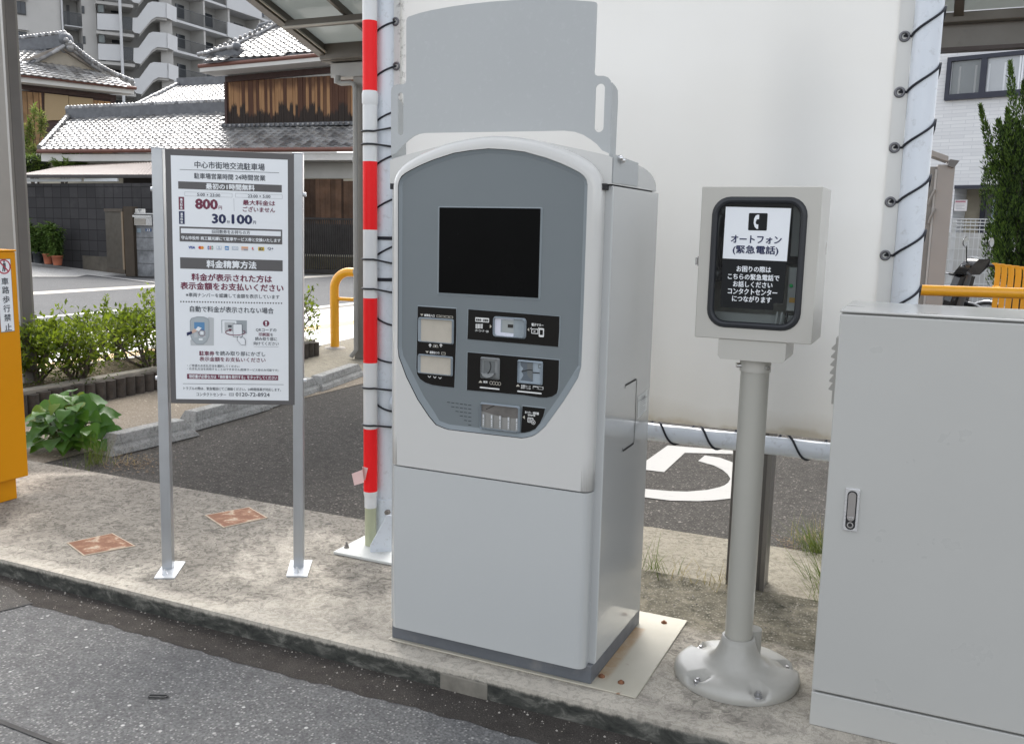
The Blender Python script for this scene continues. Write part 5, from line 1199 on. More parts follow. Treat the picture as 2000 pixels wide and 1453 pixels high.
edging(EA+(EA-EB)*.5, EB+(EB-EA)*.12, 'dark log style edging below the leafy hedge')
edging(EB+(EB-EA)*.15, EB+(EB-EA)*.15+(ED_-EB-(EB-EA)*.15), 'dark log style edging end block near the orange pipe barrier')
mb = MB(); nb = Vector((-.85, .55, 0)).normalized()
A0 = EA+(EA-EB)*.5; q = [A0+Vector((-.16,.0,.0)), ED_+Vector((-.16,.0,0)), ED_+Vector((-.95,.5,0)), EB+Vector((-1.1,.35,0)), A0+Vector((-1.0,0,0))]
NXs, NYs = 40, 14; vs = []
for i in range(NXs+1):
    f_ = i/NXs; lo = q[0].lerp(q[1], f_); hi = q[4].lerp(q[2], f_)
    for j in range(NYs+1):
        g_ = j/NYs; p = lo.lerp(hi, g_); p.z = .075+.07*math.sin(g_*math.pi)+.03*noise.noise(p*4)
        vs.append(p)
mb.add(vs, [(i*(NYs+1)+j, (i+1)*(NYs+1)+j, (i+1)*(NYs+1)+j+1, i*(NYs+1)+j+1) for i in range(NXs) for j in range(NYs)], SOIL, True)
tag(mb.build('planting_bed', None, loc=EB), kind='structure')
BARK = M('hedge_bark', (.07,.055,.042), .9, var=.3, vs=30)
HL = leafmat('hedge_leaf', (.07,.118,.016), (.22,.27,.03), .4, .4)
HL2 = leafmat('hedge_leaf_dark', (.035,.07,.012), (.11,.14,.022), .35, .4)
def shrub(base, w_, h_, nleaf, label, seed, top=.45, sprig=0, leafm=None, skirt=.25):
    """open azalea: bent stems that fork, leaves clustered at the twig ends"""
    random.seed(seed); o = thing('hedge_shrub', base, label, 'shrub', 'azalea shrubs in the hedge bed')
    mbs, mbl = MB(), MB(); tips = []
    for i in range(9):
        a = random.uniform(0, 6.28); r_ = random.uniform(.1, .5)*w_; p0 = base+Vector((math.cos(a)*.06, math.sin(a)*.06, 0))
        p3 = base+Vector((math.cos(a)*r_, math.sin(a)*r_, h_*random.uniform(.55,.85))); p1 = p0.lerp(p3, .35)+Vector((random.gauss(0,.05), random.gauss(0,.05), -.02)); p2 = p0.lerp(p3, .7)+Vector((random.gauss(0,.05), random.gauss(0,.05), 0))
        mbs.tube([p0,p1,p2,p3], [.014,.011,.008,.005], BARK, 6)
        for k in range(7):
            s0 = (p1, p2, p3, p2.lerp(p3,.5))[k % 4]; a2 = random.uniform(0, 6.28); q_ = s0+Vector((math.cos(a2)*random.uniform(.05,.2)*w_, math.sin(a2)*random.uniform(.05,.2)*w_, random.uniform(.05,.3)*h_))
            mbs.tube([s0, s0.lerp(q_,.5)+rv()*.02, q_], [.006,.004,.002], BARK, 5); tips.append(q_)
    for i in range(nleaf):
        if i % 5 < 3:
            t_ = random.choice(tips); c0_ = t_+rv()*random.uniform(0,.095)
        else:
            a = random.uniform(0, 6.28); rr = math.sqrt(random.random())*w_*.52; c0_ = base+Vector((math.cos(a)*rr, math.sin(a)*rr, h_*(1-top*random.random()**1.6-.18*(rr/(w_*.52))**2)))
            if noise.noise(c0_*5.5+Vector((seed,0,0))) < -.12: continue
        d = (rv()+Vector((0,0,.7))).normalized(); L_ = random.uniform(.036,.062)
        leaf(mbl, c0_, d, rv(), L_, L_*.5, leafm or (HL if random.random() < .75 else HL2))
    for i in range(int(nleaf*skirt)):
        a = random.uniform(0, 6.28); rr = random.uniform(.1,.5)*w_; c0_ = base+Vector((math.cos(a)*rr, math.sin(a)*rr, h_*random.uniform(.0,.5))); 
        leaf(mbl, c0_, (rv()+Vector((0,0,.4))).normalized(), rv(), .03, .013, HL2)
    for s_ in range(sprig):
        p0 = base+Vector((random.gauss(0,w_*.2), random.gauss(0,w_*.15), h_*.8)); p1 = p0+Vector((random.gauss(0,.05), random.gauss(0,.05), random.uniform(.18,.36)))
        mbs.tube([p0, p0.lerp(p1,.5)+rv()*.02, p1], [.004,.003,.0015], BARK, 5)
        for k in range(26): f_ = random.random(); leaf(mbl, p0.lerp(p1, f_), (rv()*.8+Vector((0,0,.8))).normalized(), rv(), .045, .014, HL)
    mbs.build('stem', o); mbl.build('leaves', o); return o
def bp(x, y, z=.11): return G(x, y, z)
shrub(bp(62,748), .86, .48, 3300, 'dense bright green azalea bush beside the tall column', 31, .5, 0, None, .12)
shrub(bp(150,742), .66, .45, 1150, 'loose azalea bush with bare twiggy skirt, next to the densest bush', 32, .5, 0, None, .3)
shrub(bp(222,705), .95, .46, 1500, 'azalea bush with bare forked stems and one tall sprig', 33, .35, 1, None, .15)
shrub(bp(296,718), .66, .50, 1300, 'upright azalea bush partly behind the left post of the sign', 34, .5, 0, None, .2)
shrub(bp(372,690), 1.0, .6, 1200, 'azalea bush hidden behind the sign board', 35)
shrub(bp(560,668), .75, .62, 1300, 'azalea bush showing right of the sign board', 37, .8, 1, None, .4)
# climbing big leaved weed by the gate machine
WL = leafmat('weed_leaf', (.045,.125,.02), (.10,.22,.03), .3, .36); WL2 = leafmat('weed_leaf_young', (.12,.2,.025), (.2,.27,.04), .4, .4); WST = M('weed_stem', (.1,.15,.05), .6)
def heart(mb, p, d, nrm_, L_, mat):
    d = d.normalized(); s_ = d.cross(nrm_).normalized(); n_ = s_.cross(d)
    prof = [(-.06,.0), (-.10,.22), (-.02,.40), (.16,.50), (.36,.47), (.58,.33), (.80,.15), (1.0,0.0)]
    ctr = [(0.0,0), (.0,0), (.08,0), (.18,0), (.36,0), (.58,0), (.8,0), (1.0,0)]
    def P_(x, y): return p+d*x*L_+s_*y*L_+n_*L_*(.18*abs(y)-.28*x*x+.02*math.sin(x*14))
    vs = []; k = len(prof)
    for (x, y), (cx_, _) in zip(prof, ctr): vs += [P_(cx_ if y else x, 0), P_(x, y), P_(x, -y)]
    fs = []
    for i in range(k-1): a = 3*i; c = 3*(i+1); fs += [(a, a+1, c+1, c), (a, c, c+2, a+2)]
    mb.add(vs, fs, mat, True)
random.seed(77)
wd = thing('leafy_weed', G(120,905,0), 'big heart leaved weed growing between the gate machine and the first wheel stop', 'weed')
mbl, mbs = MB(), MB(); W0 = G(118, 880, -.03)+Vector((-.05,.12,0))
vr = Vector((CR.x, CR.y, 0)).normalized(); vf = Vector((CF.x, CF.y, 0)).normalized()
for i in range(115):
    a = random.uniform(-1, 1); hgt = random.random(); 
    wx = a*.235*math.sqrt(max(0.05, 1-(hgt-.25)**2)); p = W0+vr*wx+vf*random.uniform(-.20,.18)+Vector((0,0,.04+hgt*.31*(1-.45*a*a)))
    out = (p-W0); out.z = 0; d = (out.normalized()*1.0+rv()*.45-vf*.35+Vector((0,0,-.35))).normalized()
    L_ = random.uniform(.07,.14); nn = (Vector((0,0,1))-vf*.6+rv()*.35).normalized()
    heart(mbl, p, d, nn, L_, WL2 if (hgt > .8 and random.random() < .45) else WL)
    mid = W0.lerp(p, .6)+Vector((0,0,.05)); mbs.tube([W0+rv()*.03, mid, p], [.005,.004,.0025], WST, 5)
mbs.build('stem', wd); mbl.build('leaves', wd)
random.seed(78)
def g3(x, y, z=-.05): p = G(x, y, z); return (p.x, p.y, z)
tuft('grass', [(*g3(190,905), 70, .26, .04, GRS, .25), (*g3(165,915), 40, .18, .05, GRS, .1), (*g3(230,905), 14, .12, .05, GRY, .2)])
mb = MB(); DL = M('dead_leaf', (.17,.12,.07), .9, var=.3, island=.4)
for i in range(260):
    p = G(random.gauss(265,32), random.gauss(905,9), -.052); leaf(mb, p+Vector((0,0,random.uniform(0,.012))), Vector((random.gauss(0,1), random.gauss(0,1), .15)), Vector((0,0,1)), random.uniform(.015,.035), .008, DL)
for i in range(120):
    p = G(random.gauss(1565,40), random.gauss(1065,10), -.05); leaf(mb, p+Vector((0,0,random.uniform(0,.015))), Vector((random.gauss(0,1), random.gauss(0,1), .2)), Vector((0,0,1)), random.uniform(.02,.05), .006, DL)
tag(mb.build('litter', None, loc=G(265,905,-.05)), kind='stuff')
# orange pipe barriers
OPI = M('barrier_orange', (.78,.36,.015), .32, var=.03, coat=.3, dirt=(.5,.25,.03), dirt_amt=.25)
def ubar(a, c, h_, r_, label, mid):
    d = (c-a).normalized(); o = thing('pipe_barrier', a, label, 'barrier'); rr = .2; up = Vector((0,0,1))
    mb = MB(); path = [a, a+up*(h_-rr)]+arc(a+d*rr+up*(h_-rr), rr, 180, 90, d, up, 8)[1:]+arc(c-d*rr+up*(h_-rr), rr, 90, 0, d, up, 8)+[c]
    mb.tube(path, r_, OPI, 18); mb.build('hoop', o)
    if mid: mb = MB(); mb.cyl(a+up*mid, c+up*mid, r_*.42, OPI, 12); mb.build('cross_rail', o)
    mb = MB(); 
    for q_ in (a, c):
        mb = MB(); mb.lathe(q_, [(r_*2.4,0), (r_*2.2,.012), (r_*1.05,.02)], M('mortar_ring', (.3,.28,.25), .9, var=.2, vs=20)); mb.build('footing', o)
    return o
u0 = G(654, 680, -.05); ubar(u0, u0+Vector((2.0, .35, 0)), .925, .054, 'orange pipe hoop barrier between the sign and the grey column', .60)
q0, q1 = PD(1742,575,8.3), PD(2000,592,8.1); dq = (q1-q0); dq.z = 0; dq.normalize()
r0 = Vector((q0.x, q0.y, -.05))-dq*.12
ubar(r0, r0+dq*2.0, q0.z+.05+.046, .048, 'orange pipe hoop barrier behind the large cabinet', .5)
# ================================================================== far left: wall, houses, flats
PLAS = M('plaster_white', (.62,.61,.58), .85, var=.06, vs=.8, dirt=(.4,.37,.32), dirt_amt=.35, ds=1.2)
PLAC = M('plaster_cream', (.50,.46,.37), .85, var=.05, vs=.8)
GUTR = M('gutter_red', (.17,.075,.055), .55, var=.1)
BEAM = M('beam_brown', (.055,.03,.025), .7, var=.15)
TILE, t, b, vec = base('roof_tile')
g = _n(t, 'ShaderNodeNewGeometry')
c = mix(t, g.outputs['Random Per Island'], (.10,.10,.105), (.40,.40,.40)); c = mix(t, ramp(t, noise_node(t, vec, 3, 5, .7), [(.45, 0.0), (.7, .45)]), c, (.30,.265,.22))
t.links.new(c, b.inputs['Base Color']); b.inputs['Roughness'].default_value = .30; b.inputs['Metallic'].default_value = .35; b.inputs['Coat Weight'].default_value = .4; b.inputs['Coat Roughness'].default_value = .2
TILD = M('ridge_tile', (.13,.135,.145), .5, .2, var=.2, vs=4)
BOARD, t, b, vec = base('charred_boards')
g = _n(t, 'ShaderNodeNewGeometry'); sx = _n(t, 'ShaderNodeSeparateXYZ'); t.links.new(vec, sx.inputs[0])
gr = noise_node(t, stretch(t, vec, (7, 7, .35)), 2.2, 6, .7, .3)
wood = mix(t, gr, (.20,.095,.045), (.46,.27,.13))
r2_ = math_(t, 'FRACT', math_(t, 'MULTIPLY', g.outputs['Random Per Island'], 7.31))
edge_ = math_(t, 'ADD', math_(t, 'MULTIPLY_ADD', g.outputs['Random Per Island'], .5, .18), math_(t, 'MULTIPLY_ADD', noise_node(t, stretch(t, vec, (9, 9, 1.5)), 3.0, 5, .75), .6, -.3))
ch = ramp(t, math_(t, 'SUBTRACT', sx.outputs['Z'], edge_), [(.0, 1.0), (.12, 0.0)])
pick = ramp(t, r2_, [(.50, 1.0), (.56, 0.0)])
dark = mix(t, gr, (.014,.011,.010), (.05,.034,.026)); brown = mix(t, gr, (.05,.022,.014), (.13,.06,.035))
topm = ramp(t, math_(t, 'SUBTRACT', sx.outputs['Z'], math_(t, 'MULTIPLY', r2_, .5)), [(.75, 0.0), (1.25, .75)])
wood = mix(t, topm, wood, brown)
c = mix(t, ch, mix(t, pick, wood, brown), dark)
t.links.new(c, b.inputs['Base Color']); b.inputs['Roughness'].default_value = .85
BOARD2 = M('brown_boards', (.09,.05,.03), .85, var=.35, vs=2, island=.55)
BOARD3 = M('tan_boards', (.36,.21,.10), .8, var=.3, vs=2, island=.4)
def inside(p, poly):
    x, y = p; r_ = False; k = len(poly)
    for i in range(k):
        x1, y1 = poly[i]; x2, y2 = poly[(i+1) % k]
        if (y1 > y) != (y2 > y) and x < (x2-x1)*(y-y1)/(y2-y1)+x1: r_ = not r_
    return r_
def tile_roof(P, poly, parent, name='tile_slope', w_=.29, h_=.26, amp=.035, mat=None):
    us = [p[0] for p in poly]; vs_ = [p[1] for p in poly]; mb = MB(); mat = mat or TILE
    prof = [(0, .55), (.12, 1.0), (.26, .75), (.42, .12), (.62, -.05), (.82, .12), (1.0, .55)]
    for j in range(int((max(vs_)-min(vs_))/h_)+1):
        v0 = min(vs_)+j*h_
        for i in range(int((max(us)-min(us))/w_)+1):
            u0 = min(us)+i*w_
            if not inside((u0+w_/2, v0+h_/2), poly): continue
            a = [P.pt(u0+w_*x*1.04, v0-.03+.012*math.sin(x*3.1), amp*y+.045) for x, y in prof]; c2 = [P.pt(u0+w_*x*1.04, v0+h_, amp*y+.008) for x, y in prof]; lo = [P.pt(u0+w_*x*1.04, v0-.03, amp*y+.012) for x, y in prof]
            k = len(prof); mb.add(a+c2+lo, [(q, q+1, q+1+k, q+k) for q in range(k-1)]+[(q+2*k, q+1+2*k, q+1, q) for q in range(k-1)], mat)
    mb.fpoly(P, poly, TILD, .002, .06, True)
    return mb.build(name, parent)
def slope_frame(P, e0, e1, pitch):
    """roof plane through the eave pixels e0,e1 on the upright plane P, rising away from the viewer"""
    A, B = P.px(*e0), P.px(*e1); U = (B-A); U.z = 0; U.normalize(); back = -P.N
    V = back*math.cos(R_(pitch))+Vector((0,0,1))*math.sin(R_(pitch)); A2 = A.copy(); A2.z = (A.z+B.z)/2
    return Pl(A2, U, V)
def planks(P, px, parent, name, mat, wd=.18, thick=.03, gap=.008):
    """upright boards filling the pixel quad TL TR BR BL on the plane P, each its own slab"""
    q = [P.uv(*c) for c in px]; mb = MB(); u = q[3][0]
    while u < q[2][0]:
        w2 = wd*random.uniform(.75, 1.25); f_ = (u-q[3][0])/(q[2][0]-q[3][0]); v0 = q[3][1]+(q[2][1]-q[3][1])*f_; v1 = q[0][1]+(q[1][1]-q[0][1])*f_
        mb.fbox(P, u, min(u+w2-gap, q[2][0]), v0, v1, 0, thick*random.uniform(.5, 1), mat); u += w2
    o = mb.build(name, parent, loc=None); return o
def tile_ridge(mb, p, q, r, sag=0.0, n=0, lift=0.0, mat=None):
    n = n or max(4, int((q-p).length/.30)); P_ = lambda f: p.lerp(q, f)+Vector((0,0,lift-sag*math.sin(math.pi*f)))
    for i in range(n): mb.cyl(P_(i/n), P_((i+1.12)/n) if i < n-1 else P_(1), r*1.12, mat or TILE, 10, r*.9)
random.seed(4)
# ---- house with charred board upper storey
A, B = PD(75, 300, 34.5), PD(690, 300, 31.0); A.z = B.z = -.05
HR = Pl(A, B-A)
hr = thing('tiled_house', HR.pt(HR.uv(570,400)[0], 0), 'old house with charred board upper storey and silver tiled roofs across the street', 'house')
WB = HR.off(-.02)
def wallbox(P, x0, y0, x1, y1, mat, parent, name, n0=-.25, n1=0.0):
    u0, v1 = P.uv(x0, y0); u1, v0 = P.uv(x1, y1); mb = MB(); mb.fbox(P, u0, u1, min(v0, v1), max(v0, v1), n0, n1, mat); return mb.build(name, parent)
wallbox(HR, 70, 300, 830, 545, PLAC, hr, 'wall')
RS = slope_frame(HR.off(.95), (75,293), (690,290), 25)
poly = [RS.uv(*p) for p in ((76,293), (830,289), (830,247), (440,247), (440,219), (136,232))]
tile_roof(RS, poly, hr, 'lower_roof')
E1, E2 = HR.off(.99).px(74,296), HR.off(.99).px(830,291)
mb = MB(); mb.tube([E1, E2], .075, GUTR, 8); mb.build('gutter', hr)
mb = MB(); p, q = HR.off(.9).px(80,300), HR.off(.9).px(830,295); mb.obox(p-Vector((0,0,.28)), q-p, -HR.N*.9, Vector((0,0,.24)), PLAS); mb.build('eave_board', hr)
mb = MB(); p, q = RS.px(134,232), RS.px(445,219); mb.obox(p+Vector((0,0,-.1))-HR.N*.15, q-p, HR.N*.3, Vector((0,0,.45)), TILD)
for i in range(46): f_ = i/46; mb.ball(p.lerp(q, f_)+Vector((0,0,.38)), .13, TILE, 4)
mb.build('ridge', hr)
mb = MB(); p, q = RS.px(78,292), RS.px(136,231); tile_ridge(mb, p+Vector((0,0,.06)), q+Vector((0,0,.14)), .10); mb.build('ridge', hr)
nU = (RS.px(560,248)-HR.O).dot(HR.N); UW = HR.off(nU)
wallbox(UW, 443, 100, 830, 262, PLAS, hr, 'upper_wall')
u0, v0 = UW.uv(443, 253); u1, v1 = UW.uv(443, 160)
random.seed(9)
bo = planks(UW.off(.02), [(444,160), (830,138), (830,238), (444,246)], hr, 'board_cladding', BOARD, .115, .04)
# give the charring its own height origin
dz = UW.px(560,243).z
for v_ in bo.data.vertices: v_.co.z -= (dz-ORIG[bo.parent.name].z)
bo.location.z = dz-ORIG[bo.parent.name].z
mb = MB(); p, q = UW.px(443,162), UW.px(830,128); d_ = q-p; mb.obox(p+UW.N*.02, d_, UW.N*.09, Vector((0,0,.2)), BEAM); mb.build('beam', hr)
p, q = UW.px(443,162), UW.px(443,252); mb = MB(); mb.obox(q+UW.N*.02, UW.U*.09, UW.N*.09, Vector((0,0,p.z-q.z)), BEAM); mb.build('corner_board', hr)
mb = MB(); p, q = UW.px(440,251), UW.px(830,243); mb.obox(p, q-p, UW.N*.25, Vector((0,0,.12)), TILD)
n_ = 40
for i in range(n_): mb.ball(p.lerp(q, i/n_)+UW.N*.27+Vector((0,0,.06)), .055, TILE, 4)
mb.build('flashing', hr)
UE = UW.off(.95); US = slope_frame(UE, (392,124), (645,101), 28)
poly = [US.uv(*p) for p in ((398,121), (700,96), (700,20), (585,30), (545,53), (444,99))]
tile_roof(US, poly, hr, 'upper_roof', .30, .30, .04)
mb = MB(); p, q = UE.px(388,130), UE.px(720,99); mb.tube([p, q], .07, GUTR, 8); mb.build('gutter', hr)
mb = MB(); p, q = UE.px(390,138), UE.px(720,107); mb.obox(p-Vector((0,0,.06)), q-p, -UW.N*.95, Vector((0,0,.14)), PLAS); mb.build('eave_board', hr)
mb = MB(); p, q = US.px(400,118), US.px(552,50); pts = [p+Vector((0,0,.22)), p.lerp(q,.12)+Vector((0,0,.14)), p.lerp(q,.5)+Vector((0,0,.16)), q+Vector((0,0,.2))]; tile_ridge(mb, pts[0], pts[-1], .075, .12)
for i in range(16): f_ = i/16; mb.ball(p.lerp(q, f_)+Vector((0,0,.22)), .075, TILE, 4)
mb.build('ridge', hr)
mb = MB(); p = US.px(402,112); mb.obox(p+Vector((0,0,.0)), UW.U*1.3, -UW.N*.5, Vector((0,0,.28)), TILD); tile_ridge(mb, p+Vector((-.35,0,.10)), p+UW.U*1.2+Vector((0,0,.32)), .07); mb.ball(p+UW.U*1.25+Vector((0,0,.32)), .15, TILD, 6); mb.build('ridge_end_tile', hr)
GP = UW.off(-2.6); mb = MB(); q = [GP.uv(*p) for p in ((497,70), (545,58), (560,30), (545,38), (512,46))]; mb.fpoly(GP, q, TILD, 0, .6, True)
for i in range(4): f_ = i/4; p_ = GP.px(500+11*f_, 66-18*f_); q_ = GP.px(552+2*f_, 52-16*f_); mb.tube([p_+GP.N*.06, q_+GP.N*.06], .10, TILD, 6)
mb.build('gable_tiles', hr)
# ground floor front: grey plaster band and brown boards
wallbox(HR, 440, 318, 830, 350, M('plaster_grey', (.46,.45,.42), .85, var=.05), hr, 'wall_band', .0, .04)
random.seed(12)
planks(HR.off(.01), [(440,350), (671,350), (671,440), (440,440)], hr, 'board_wall', BOARD2, .2, .06); planks(HR.off(.01), [(672,354), (830,352), (830,440), (672,440)], hr, 'board_wall', BOARD2, .2, .06)
mb = MB(); p, q = HR.px(200,306), HR.px(312,306); mb.obox(p-Vector((0,0,.55)), q-p, HR.N*.05, Vector((0,0,.4)), M('pink_sheet', (.42,.34,.32), .6, var=.06)); mb.build('side_panel', hr)
# ---- left house with a gable
A, B = PD(31, 200, 41), PD(224, 200, 44); A.z = B.z = -.05; HL_ = Pl(A, B-A)
hl = thing('gabled_house', HL_.pt(HL_.uv(130,300)[0], 0), 'gabled tiled house with tan shutters and board walls beside the apartment block', 'house')
wallbox(HL_, -40, 150, 224, 420, PLAS, hl, 'wall', -6.0, 0)
mb = MB(); p, q = HL_.px(-40,166), HL_.px(225,197); mb.obox(p, q-p, HL_.N*.12, Vector((0,0,.24)), BEAM); mb.build('beam', hl)
p, q = HL_.px(221,196), HL_.px(221,300); mb = MB(); mb.obox(q, HL_.U*.16, HL_.N*.12, Vector((0,0,p.z-q.z)), BEAM); mb.build('corner_board', hl)
mb = MB(); p, q = HL_.px(-40,300), HL_.px(220,300); mb.obox(p+HL_.N*.002, q-p, HL_.N*.006, Vector((0,0,HL_.uv(100,180)[1]-HL_.uv(100,300)[1])), BEAM); mb.build('board_backing', hl)
random.seed(14)
planks(HL_.off(.01), [(-40,172), (86,183), (86,300), (-40,300)], hl, 'board_cladding', BOARD3, .24, .06, .03); planks(HL_.off(.01), [(180,196), (219,200), (219,300), (180,300)], hl, 'board_cladding', BOARD3, .24, .06, .03)
SHT, t, b, vec = base('shutter_tan'); 
wv = _n(t, 'ShaderNodeTexWave'); wv.bands_direction = 'Z'; wv.inputs['Scale'].default_value = 6.5; t.links.new(vec, wv.inputs['Vector']); t.links.new(mix(t, wv.outputs['Fac'], (.33,.24,.13), (.40,.29,.16)), b.inputs['Base Color']); b.inputs['Roughness'].default_value = .6
for x0, x1, y0, y1 in ((86,132,183,236), (133,180,189,232)):
    q = [HL_.uv(x0,y0), HL_.uv(x1,y0+5), HL_.uv(x1,y1-1), HL_.uv(x0,y1)]; mb = MB(); mb.fpoly(HL_, q, SHT, .10, .09, True); mb.build('shutter', hl)
LS = slope_frame(HL_.off(1.0), (31,143), (262,170), 27)
tile_roof(LS, [LS.uv(*p) for p in ((-30,137), (262,171), (222,151), (176,137), (60,121), (-30,118))], hl, 'skirt_roof', .30, .28)
mb = MB(); mb.tube([HL_.off(1.02).px(-30,139), HL_.off(1.02).px(266,173)], .08, GUTR, 8); mb.build('gutter', hl)
mb = MB(); p, q = HL_.off(.9).px(-30,148), HL_.off(.9).px(262,180); mb.obox(p-Vector((0,0,.1)), q-p, -HL_.N*.9, Vector((0,0,.2)), PLAS); mb.build('eave_board', hl)
nG = (LS.px(120,128)-HL_.O).dot(HL_.N); GB = HL_.off(nG)
mb = MB(); mb.fpoly(GB, [GB.uv(*p) for p in ((40,133), (200,149), (124,92))], M('gable_board', (.36,.32,.26), .8, var=.12, vs=2), 0, .3, True); gw = mb.build('gable_wall', hl)
mb = MB()
for a_, c_ in (((38,131), (124,97)), ((124,97), (200,146))): p, q = GB.off(.25).px(*a_), GB.off(.25).px(*c_); mb.obox(p, q-p, -GB.N*.25, Vector((0,0,.22)), M('barge_board', (.25,.22,.19), .8, var=.2))
mb.build('barge_board', hl)
mb = MB(); p, q = GB.off(.3).px(128,84), GB.off(.3).px(262,165); tile_ridge(mb, p, q, .12, .25)
for i in range(22): f_ = i/22; mb.ball(p.lerp(q, f_)+Vector((0,0,.1-.25*math.sin(math.pi*f_)))+GB.N*.1, .13, TILE, 4)
mb.build('ridge', hl)
mb = MB(); p, q = GB.off(.25).px(126,90), GB.off(.25).px(-20,140); tile_ridge(mb, p, q, .085, .25); mb.build('ridge', hl)
mb = MB(); p, q = GB.px(126,84), GB.off(-3.0).px(-30,103); mb.obox(p+Vector((0,0,-.2)), q-p, GB.N*.35, Vector((0,0,.55)), TILD); 
for i in range(24): mb.ball(p.lerp(q, i/24)+Vector((0,0,.42)), .14, TILE, 4)
mb.ball(p+Vector((.1,0,.12)), .33, TILD, 6); mb.ball(p+Vector((-.1,0,-.28)), .22, TILE, 6); mb.ball(p+Vector((.35,0,-.25)), .2, TILE, 6)
mb.build('main_ridge', hl)
pA, pB, pC, pD_ = GB.off(-.4).px(122,92), GB.off(-3.0).px(-30,110), GB.off(.1).px(-30,140), GB.off(.1).px(40,128)
Um = (pB-pA); Um.z = 0; Um = -Um.normalized(); nn = (pD_-pA).cross(pB-pA).normalized(); 
if nn.dot(CAM-pA) < 0: nn = -nn
Vm = nn.cross(Um).normalized(); Vm = Vm if Vm.z > 0 else -Vm
MS = Pl(pA, Um if Um.cross(Vm).dot(nn) > 0 else -Um, Vm)
tile_roof(MS, [MS.uv(*p) for p in ((118,92), (62,122), (-30,142), (-30,108))], hl, 'main_roof', .30, .28)
# side roof between the two houses
A, B = PD(235, 220, 47), PD(445, 215, 45); A.z = B.z = -.05; HM = Pl(A, B-A)
hm = thing('low_house', HM.pt(5, 0), 'low house behind, only its sunlit hipped tile roof showing between the two tiled houses', 'house')
wallbox(HM, 262, 222, 560, 460, PLAS, hm, 'wall', -5, -.8)
MF = slope_frame(HM, (232,222), (445,212), 26)
tile_roof(MF, [MF.uv(*p) for p in ((234,222), (560,206), (560,160), (348,168))], hm, 'tile_roof', .29, .29)
mb = MB(); p, q = MF.px(232,222), MF.px(348,168); tile_ridge(mb, p, q+Vector((0,0,.1)), .11); mb.build('ridge', hm)
mb = MB(); p, q = MF.px(345,168), MF.px(560,157); mb.obox(p+Vector((0,0,-.1)), q-p, -HM.N*.3, Vector((0,0,.5)), TILD); mb.build('ridge', hm)
# ---- block wall with sheet roofed shed, gate, gate pillar, potted plants
BLK, t, b, vec = base('dark_block')
mp = _n(t, 'ShaderNodeCombineXYZ'); sx = _n(t, 'ShaderNodeSeparateXYZ'); t.links.new(vec, sx.inputs[0])
WA, WBp = PD(60, 512, 27.6), PD(302, 541, 25.4); WA.z = WBp.z = -.05; WD_ = (WA-WBp); WD_.z = 0; WD_.normalize()
uu = math_(t, 'ADD', math_(t, 'MULTIPLY', sx.outputs['X'], WD_.x), math_(t, 'MULTIPLY', sx.outputs['Y'], WD_.y))
t.links.new(uu, mp.inputs[0]); t.links.new(sx.outputs['Z'], mp.inputs[1])
br = _n(t, 'ShaderNodeTexBrick'); br.inputs['Scale'].default_value = 1; br.inputs['Brick Width'].default_value = .36; br.inputs['Row Height'].default_value = .3; br.inputs['Mortar Size'].default_value = .011; br.offset = 0
br.inputs['Color1'].default_value = (.024,.023,.025,1); br.inputs['Color2'].default_value = (.042,.040,.042,1); br.inputs['Mortar'].default_value = (.006,.006,.006,1); t.links.new(mp.outputs[0], br.inputs['Vector'])
c = mix(t, ramp(t, noise_node(t, vec, 1.1, 7, .68), [(.55, 0.0), (.75, .4)]), br.outputs['Color'], (.09,.087,.085)); t.links.new(c, b.inputs['Base Color']); b.inputs['Roughness'].default_value = .9
BW = Pl(WBp, WBp-WA)
bw = thing('block_wall', WBp.lerp(WA,.5), 'tall dark concrete block wall behind the potted plants', 'wall')
wl = (WA-WBp).length
mb = MB(); mb.fbox(BW, -wl*1.25, .35, .0, 2.50, -.15, 0, BLK); mb.build('blocks', bw)
mb = MB(); mb.fbox(BW, -wl*.55, -wl*.03, .0, .46, .0, .03, M('render_band', (.085,.075,.06), .9, var=.3, vs=3)); mb.build('footing_band', bw)
sh = thing('carport_shed', BW.pt(-wl*.5, 0, -2), 'low shed roof of pale pink metal sheet above the block wall', 'shed')
PNKR, t, b, vec = base('pink_metal_roof'); t.links.new(ramp(t, noise_node(t, vec, .6, 5), [(.3, (.135,.10,.088)), (.7, (.175,.138,.122))]), b.inputs['Base Color']); b.inputs['Roughness'].default_value = .55
p, q = PD(30, 344, 27.6), PD(322, 343, 25.6); z_ = (p.z+q.z)/2; p.z = q.z = z_
pb, qb = PD(130, 324, 33.5), PD(330, 316, 31.0)
mb = MB(); n_ = 40; vs = []
for i in range(n_*4+1):
    f_ = i/(n_*4); dz2 = Vector((0,0,.02*math.sin(i*math.pi/2))); vs += [p.lerp(q, f_)+dz2, pb.lerp(qb, f_)+dz2]
mb.add(vs, [(2*i, 2*i+2, 2*i+3, 2*i+1) for i in range(n_*4)], PNKR); mb.build('sheet_roof', sh)
mb = MB(); fw2 = Vector((-CF.x, -CF.y, 0))*.55; mb.obox(p+fw2+Vector((0,0,-.085)), q-p, -fw2*.4, Vector((0,0,.085)), M('shed_beam', (.05,.045,.045), .6)); mb.build('front_beam', sh)
mb = MB()
for x0, x1 in ((48,158), (164,229)): p1, q1 = BW.off(.0).px(x0,357), BW.off(.0).px(x1,357); p1.z = q1.z = 2.502; mb.obox(p1, q1-p1, -BW.N*.05, Vector((0,0,.085)), M('pale_panel', (.5,.52,.53), .5))
mb.build('front_panel', sh)
mb = MB(); mb.obox(BW.pt(-wl*1.2, -.05, -4.5), BW.U*wl*1.25, BW.N*.1, Vector((0,0,3.2)), M('shed_dark', (.06,.05,.045), .9)); mb.build('back_wall', sh)
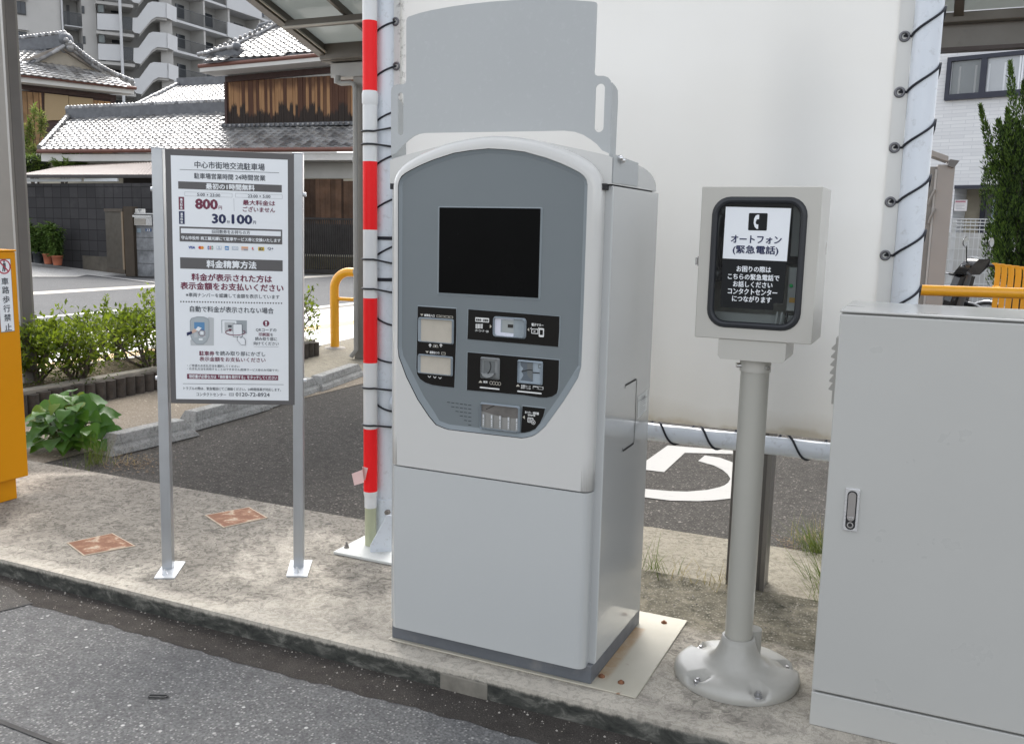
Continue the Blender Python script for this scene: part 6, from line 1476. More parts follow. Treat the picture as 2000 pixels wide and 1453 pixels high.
GTB = M('gate_brown', (.045,.032,.02), .5, .2, var=.1)
gt = thing('side_gate', G(240, 538, -.05), 'brown panelled side gate standing ajar by the gate pillar', 'gate')
ga_, gb_ = PD(208, 531, 25.6), PD(246, 540, 25.0); ga_.z = gb_.z = -.02; GPl = Pl(ga_, gb_-ga_)
mb = MB(); u0, v0 = GPl.uv(210, 531); u1, v1 = GPl.uv(241, 408); mb.fbox(GPl, u0, u1-.06, .03, v1, -.03, 0, M('gate_panel', (.035,.027,.016), .55, var=.15)); mb.build('panel', gt)
mb = MB(); mb.fbox(GPl, u0, u1, v1-.08, v1, .001, .03, GTB); mb.fbox(GPl, u0, u1, .03, .14, .001, .03, GTB); mb.fbox(GPl, u1-.09, u1, .14, v1-.08, .001, .03, M('gate_stile', (.17,.12,.07), .5)); mb.build('gate_frame', gt)
ga_, gb_ = PD(259, 541, 24.9), PD(309, 541, 24.7); ga_.z = gb_.z = -.04; GQ = Pl(ga_, gb_-ga_); gq = G(256, 541, -.05)
gpo = thing('gate_post', gq, 'brown timber gate post beside the pale block pillar', 'post'); mb = MB(); u0, _ = GQ.uv(248, 450); u1, v1 = GQ.uv(264, 404); mb.fbox(GQ, u0, u1, .0, v1, -.1, .12, GTB); mb.build('shaft', gpo)
pil = thing('gate_pillar', G(284, 541, -.05), 'grey block gate pillar with steel letter box and number plates', 'pillar')
PILM, t, b, vec = base('pillar_block'); c = ramp(t, noise_node(t, vec, 2.2, 6, .65), [(.35, (.11,.115,.12)), (.65, (.30,.31,.325))])
sx = _n(t, 'ShaderNodeSeparateXYZ'); t.links.new(vec, sx.inputs[0]); jn = math_(t, 'LESS_THAN', math_(t, 'FRACT', math_(t, 'MULTIPLY', sx.outputs['Z'], 2.9)), .05); c = mix(t, jn, c, (.07,.07,.07)); t.links.new(c, b.inputs['Base Color']); b.inputs['Roughness'].default_value = .9
u0, v1 = GQ.uv(262, 420); u1, _ = GQ.uv(312, 420)
mb = MB(); mb.fbox(GQ, u0, u1, 0, v1, -.15, .0, PILM); mb.build('blocks', pil)
wallbox(GQ, 258, 416, 314, 419.5, M('pillar_cap', (.5,.5,.49), .8), pil, 'cap', -.2, .06)
lb = wallbox(GQ, 265.5, 424, 301, 441, M('letterbox_steel', (.55,.55,.55), .25, .9), pil, 'letter_box', .001, .09); wallbox(GQ, 265, 420.5, 301.5, 425, M('letterbox_lid', (.75,.76,.77), .15, .9), lb, 'lid', .002, .14)
wallbox(GQ, 266, 427, 289, 440, M('letterbox_face', (.3,.28,.25), .4, .4), lb, 'face', .09, .094)
npx = wallbox(GQ, 265, 408, 284, 416.2, PLAS, pil, 'name_plate', .0, .03)
mb = MB(); mb.text(GQ, '〒', 271, 412, 278, 412.3, 6, I_DK, .01, .032); mb.build('lettering', npx)
nb_ = wallbox(GQ, 284.6, 446.5, 296, 452.7, M('plate_blue', (.02,.06,.16), .4), pil, 'number_plate', .001, .012)
mb = MB(); mb.text(GQ, '23', 287, 449.5, 293.6, 449.7, 4.2, PLAS, .02, .014); mb.build('lettering', nb_)
wallbox(GQ, 268, 446, 275.6, 454.6, M('plate_pale', (.2,.26,.3), .5), pil, 'number_plate', .001, .012)
TER = M('terracotta', (.36,.115,.06), .7, var=.1, vs=5); PBK = M('pot_black', (.02,.024,.028), .5)
PLF = leafmat('pot_leaf', (.05,.10,.03), (.16,.24,.07), .3, .45)
random.seed(42)
for i, (x0, x1, yb_, yt, mat, lab, top_) in enumerate(((47,66,512,491,PBK,'leafy potted plant in a black pot next to the tall column',425), (65,86,513.5,492,PBK,'potted plant in a black pot beside the terracotta pots',437),
        (85,104,515.5,495,TER,'taller potted plant in a terracotta pot, beside the black pots',431), (102,123,518,499,TER,'potted plant in the terracotta pot farthest from the column',443))):
    bs = BW.off(.55).px((x0+x1)/2, yb_); D_ = (bs-CAM).dot(CF); r_ = (x1-x0)/2/FPX*D_; h_ = (yb_-yt)/FPX*D_
    o = thing('potted_plant', bs, lab, 'potted plant', 'potted plants along the block wall')
    mb = MB(); mb.lathe(bs, [(r_*.72,0), (r_*.95,h_*.82), (r_*1.02,h_*.82), (r_*1.03,h_), (r_*.93,h_), (r_*.9,h_*.86)], mat, 24); mb.build('pot', o)
    mb, ms_ = MB(), MB(); H_ = (yt-top_)/FPX*D_
    for k in range(14):
        a = random.uniform(0,6.28); rr = random.uniform(.1,1.15)*r_; t0 = bs+Vector((math.cos(a)*rr*.4, math.sin(a)*rr*.4, h_*.9)); t1 = bs+Vector((math.cos(a)*rr*1.2, math.sin(a)*rr*1.2, h_+H_*random.uniform(.45,1.0)))
        ms_.tube([t0, t0.lerp(t1,.5), t1], [.012,.01,.005], M('pot_stem', (.08,.09,.04), .7), 5)
        for m_ in range(70): f_ = random.random()**.8; a2 = random.uniform(0,6.28); leaf(mb, t0.lerp(t1, f_), Vector((math.cos(a2), math.sin(a2), random.uniform(-.5,.7))), Vector((0,0,1)), random.uniform(.12,.22), random.uniform(.06,.10), PLF)
    ms_.build('stem', o); mb.build('leaves', o)
# ---- dark slatted fence in front of the charred house
FDK = M('fence_dark', (.022,.019,.017), .7, var=.2)
fa, fb = PD(560, 529, 28.2), PD(760, 523, 28.2); FPl = Pl(Vector((fa.x, fa.y, -.05)), Vector((fb.x-fa.x, fb.y-fa.y, 0)))
fe = thing('slat_fence', fa, 'dark fence of thin upright slats in front of the charred board house', 'fence')
mb = MB(); ub, vb_ = FPl.uv(760, 431); u = 0
while u < ub: mb.fbox(FPl, u, u+.035, .06, vb_-.02, -.02, .02, FDK); u += .066
mb.build('slats', fe)
mb = MB(); mb.fbox(FPl, 0, ub, vb_-.02, vb_+.04, -.05, .05, FDK); mb.build('top_rail', fe)
mb = MB(); mb.fbox(FPl, 0, ub, .02, .14, .021, .07, FDK); mb.build('bottom_rail', fe)
fs2 = FPl.off(-.5); wallbox(fs2, 560, 500, 760, 540, M('yard_soil', (.16,.14,.07), .9, var=.4, vs=3), fe, 'plinth', -.4, 0)
wallbox(FPl.off(-.9), 560, 436, 760, 500, M('fence_backing', (.03,.026,.022), .9, var=.4, vs=2), fe, 'backing', -.05, 0)
# ---- garden bushes at the left
GB1 = leafmat('garden_pale', (.16,.17,.06), (.34,.33,.15), .3, .6); GB2 = leafmat('garden_green', (.07,.12,.03), (.2,.28,.06), .35, .5)
GB3 = leafmat('garden_dark', (.02,.035,.018), (.06,.085,.035), .25, .5)
def bush(px, D_, label, mats, n_, blade, up, nm='garden_bush'):
    """px: list of blobs (x, y, rx, ry) in photo pixels"""
    pts = [PD(x, y, D_) for x, y, _, _ in px]; base_ = Vector((pts[0].x, pts[0].y, -.05)); o = thing(nm, base_, label, 'bush'); mb, ms_ = MB(), MB()
    lo = min(p.z for p in pts)
    ms_.tube([base_, base_+Vector((.05,0,max(.4,(lo+.05)*.6))), Vector((pts[0].x, pts[0].y, lo))], [.07,.05,.03], BARK, 7)
    tot = sum(a[2]*a[3] for a in px)
    for (x, y, rx, ry), p in zip(px, pts):
        ms_.tube([Vector((base_.x, base_.y, lo*.7)), p], [.03,.01], BARK, 5)
        for i in range(int(n_*rx*ry/tot)):
            q_ = rv()*random.random()**.4; c0_ = p+CR*(q_.x*rx/FPX*D_)+Vector((0,0,q_.z*ry/FPX*D_))+CF*(q_.y*rx/FPX*D_)
            leaf(mb, c0_, (rv()+Vector((0,0,up))).normalized(), rv(), blade*random.uniform(.6,1.3), blade*.22, random.choice(mats))
    ms_.build('stem', o); mb.build('foliage', o); return o
random.seed(8)
bush([(60,305,28,18), (48,285,14,18), (92,300,24,11), (58,255,5,22), (82,245,4,26), (68,222,2.5,16)], 36, 'pale feathery garden bush in front of the gabled house', [GB1, GB1, GB2], 2300, .26, .5)
bush([(72,322,36,13), (58,330,24,10)], 34.5, 'dark low garden bush just above the shed roof', [GB3, GB2], 1800, .24, .2)
bush([(118,322,12,10), (132,312,6,16), (150,318,14,12), (140,324,22,7)], 33.5, 'fresh green spiky bush above the shed roof', [GB2], 1500, .26, .7)
# ---- apartment block
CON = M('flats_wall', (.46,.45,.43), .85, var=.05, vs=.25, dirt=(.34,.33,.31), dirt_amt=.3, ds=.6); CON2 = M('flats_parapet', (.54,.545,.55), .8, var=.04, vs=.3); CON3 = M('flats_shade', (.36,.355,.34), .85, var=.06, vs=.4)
WIN = M('flats_glass', (.03,.035,.042), .15, var=.3, vs=.6); WFR = M('flats_frame', (.05,.05,.05), .5); RAIL = M('flats_rail', (.06,.065,.07), .5); DOOR = M('flats_door', (.07,.072,.078), .5)
A, B = PD(20, 100, 80), PD(190, 100, 84); A.z = B.z = -.05; AF = Pl(A, B-A)
ap = thing('apartment_block', AF.pt(0, 0), 'grey concrete apartment block with zigzag white stair parapets rising behind the houses', 'apartment block')
ZT, ZBm = AF.px(100, -90).z, 0
def vbox(P, x0, x1, z0, z1, n0, n1, mat, name, parent=ap):
    u0 = P.uv(x0, 100)[0]; u1 = P.uv(x1, 100)[0]; mb = MB(); mb.fbox(P, u0, u1, z0, z1, n0, n1, mat); return mb.build(name, parent)
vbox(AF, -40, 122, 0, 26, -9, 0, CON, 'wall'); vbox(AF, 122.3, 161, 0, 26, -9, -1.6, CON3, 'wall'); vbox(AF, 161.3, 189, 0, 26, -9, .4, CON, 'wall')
def pbox(P, x0, y0, x1, y1, n0, n1, mat, name, parent=ap): return wallbox(P, x0, y0, x1, y1, mat, parent, name, n0, n1)
ST_ = 59.0
for k in range(-1, 3):
    dx, dy = 2.2*k, ST_*k
    w0 = pbox(AF, 29+dx, 2+dy, 51+dx, 31+dy, 0, .08, WFR, 'window'); pbox(AF, 31+dx, 4+dy, 49.5+dx, 28.5+dy, .08, .1, WIN, 'pane', w0); pbox(AF, 28+dx, -1+dy, 54+dx, 1+dy, .0, .25, CON, 'hood', w0); pbox(AF, 39.7+dx, 4+dy, 40.9+dx, 28.5+dy, .1, .14, WFR, 'mullion', w0)
    d0 = pbox(AF.off(-1.6), 129+dx, 10+dy, 137+dx, 52+dy, 0, .06, DOOR, 'balcony_door')
    pbox(AF.off(-.2), 124+dx, 51+dy, 160+dx, 57.5+dy, -1.4, .6, CON2, 'balcony_slab')
    mb = MB(); RP = AF.off(.3); y0_, y1_ = 25+dy, 51+dy
    mb.fbox(RP, RP.uv(124+dx,y0_)[0], RP.uv(158+dx,y0_)[0], RP.uv(140,y0_)[1]-.06, RP.uv(140,y0_)[1], 0, .06, RAIL)
    for i in range(26): u = RP.uv(124+dx,y0_)[0]+(RP.uv(158+dx,y0_)[0]-RP.uv(124+dx,y0_)[0])*i/25; mb.fbox(RP, u, u+.03, RP.uv(140,y1_)[1], RP.uv(140,y0_)[1]-.06, 0, .03, RAIL)
    mb.build('balcony_rail', ap)
    w1 = pbox(AF.off(.4), 159+dx, 12+dy, 165+dx, 28+dy, 0, .06, WFR, 'window'); pbox(AF.off(.4), 160+dx, 13.5+dy, 164+dx, 26.5+dy, .06, .08, WIN, 'pane', w1)
mb = MB(); p = AF.off(.2).px(122,40); mb.cyl((p.x, p.y, 0), (p.x, p.y, 26), .09, CON2, 8); mb.build('downpipe', ap)
# gallery and stair tower
TW = Pl(PD(189, 100, 82.5), PD(340, 100, 85.5)-PD(189, 100, 82.5)); TW = Pl(Vector((TW.O.x, TW.O.y, -.05)), Vector((TW.U.x, TW.U.y, 0)))
z8 = lambda x, y: (x/4.8425, y/4.8425)
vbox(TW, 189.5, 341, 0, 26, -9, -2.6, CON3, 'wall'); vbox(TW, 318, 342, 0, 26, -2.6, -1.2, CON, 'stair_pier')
for k in range(-2, 4):
    sx_, sy_ = 9*k, 286*k
    def q8(l): return [TW.uv(*z8(x+sx_, y+sy_)) for x, y in l]
    mb = MB(); mb.fpoly(TW, q8([(918,130), (1128,140), (1131,292), (922,281)]), CON2, 0, .18, True); mb.build('parapet', ap)
    mb = MB(); mb.fpoly(TW, q8([(1255,172), (1300,170), (1400,32), (1440,18), (1575,30), (1576,172), (1480,162), (1432,190), (1322,322), (1270,312), (1252,290)]), CON2, .02, .18, True); mb.build('stair_parapet', ap)
    mb = MB(); a_ = q8([(1575,30), (1576,172)]); P0, P1 = TW.pt(*a_[0], .02), TW.pt(*a_[1], .02); e_ = TW.U*1.1-TW.N*1.5; mb.prism([P0, P0+e_, P1+e_, P1], -TW.U*.1, CON2); mb.build('stair_parapet', ap)
    mb = MB(); u0, v0 = q8([(915,284)])[0]; u1, v1 = q8([(1270,306)])[0]; mb.fbox(TW, u0, u1, v0-.28, v0-.02, -2.6, -.19, CON); mb.build('gallery_slab', ap)
    mb = MB(); l_ = q8([(1322,322), (1432,190), (1480,162), (1580,172)]); pts = [TW.pt(u, v_, -.2) for u, v_ in l_]
    for i in range(3): mb.obox(pts[i], pts[i+1]-pts[i], -TW.N*2.2, Vector((0,0,-.18)), CON)
    mb.build('stair_flight', ap)
    W2 = TW.off(-.9); w0 = MB(); 
    o_ = pbox(TW.off(-.5), *z8(916+sx_, -2+sy_), *z8(990+sx_, 128+sy_), -.05, .02, WFR, 'window'); pbox(TW.off(-.5), *z8(924+sx_, 4+sy_), *z8(980+sx_, 124+sy_), .02, .04, M('flats_glass_green', (.12,.14,.135), .2, var=.2), 'pane', o_)
    pbox(TW.off(-2.6), *z8(1048+sx_, 92+sy_), *z8(1128+sx_, 134+sy_), 0, .06, WIN, 'window')
    mb = MB(); RP = TW.off(-.1); a_ = [RP.uv(*z8(1155+sx_, 160+sy_)), RP.uv(*z8(1252+sx_, 290+sy_))]
    mb.fbox(RP, a_[0][0], a_[1][0], a_[0][1]-.06, a_[0][1], 0, .05, RAIL)
    for i in range(18): u = a_[0][0]+(a_[1][0]-a_[0][0])*i/17; mb.fbox(RP, u, u+.04, a_[1][1], a_[0][1]-.06, 0, .03, RAIL)
    mb.build('gallery_rail', ap)
mb = MB(); p = TW.off(.4).px(*z8(1140, 200)); mb.cyl((p.x, p.y, 0), (p.x, p.y, 26), .13, CON2, 8); mb.build('downpipe', ap)
# right wing with open galleries
RW_ = Pl(PD(338, 60, 89), PD(510, 60, 101)-PD(338, 60, 89)); RW_ = Pl(Vector((RW_.O.x, RW_.O.y, -.05)), Vector((RW_.U.x, RW_.U.y, 0)))
uM = RW_.uv(660, 60)[0]
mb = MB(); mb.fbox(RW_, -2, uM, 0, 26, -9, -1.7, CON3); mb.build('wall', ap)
zf0 = RW_.px(345, 38).z; flo = 2.86
for k in range(-6, 4):
    z0 = zf0+flo*k
    if z0 < .3: continue
    mb = MB(); mb.fbox(RW_, -.5, uM, z0-.22, z0, -1.69, .12, CON2); mb.build('gallery_slab', ap)
    mb = MB(); u = .2; uR = RW_.uv(441, 60)[0]; mb.fbox(RW_, 0, uR, z0+1.15, z0+1.2, .02, .07, RAIL)
    while u < uR: mb.fbox(RW_, u, u+.03, z0, z0+1.15, .03, .06, RAIL); u += .16
    mb.build('gallery_rail', ap)
    mb = MB(); mb.fbox(RW_, uR, RW_.uv(508, 60)[0], z0-.22, z0+1.25, .13, .26, CON2); mb.build('parapet', ap)
    for x0, x1, w_ in ((352,361,0), (370,386,1), (404,414,0), (420,440,1), (452,470,1), (482,498,0), (520,540,1)):
        u0, u1 = RW_.uv(x0, 60)[0], RW_.uv(x1, 60)[0]; mb = MB(); mb.fbox(RW_, u0, u1, z0+(.0 if w_ == 0 else .75), z0+2.0, -1.69, -1.62, DOOR if w_ == 0 else WIN); mb.build('door' if w_ == 0 else 'window', ap)
    for x0 in (398, 446, 506):
        u0 = RW_.uv(x0, 60)[0]; mb = MB(); mb.fbox(RW_, u0, u0+.25, z0, z0+flo-.24, -1.69, .0, CON); mb.build('pier', ap)
# ================================================================== far right: white house, shelter, conifer, bikes
SID, t, b, vec = base('white_siding')
A, B = PD(1745, 300, 20.6), PD(2000, 300, 18.9); A.z = B.z = -.05; WH = Pl(A, B-A)
sx = _n(t, 'ShaderNodeSeparateXYZ'); t.links.new(vec, sx.inputs[0]); cb = _n(t, 'ShaderNodeCombineXYZ')
t.links.new(math_(t, 'ADD', math_(t, 'MULTIPLY', sx.outputs['X'], WH.U.x), math_(t, 'MULTIPLY', sx.outputs['Y'], WH.U.y)), cb.inputs[0]); t.links.new(sx.outputs['Z'], cb.inputs[1])
br = _n(t, 'ShaderNodeTexBrick'); br.inputs['Scale'].default_value = 1; br.inputs['Brick Width'].default_value = .46; br.inputs['Row Height'].default_value = .075; br.inputs['Mortar Size'].default_value = .006; br.offset = .37
br.inputs['Color1'].default_value = (.72,.725,.73,1); br.inputs['Color2'].default_value = (.64,.645,.655,1); br.inputs['Mortar'].default_value = (.56,.57,.585,1); t.links.new(cb.outputs[0], br.inputs['Vector'])
t.links.new(br.outputs['Color'], b.inputs['Base Color']); b.inputs['Roughness'].default_value = .7; bump(t, b, br.outputs['Fac'], -.5, .01)
NAVY = M('frame_navy', (.014,.017,.034), .4, var=.05); GLW = M('house_glass', (.17,.185,.19), .08, var=.12, vs=.8); GLL = M('curtain_glass', (.42,.44,.46), .15, var=.06, vs=.8); CUR = M('curtain_white', (.62,.64,.66), .6)
wh = thing('white_house', WH.pt(3, 0), 'white brick sided house with a dark framed sliding window beyond the bike park', 'house')
u0 = WH.uv(1560, 300)[0]; u1 = WH.uv(2300, 300)[0]; vt = 7.5; vd = WH.uv(1900, 366)[1]
mb = MB(); mb.fbox(WH, u0, u1, vd, vt, -6, 0, SID); ul = WH.uv(1862, 400)[0]; mb.fbox(WH, u0, ul, 0, vd-.002, -6, 0, SID); mb.fbox(WH, ul+.002, u1, 0, vd-.002, -6, -.9, M('porch_beige', (.40,.36,.28), .8, var=.08)); mb.build('wall', wh)
mb = MB(); mb.fbox(WH, ul, u1, vd-.03, vd+.04, .002, .05, NAVY); mb.build('porch_trim', wh)
q = [WH.uv(1850,112), WH.uv(2000,102.5)]; wu0 = WH.uv(1850,150)[0]; wu1 = wu0+3.4; wv1 = (q[0][1]+q[1][1])/2; wv0 = (WH.uv(1847,198)[1]+WH.uv(2000,187)[1])/2
mb = MB(); fw_ = .085
for a in ((wu0,wu1,wv0,wv0+fw_*1.4), (wu0,wu1,wv1-fw_,wv1), (wu0,wu0+fw_,wv0+fw_*1.4,wv1-fw_), (wu1-fw_,wu1,wv0+fw_*1.4,wv1-fw_)): mb.fbox(WH, *a, .002, .09, NAVY)
um = WH.uv(1922,150)[0]; mb.fbox(WH, um-.06, um+.06, wv0+fw_*1.4, wv1-fw_, .002, .085, NAVY); win = mb.build('window', wh)
mb = MB(); mb.fbox(WH, wu0+fw_, um-.06, wv0+.12, wv1-fw_, .003, .02, GLW); mb.build('pane', win)
mb = MB(); mb.fbox(WH, um+.06, wu1-fw_, wv0+.12, wv1-fw_, .003, .04, GLL); mb.build('pane', win)
mb = MB()
for x in (1875, 1906): u = WH.uv(x,150)[0]; mb.fbox(WH, u-.02, u+.02, wv0+.12, wv1-.2, .021, .023, M('curtain_edge', (.3,.31,.31), .5))
for x in (1857, 1919): u = WH.uv(x,150)[0]; mb.fbox(WH, u-.025, u+.025, wv0+.12, wv1-.1, .021, .025, CUR)
for x in (1932, 1963): u = WH.uv(x,150)[0]; mb.fbox(WH, u-.02, u+.02, wv0+.12, wv1-.2, .041, .043, CUR)
for x in (1992, 1997): u = WH.uv(x,150)[0]; mb.fbox(WH, u-.018, u+.018, wv0+.1, wv1-.1, .041, .06, M('sash_white', (.75,.77,.8), .3))
mb.build('curtain', win)
PO = WH.off(-.9)
mb = MB(); a0, b0 = PO.uv(1902, 560); a1, b1 = PO.uv(2060, 372); mb.fbox(PO, a0, a0+.09, 0, b1, .002, .1, NAVY); mb.fbox(PO, a0+.09, a1, b1-.08, b1, .002, .1, NAVY); mb.fbox(PO, a0+.09, a0+.22, 0, b1-.08, .002, .05, M('door_grey', (.09,.09,.1), .4)); mb.fbox(PO, a0+.22, a1, 0, b1-.08, .002, .04, M('door_glass_blue', (.30,.36,.43), .15)); mb.build('porch_door', wh)
NB = WH.off(-.05); ntc = thing('notice_board', NB.px(1877, 402), 'small white notice with a pink heading on the beige porch wall', 'notice')
mb = MB(); mb.frect(NB, 1866, 391, 1888.5, 412.5, M('notice_white', (.6,.58,.58), .5), .04, .03); mb.frect(NB, 1867.5, 392.5, 1887, 396, M('notice_pink', (.36,.16,.2), .5), .042)
for y in (399, 402, 405, 408): mb.frect(NB, 1868.5, y, 1885 if y != 405 else 1880, y+.9, I_GR, .042)
mb.build('board', ntc)
# mesh fence with low white wall
MF_ = Pl(Vector((PD(1770,560,16.8).x, PD(1770,560,16.8).y, -.05)), (PD(2000,560,15.9)-PD(1770,560,16.8))*Vector((1,1,0)))
mf = thing('mesh_fence', MF_.pt(1, 0), 'white wire mesh fence on a low white wall before the white house', 'fence')
WM = M('mesh_white', (.62,.63,.63), .5); 
uE = MF_.uv(2100, 500)[0]; vT = MF_.uv(1890, 427)[1]; vM = MF_.uv(1890, 449)[1]
mb = MB(); mb.fbox(MF_.off(-.35), -.5, uE, 0, vM-.05, -.12, 0, M('low_wall_white', (.50,.50,.49), .85, var=.06)); mb.build('low_wall', mf)
mb = MB(); u = -.4
while u < uE: mb.fbox(MF_, u, u+.010, .05, vT, 0, .01, WM); u += .075
v = .1
while v < vT-.16: mb.fbox(MF_, -.4, uE, v, v+.012, .0105, .02, WM); v += .20
for v in (vT-.02, vT-.075, vT-.13, vT-.2): mb.fbox(MF_, -.4, uE, v, v+.02, .0105, .024, WM)
mb.build('wire_panel', mf)
ua = MF_.uv(1858, 500)[0]
for k in range(3): mb = MB(); mb.fbox(MF_, ua+2.0*k-.03, ua+2.0*k+.03, 0, vT-.03, -.07, -.01, WM); mb.build('post', mf)
# shelter roof at the top right
rs = thing('bike_shelter', (2.4, 10.68, -.05), 'bronze framed shelter roof with grey fascia beam over the bike park', 'shelter')
zf1 = PY(1920, 92, 10.6).z; zf2 = PY(1920, 46, 10.6).z
mb = MB(); mb.box(-1.3, 3.4, 10.6, 10.72, zf1+.012, zf2, M('fascia_grey', (.20,.19,.175), .5, var=.08, vs=2, dirt=(.12,.11,.1), dirt_amt=.4)); mb.build('fascia_beam', rs)
mb = MB(); mb.box(-1.3, 3.4, 10.592, 10.73, zf1-.025, zf1+.011, M('fascia_edge', (.06,.045,.042), .5)); mb.build('beam_edge', rs)
mb = MB(); mb.box(-1.3, 3.4, 10.48, 10.74, zf2+.001, zf2+.10, GU); mb.build('gutter', rs, .01)
mb = MB(); mb.obox((-1.3, 10.5, zf2+.11), (4.7,0,0), Vector((0,-2.6,.74)), Vector((0,0,.006)), POLY); mb.build('roof_panel', rs)
for x in (-1.3, PX(1862,15,0).x*0+PY(1863,20,10.3).x, 2.0): mb = MB(); mb.obox((x, 10.5, zf2+.05), (.09,0,0), Vector((0,-2.6,.74)), Vector((0,0,.055)), GU); mb.build('rafter', rs)
mb = MB(); mb.box(2.35, 2.49, 10.6, 10.74, -.05, zf1, COLM); mb.build('column', rs)
# beige column with a tilted lamp hood
SP1 = Pl(PD(1845, 590, 10.2), Vector((1, .12, 0))); 
stp = thing('service_post', Vector((SP1.px(1845,590).x, SP1.px(1845,590).y, -.05)), 'beige sheet steel post with a tilted hood, right of the white frame post', 'post')
BGE = M('post_beige', (.36,.325,.30), .5, var=.05, vs=2); BGD = M('post_beige_dark', (.25,.23,.21), .5, var=.06)
u0, v1 = SP1.uv(1832, 322); u1, _ = SP1.uv(1866, 322); vb2 = SP1.uv(1845, 590)[1]; zb_ = -.05-SP1.O.z
mb = MB(); mb.fbox(SP1, u0, u1, zb_, v1, -.16, 0, BGE); mb.build('shaft', stp, .004)
mb = MB(); mb.fbox(SP1, u0-.085, u0-.001, zb_, v1-.02, -.15, -.03, BGD); mb.fbox(SP1, u0-.02, u0-.0015, zb_, v1-.05, -.029, .004, M('post_strip', (.45,.43,.41), .4)); mb.build('channel', stp)
mb = MB(); a_, c_ = SP1.uv(1815, 304), SP1.uv(1851, 317); e_ = Vector((c_[0]-a_[0], c_[1]-a_[1])); mb.obox(SP1.pt(a_[0], a_[1], -.2), SP1.U*e_.x+SP1.V*e_.y, SP1.N*.24, Vector((0,0,.06)), BGE)
mb.build('hood', stp, .004)
mb = MB(); a_, c_ = SP1.uv(1851, 316.5), SP1.uv(1871, 322); mb.prism([SP1.pt(*SP1.uv(x, y), .05) for x, y in ((1850,325), (1862,329), (1873,315), (1855,312))], SP1.N*-.26, M('hood_end', (.17,.16,.155), .5)); mb.build('hood_end', stp)
for y in (371, 408): mb = MB(); p = SP1.px(1826, y); mb.tube([p+SP1.N*.02, p+SP1.N*.03+Vector((-.04,0,-.10)), p+SP1.N*.02+Vector((-.05,0,-.16))], .016, BGD, 6); mb.build('bracket', stp)
# conifer
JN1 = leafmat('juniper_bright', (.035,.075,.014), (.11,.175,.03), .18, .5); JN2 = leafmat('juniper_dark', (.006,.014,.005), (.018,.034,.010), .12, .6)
random.seed(17)
cj0 = PD(1985, 560, 13); cj = thing('juniper_tree', (cj0.x, cj0.y, -.05), 'dark green flame shaped juniper beside the white house, cut by the right edge', 'tree')
mb = MB(); cj1 = PD(1988, 300, 13.1); mb.tube([(cj0.x, cj0.y, -.05), (cj0.x+.03, cj0.y, 1.2), cj1], [.11,.08,.03], BARK, 8); mb.build('trunk', cj)
mb = MB(); Dj = 13
def flame(tip, bas, wpx, n_, D_, dark=.5):
    P0, P1 = PD(*bas, D_), PD(*tip, D_); ax = (P1-P0); L_ = ax.length; ax.normalize()
    for i in range(int(n_*1.9)):
        f_ = random.random()**.8; r_ = wpx/FPX*D_*(math.sin(math.pi*min(1, .18+f_*.82))**.7)*(1-.55*f_); a = random.uniform(0, 6.28); rr = math.sqrt(random.random())
        s1 = ax.cross(CF).normalized(); s2 = ax.cross(s1); o_ = (s1*math.cos(a)+s2*math.sin(a)); c0_ = P0+ax*L_*f_+o_*r_*rr
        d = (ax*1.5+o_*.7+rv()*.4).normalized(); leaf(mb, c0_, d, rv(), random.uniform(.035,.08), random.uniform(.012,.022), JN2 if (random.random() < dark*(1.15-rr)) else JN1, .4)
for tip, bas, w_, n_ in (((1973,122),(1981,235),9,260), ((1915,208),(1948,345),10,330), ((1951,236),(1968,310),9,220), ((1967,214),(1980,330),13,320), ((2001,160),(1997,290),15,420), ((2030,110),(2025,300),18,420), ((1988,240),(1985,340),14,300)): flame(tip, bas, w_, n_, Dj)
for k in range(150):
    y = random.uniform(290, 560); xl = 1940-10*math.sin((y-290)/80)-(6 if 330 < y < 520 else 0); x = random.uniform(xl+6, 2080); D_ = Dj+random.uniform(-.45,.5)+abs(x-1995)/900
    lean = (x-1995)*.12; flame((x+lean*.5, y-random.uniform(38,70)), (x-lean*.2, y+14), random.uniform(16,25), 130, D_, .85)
mb.build('crown', cj)
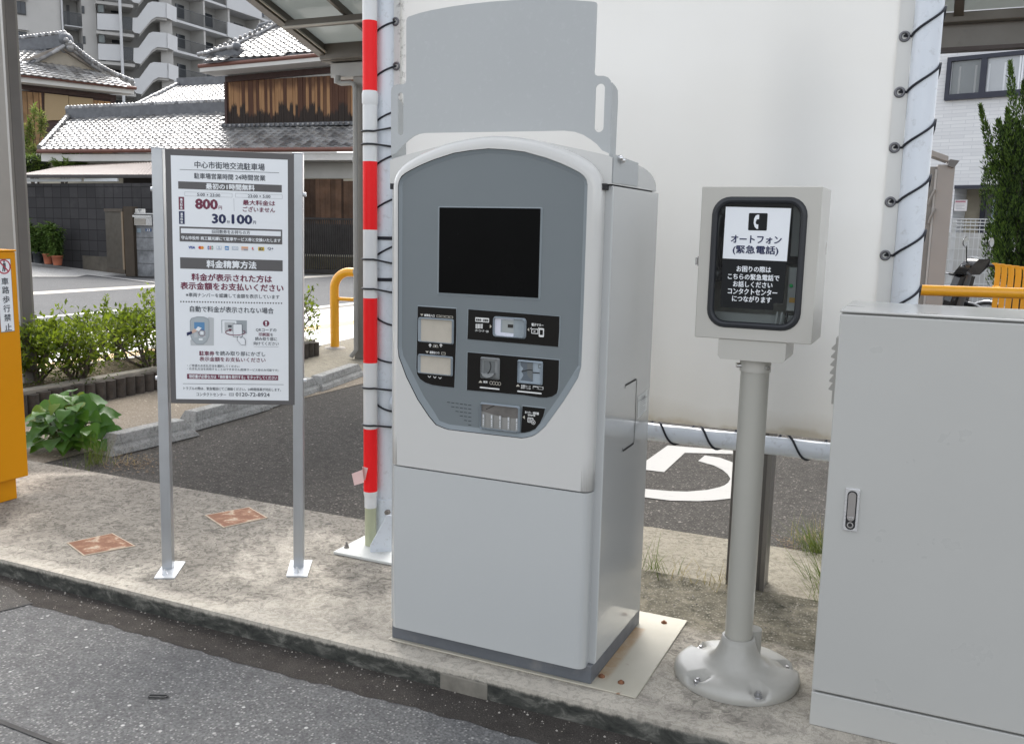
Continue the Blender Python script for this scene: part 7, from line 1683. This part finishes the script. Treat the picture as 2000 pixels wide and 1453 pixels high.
# ---------------- bicycles and a scooter
BLKP = M('bike_black', (.015,.016,.018), .35); SILV = M('bike_silver', (.45,.46,.47), .3, .7); TYR = M('tyre', (.02,.02,.02), .8); SEATM = M('saddle_black', (.03,.028,.027), .6); LAMPO = M('reflector_orange', (.6,.2,.02), .3)
def ring_pts(c, r, n_=28): return [Vector(c)+Vector((0, r*math.cos(2*math.pi*i/n_), r*math.sin(2*math.pi*i/n_))) for i in range(n_)]
def make_bike():
    o = thing('bicycle', (0,0,0), 'x', 'bicycle', 'bicycles in the bike park')
    for y in (-.53, .53):
        mb = MB(); mb.tube(ring_pts((0,y,.33), .315), .016, TYR, 8, closed=True); wl_ = mb.build('wheel', o)
        mb = MB(); mb.tube(ring_pts((0,y,.33), .295), .008, SILV, 6, closed=True)
        mb.build('rim', wl_)
        mb = MB()
        for i in range(14): a = 2*math.pi*i/14; mb.tube([(0.01*(-1)**i,y,.33), (0, y+.29*math.cos(a), .33+.29*math.sin(a))], .0018, SILV, 4)
        mb.cyl((-.04,y,.33), (.04,y,.33), .02, SILV, 8); mb.build('spokes', wl_)
        mb = MB(); mb.tube([Vector((0, y+.345*math.cos(R_(a)), .33+.345*math.sin(R_(a)))) for a in range(20, 175, 12)], .018, BLKP if y > 0 else SILV, 6); mb.build('mudguard', o)
    mb = MB(); mb.tube([(0,.53,.33), (0,.42,.72), (0,.37,.93)], .017, BLKP, 8); mb.tube([(0,.43,.68), (0,.15,.42), (0,-.06,.29)], .019, BLKP, 8); mb.tube([(0,-.06,.29), (0,-.2,.8)], .016, BLKP, 8); mb.tube([(0,-.06,.29), (0,-.53,.33)], .011, BLKP, 6); mb.tube([(0,-.19,.74), (0,-.53,.33)], .009, BLKP, 6); mb.build('frame', o)
    mb = MB(); mb.tube([(-.27,.2,1.0), (-.22,.33,1.02), (-.05,.38,.97), (.05,.38,.97), (.22,.33,1.02), (.27,.2,1.0)], .011, SILV, 8); mb.build('handlebar', o)
    for s_ in (-1, 1): mb = MB(); mb.cyl((.27*s_,.2,1.0), (.275*s_,.08,.985), .017, BLKP, 8); mb.build('grip', o)
    mb = MB(); mb.ball((0,-.24,.84), .1, SEATM, 8, (.8,1.3,.42)); mb.build('saddle', o)
    mb = MB()
    for z in (.72, .8, .88, .96): k_ = .13+.03*(z-.72)/.24; mb.tube([(-k_,.46,z), (k_,.46,z), (k_,.72,z), (-k_,.72,z)], .004, SILV, 4, closed=True)
    for x in (-.13,-.065,0,.065,.13):
        for y in (.46,.72): mb.tube([(x,y,.70), (x*1.2,y,.96)], .003, SILV, 4)
    for y in (.53,.59,.65):
        for x in (-.13,.13): mb.tube([(x,y,.70), (x*1.2,y,.96)], .003, SILV, 4)
    mb.build('basket', o)
    mb = MB(); mb.box(-.03,.03,-.9,-.87,.5,.54, LAMPO); mb.build('reflector', o)
    return o
bk0 = make_bike()
for i, (x, y, D_, rz, lab) in enumerate(((1858, 560, 12.6, 60, 'bicycle with a wire basket between the beige post and the scooter'), (1806, 560, 12.2, 72, 'bicycle seen in the gap left of the beige post'), (1752, 540, 12.0, 85, 'bicycle glimpsed between the banner and the white frame post'))):
    o = bk0 if i == 0 else copy_tree(bk0); p = PD(x, y, D_); o.location = (p.x, p.y, -.055); o.rotation_euler = (0, 0, R_(rz)); o['label'] = lab
SCB = M('scooter_black', (.014,.015,.017), .22, coat=.6); SCS = M('scooter_silver', (.42,.44,.46), .25, .6); SCG = M('scooter_grey', (.10,.105,.11), .35); MIR = M('mirror_glass', (.75,.78,.8), .04, 1.0)
sc = thing('motor_scooter', (0,0,0), 'black motor scooter with two mirrors parked behind the orange pipe barrier', 'scooter')
for y in (-.6, .62): mb = MB(); mb.tube(ring_pts((0,y,.23), .175), .055, TYR, 10, closed=True); w_ = mb.build('wheel', sc); mb = MB(); mb.cyl((-.04,y,.23), (.04,y,.23), .125, SCS, 20); mb.build('rim', w_)
mb = MB(); sh_ = [(-.17,.46,.34), (.17,.46,.34), (.20,.40,.62), (.16,.33,.90), (-.16,.33,.90), (-.20,.40,.62)]; mb.prism(sh_, (0,.07,.02), SCB); mb.prism([(-.12,.5,.36), (.12,.5,.36), (.13,.45,.8), (-.13,.45,.8)], (0,.08,0), SCG); mb.build('leg_shield', sc, .03, 3)
mb = MB(); mb.prism([(-.14,.48,.24), (.14,.48,.24), (.14,-.12,.24), (-.14,-.12,.24)], (0,0,.08), SCG); mb.build('floorboard', sc, .02)
mb = MB(); mb.prism([(-.1,-.1,.3), (-.1,-.85,.55), (-.1,-.85,.7), (-.1,-.2,.68), (-.1,-.08,.5)], (.2,0,0), SCB); mb.build('rear_body', sc, .05, 3)
mb = MB(); mb.ball((0,-.45,.75), .17, SEATM, 8, (.8,2.2,.5)); mb.build('seat', sc)
mb = MB(); mb.prism([(-.17,.42,.92), (.17,.42,.92), (.19,.34,1.02), (.13,.30,1.10), (-.13,.30,1.10), (-.19,.34,1.02)], (0,-.13,-.0), SCB); hb = mb.build('handlebar_cowl', sc, .03, 3)
mb = MB(); mb.prism([(-.10,.30,1.105), (.10,.30,1.105), (.08,.2,1.085), (-.08,.2,1.085)], (0,0,.02), SCS); mb.build('meter', hb, .008)
mb = MB(); mb.cyl((0,.42,.5), (0,.34,.95), .05, SCG, 10); mb.build('steering_column', sc)
for s_ in (-1, 1):
    mb = MB(); mb.cyl((.17*s_,.25,1.03), (.35*s_,.17,1.03), .024, SCB, 10); g_ = mb.build('grip', sc)
    mb = MB(); mb.tube([(.16*s_,.30,1.03), (.22*s_,.30,1.03), (.35*s_,.24,1.02)], .007, SCS, 6); mb.build('brake_lever', g_)
    mb = MB(); mb.tube([(.16*s_,.28,1.05), (.20*s_,.27,1.15), (.26*s_,.25,1.24)], .007, SCB, 6); ms2 = mb.build('mirror', sc)
    mb = MB(); c_ = Vector((.28*s_,.25,1.28)); mb.lathe((0,0,0), [(.01,.02), (.05,.012), (.056,0)], SCB, 20)
    mr = mb; vv = []
    for q_ in mr.v: vv.append(c_+Vector((q_.x, q_.z*1.0, q_.y)))
    mr.v = vv; mr.build('mirror_shell', ms2)
    mb = MB(); mb.poly([c_+Vector((.051*math.cos(2*math.pi*i/24), -.002, .051*math.sin(2*math.pi*i/24))) for i in range(24)], MIR); mb.build('mirror_glass', ms2)
mb = MB(); mb.tube(arc((0,.62,.23), .25, 20, 160, (0,1,0), (0,0,1), 10), .05, SCB, 8); mb.build('front_mudguard', sc)
p = PD(1950, 560, 11.3); sc.location = (p.x, p.y, -.055); sc.rotation_euler = (0, 0, R_(62))
sc.scale = (1.16, 1.16, 1.13)
# orange slatted guard at the right edge
og = thing('slatted_guard', PD(1946,560,10.6)*1.0, 'orange guard of upright bent slats at the right edge beside the scooter', 'guard')
g0_, g1_ = PD(1946, 507, 10.8), PD(1999, 533, 9.6); zt2 = (g0_.z+g1_.z)/2; dg_ = (g1_-g0_); dg_.z = 0; Lg = dg_.length; dg_.normalize(); ng = Vector((dg_.y, -dg_.x, 0))
for i in range(9):
    a = Vector((g0_.x, g0_.y, 0))+dg_*(Lg*i/4.0); mb = MB()
    pr = [(0,-.05), (0,zt2-.10), (.006,zt2-.03), (.02,zt2-.008), (.045,zt2)]
    pts = [a+ng*(u)+Vector((0,0,z)) for u, z in pr]+[a+ng*(u-.012 if k else u-.012)+Vector((0,0,z+.012)) for k, (u, z) in enumerate(pr)][::-1]
    mb.prism(pts, (dg_*.4+Vector((CR.x,CR.y,0))*.9).normalized()*.047, OPI); mb.build('slat', og)
for z in (zt2-.28, .25):
    mb = MB(); a = Vector((g0_.x, g0_.y, z))-ng*.03; mb.cyl(a-dg_*.1, a+dg_*(Lg*2.6), .03, OPI, 10); mb.build('rail', og)
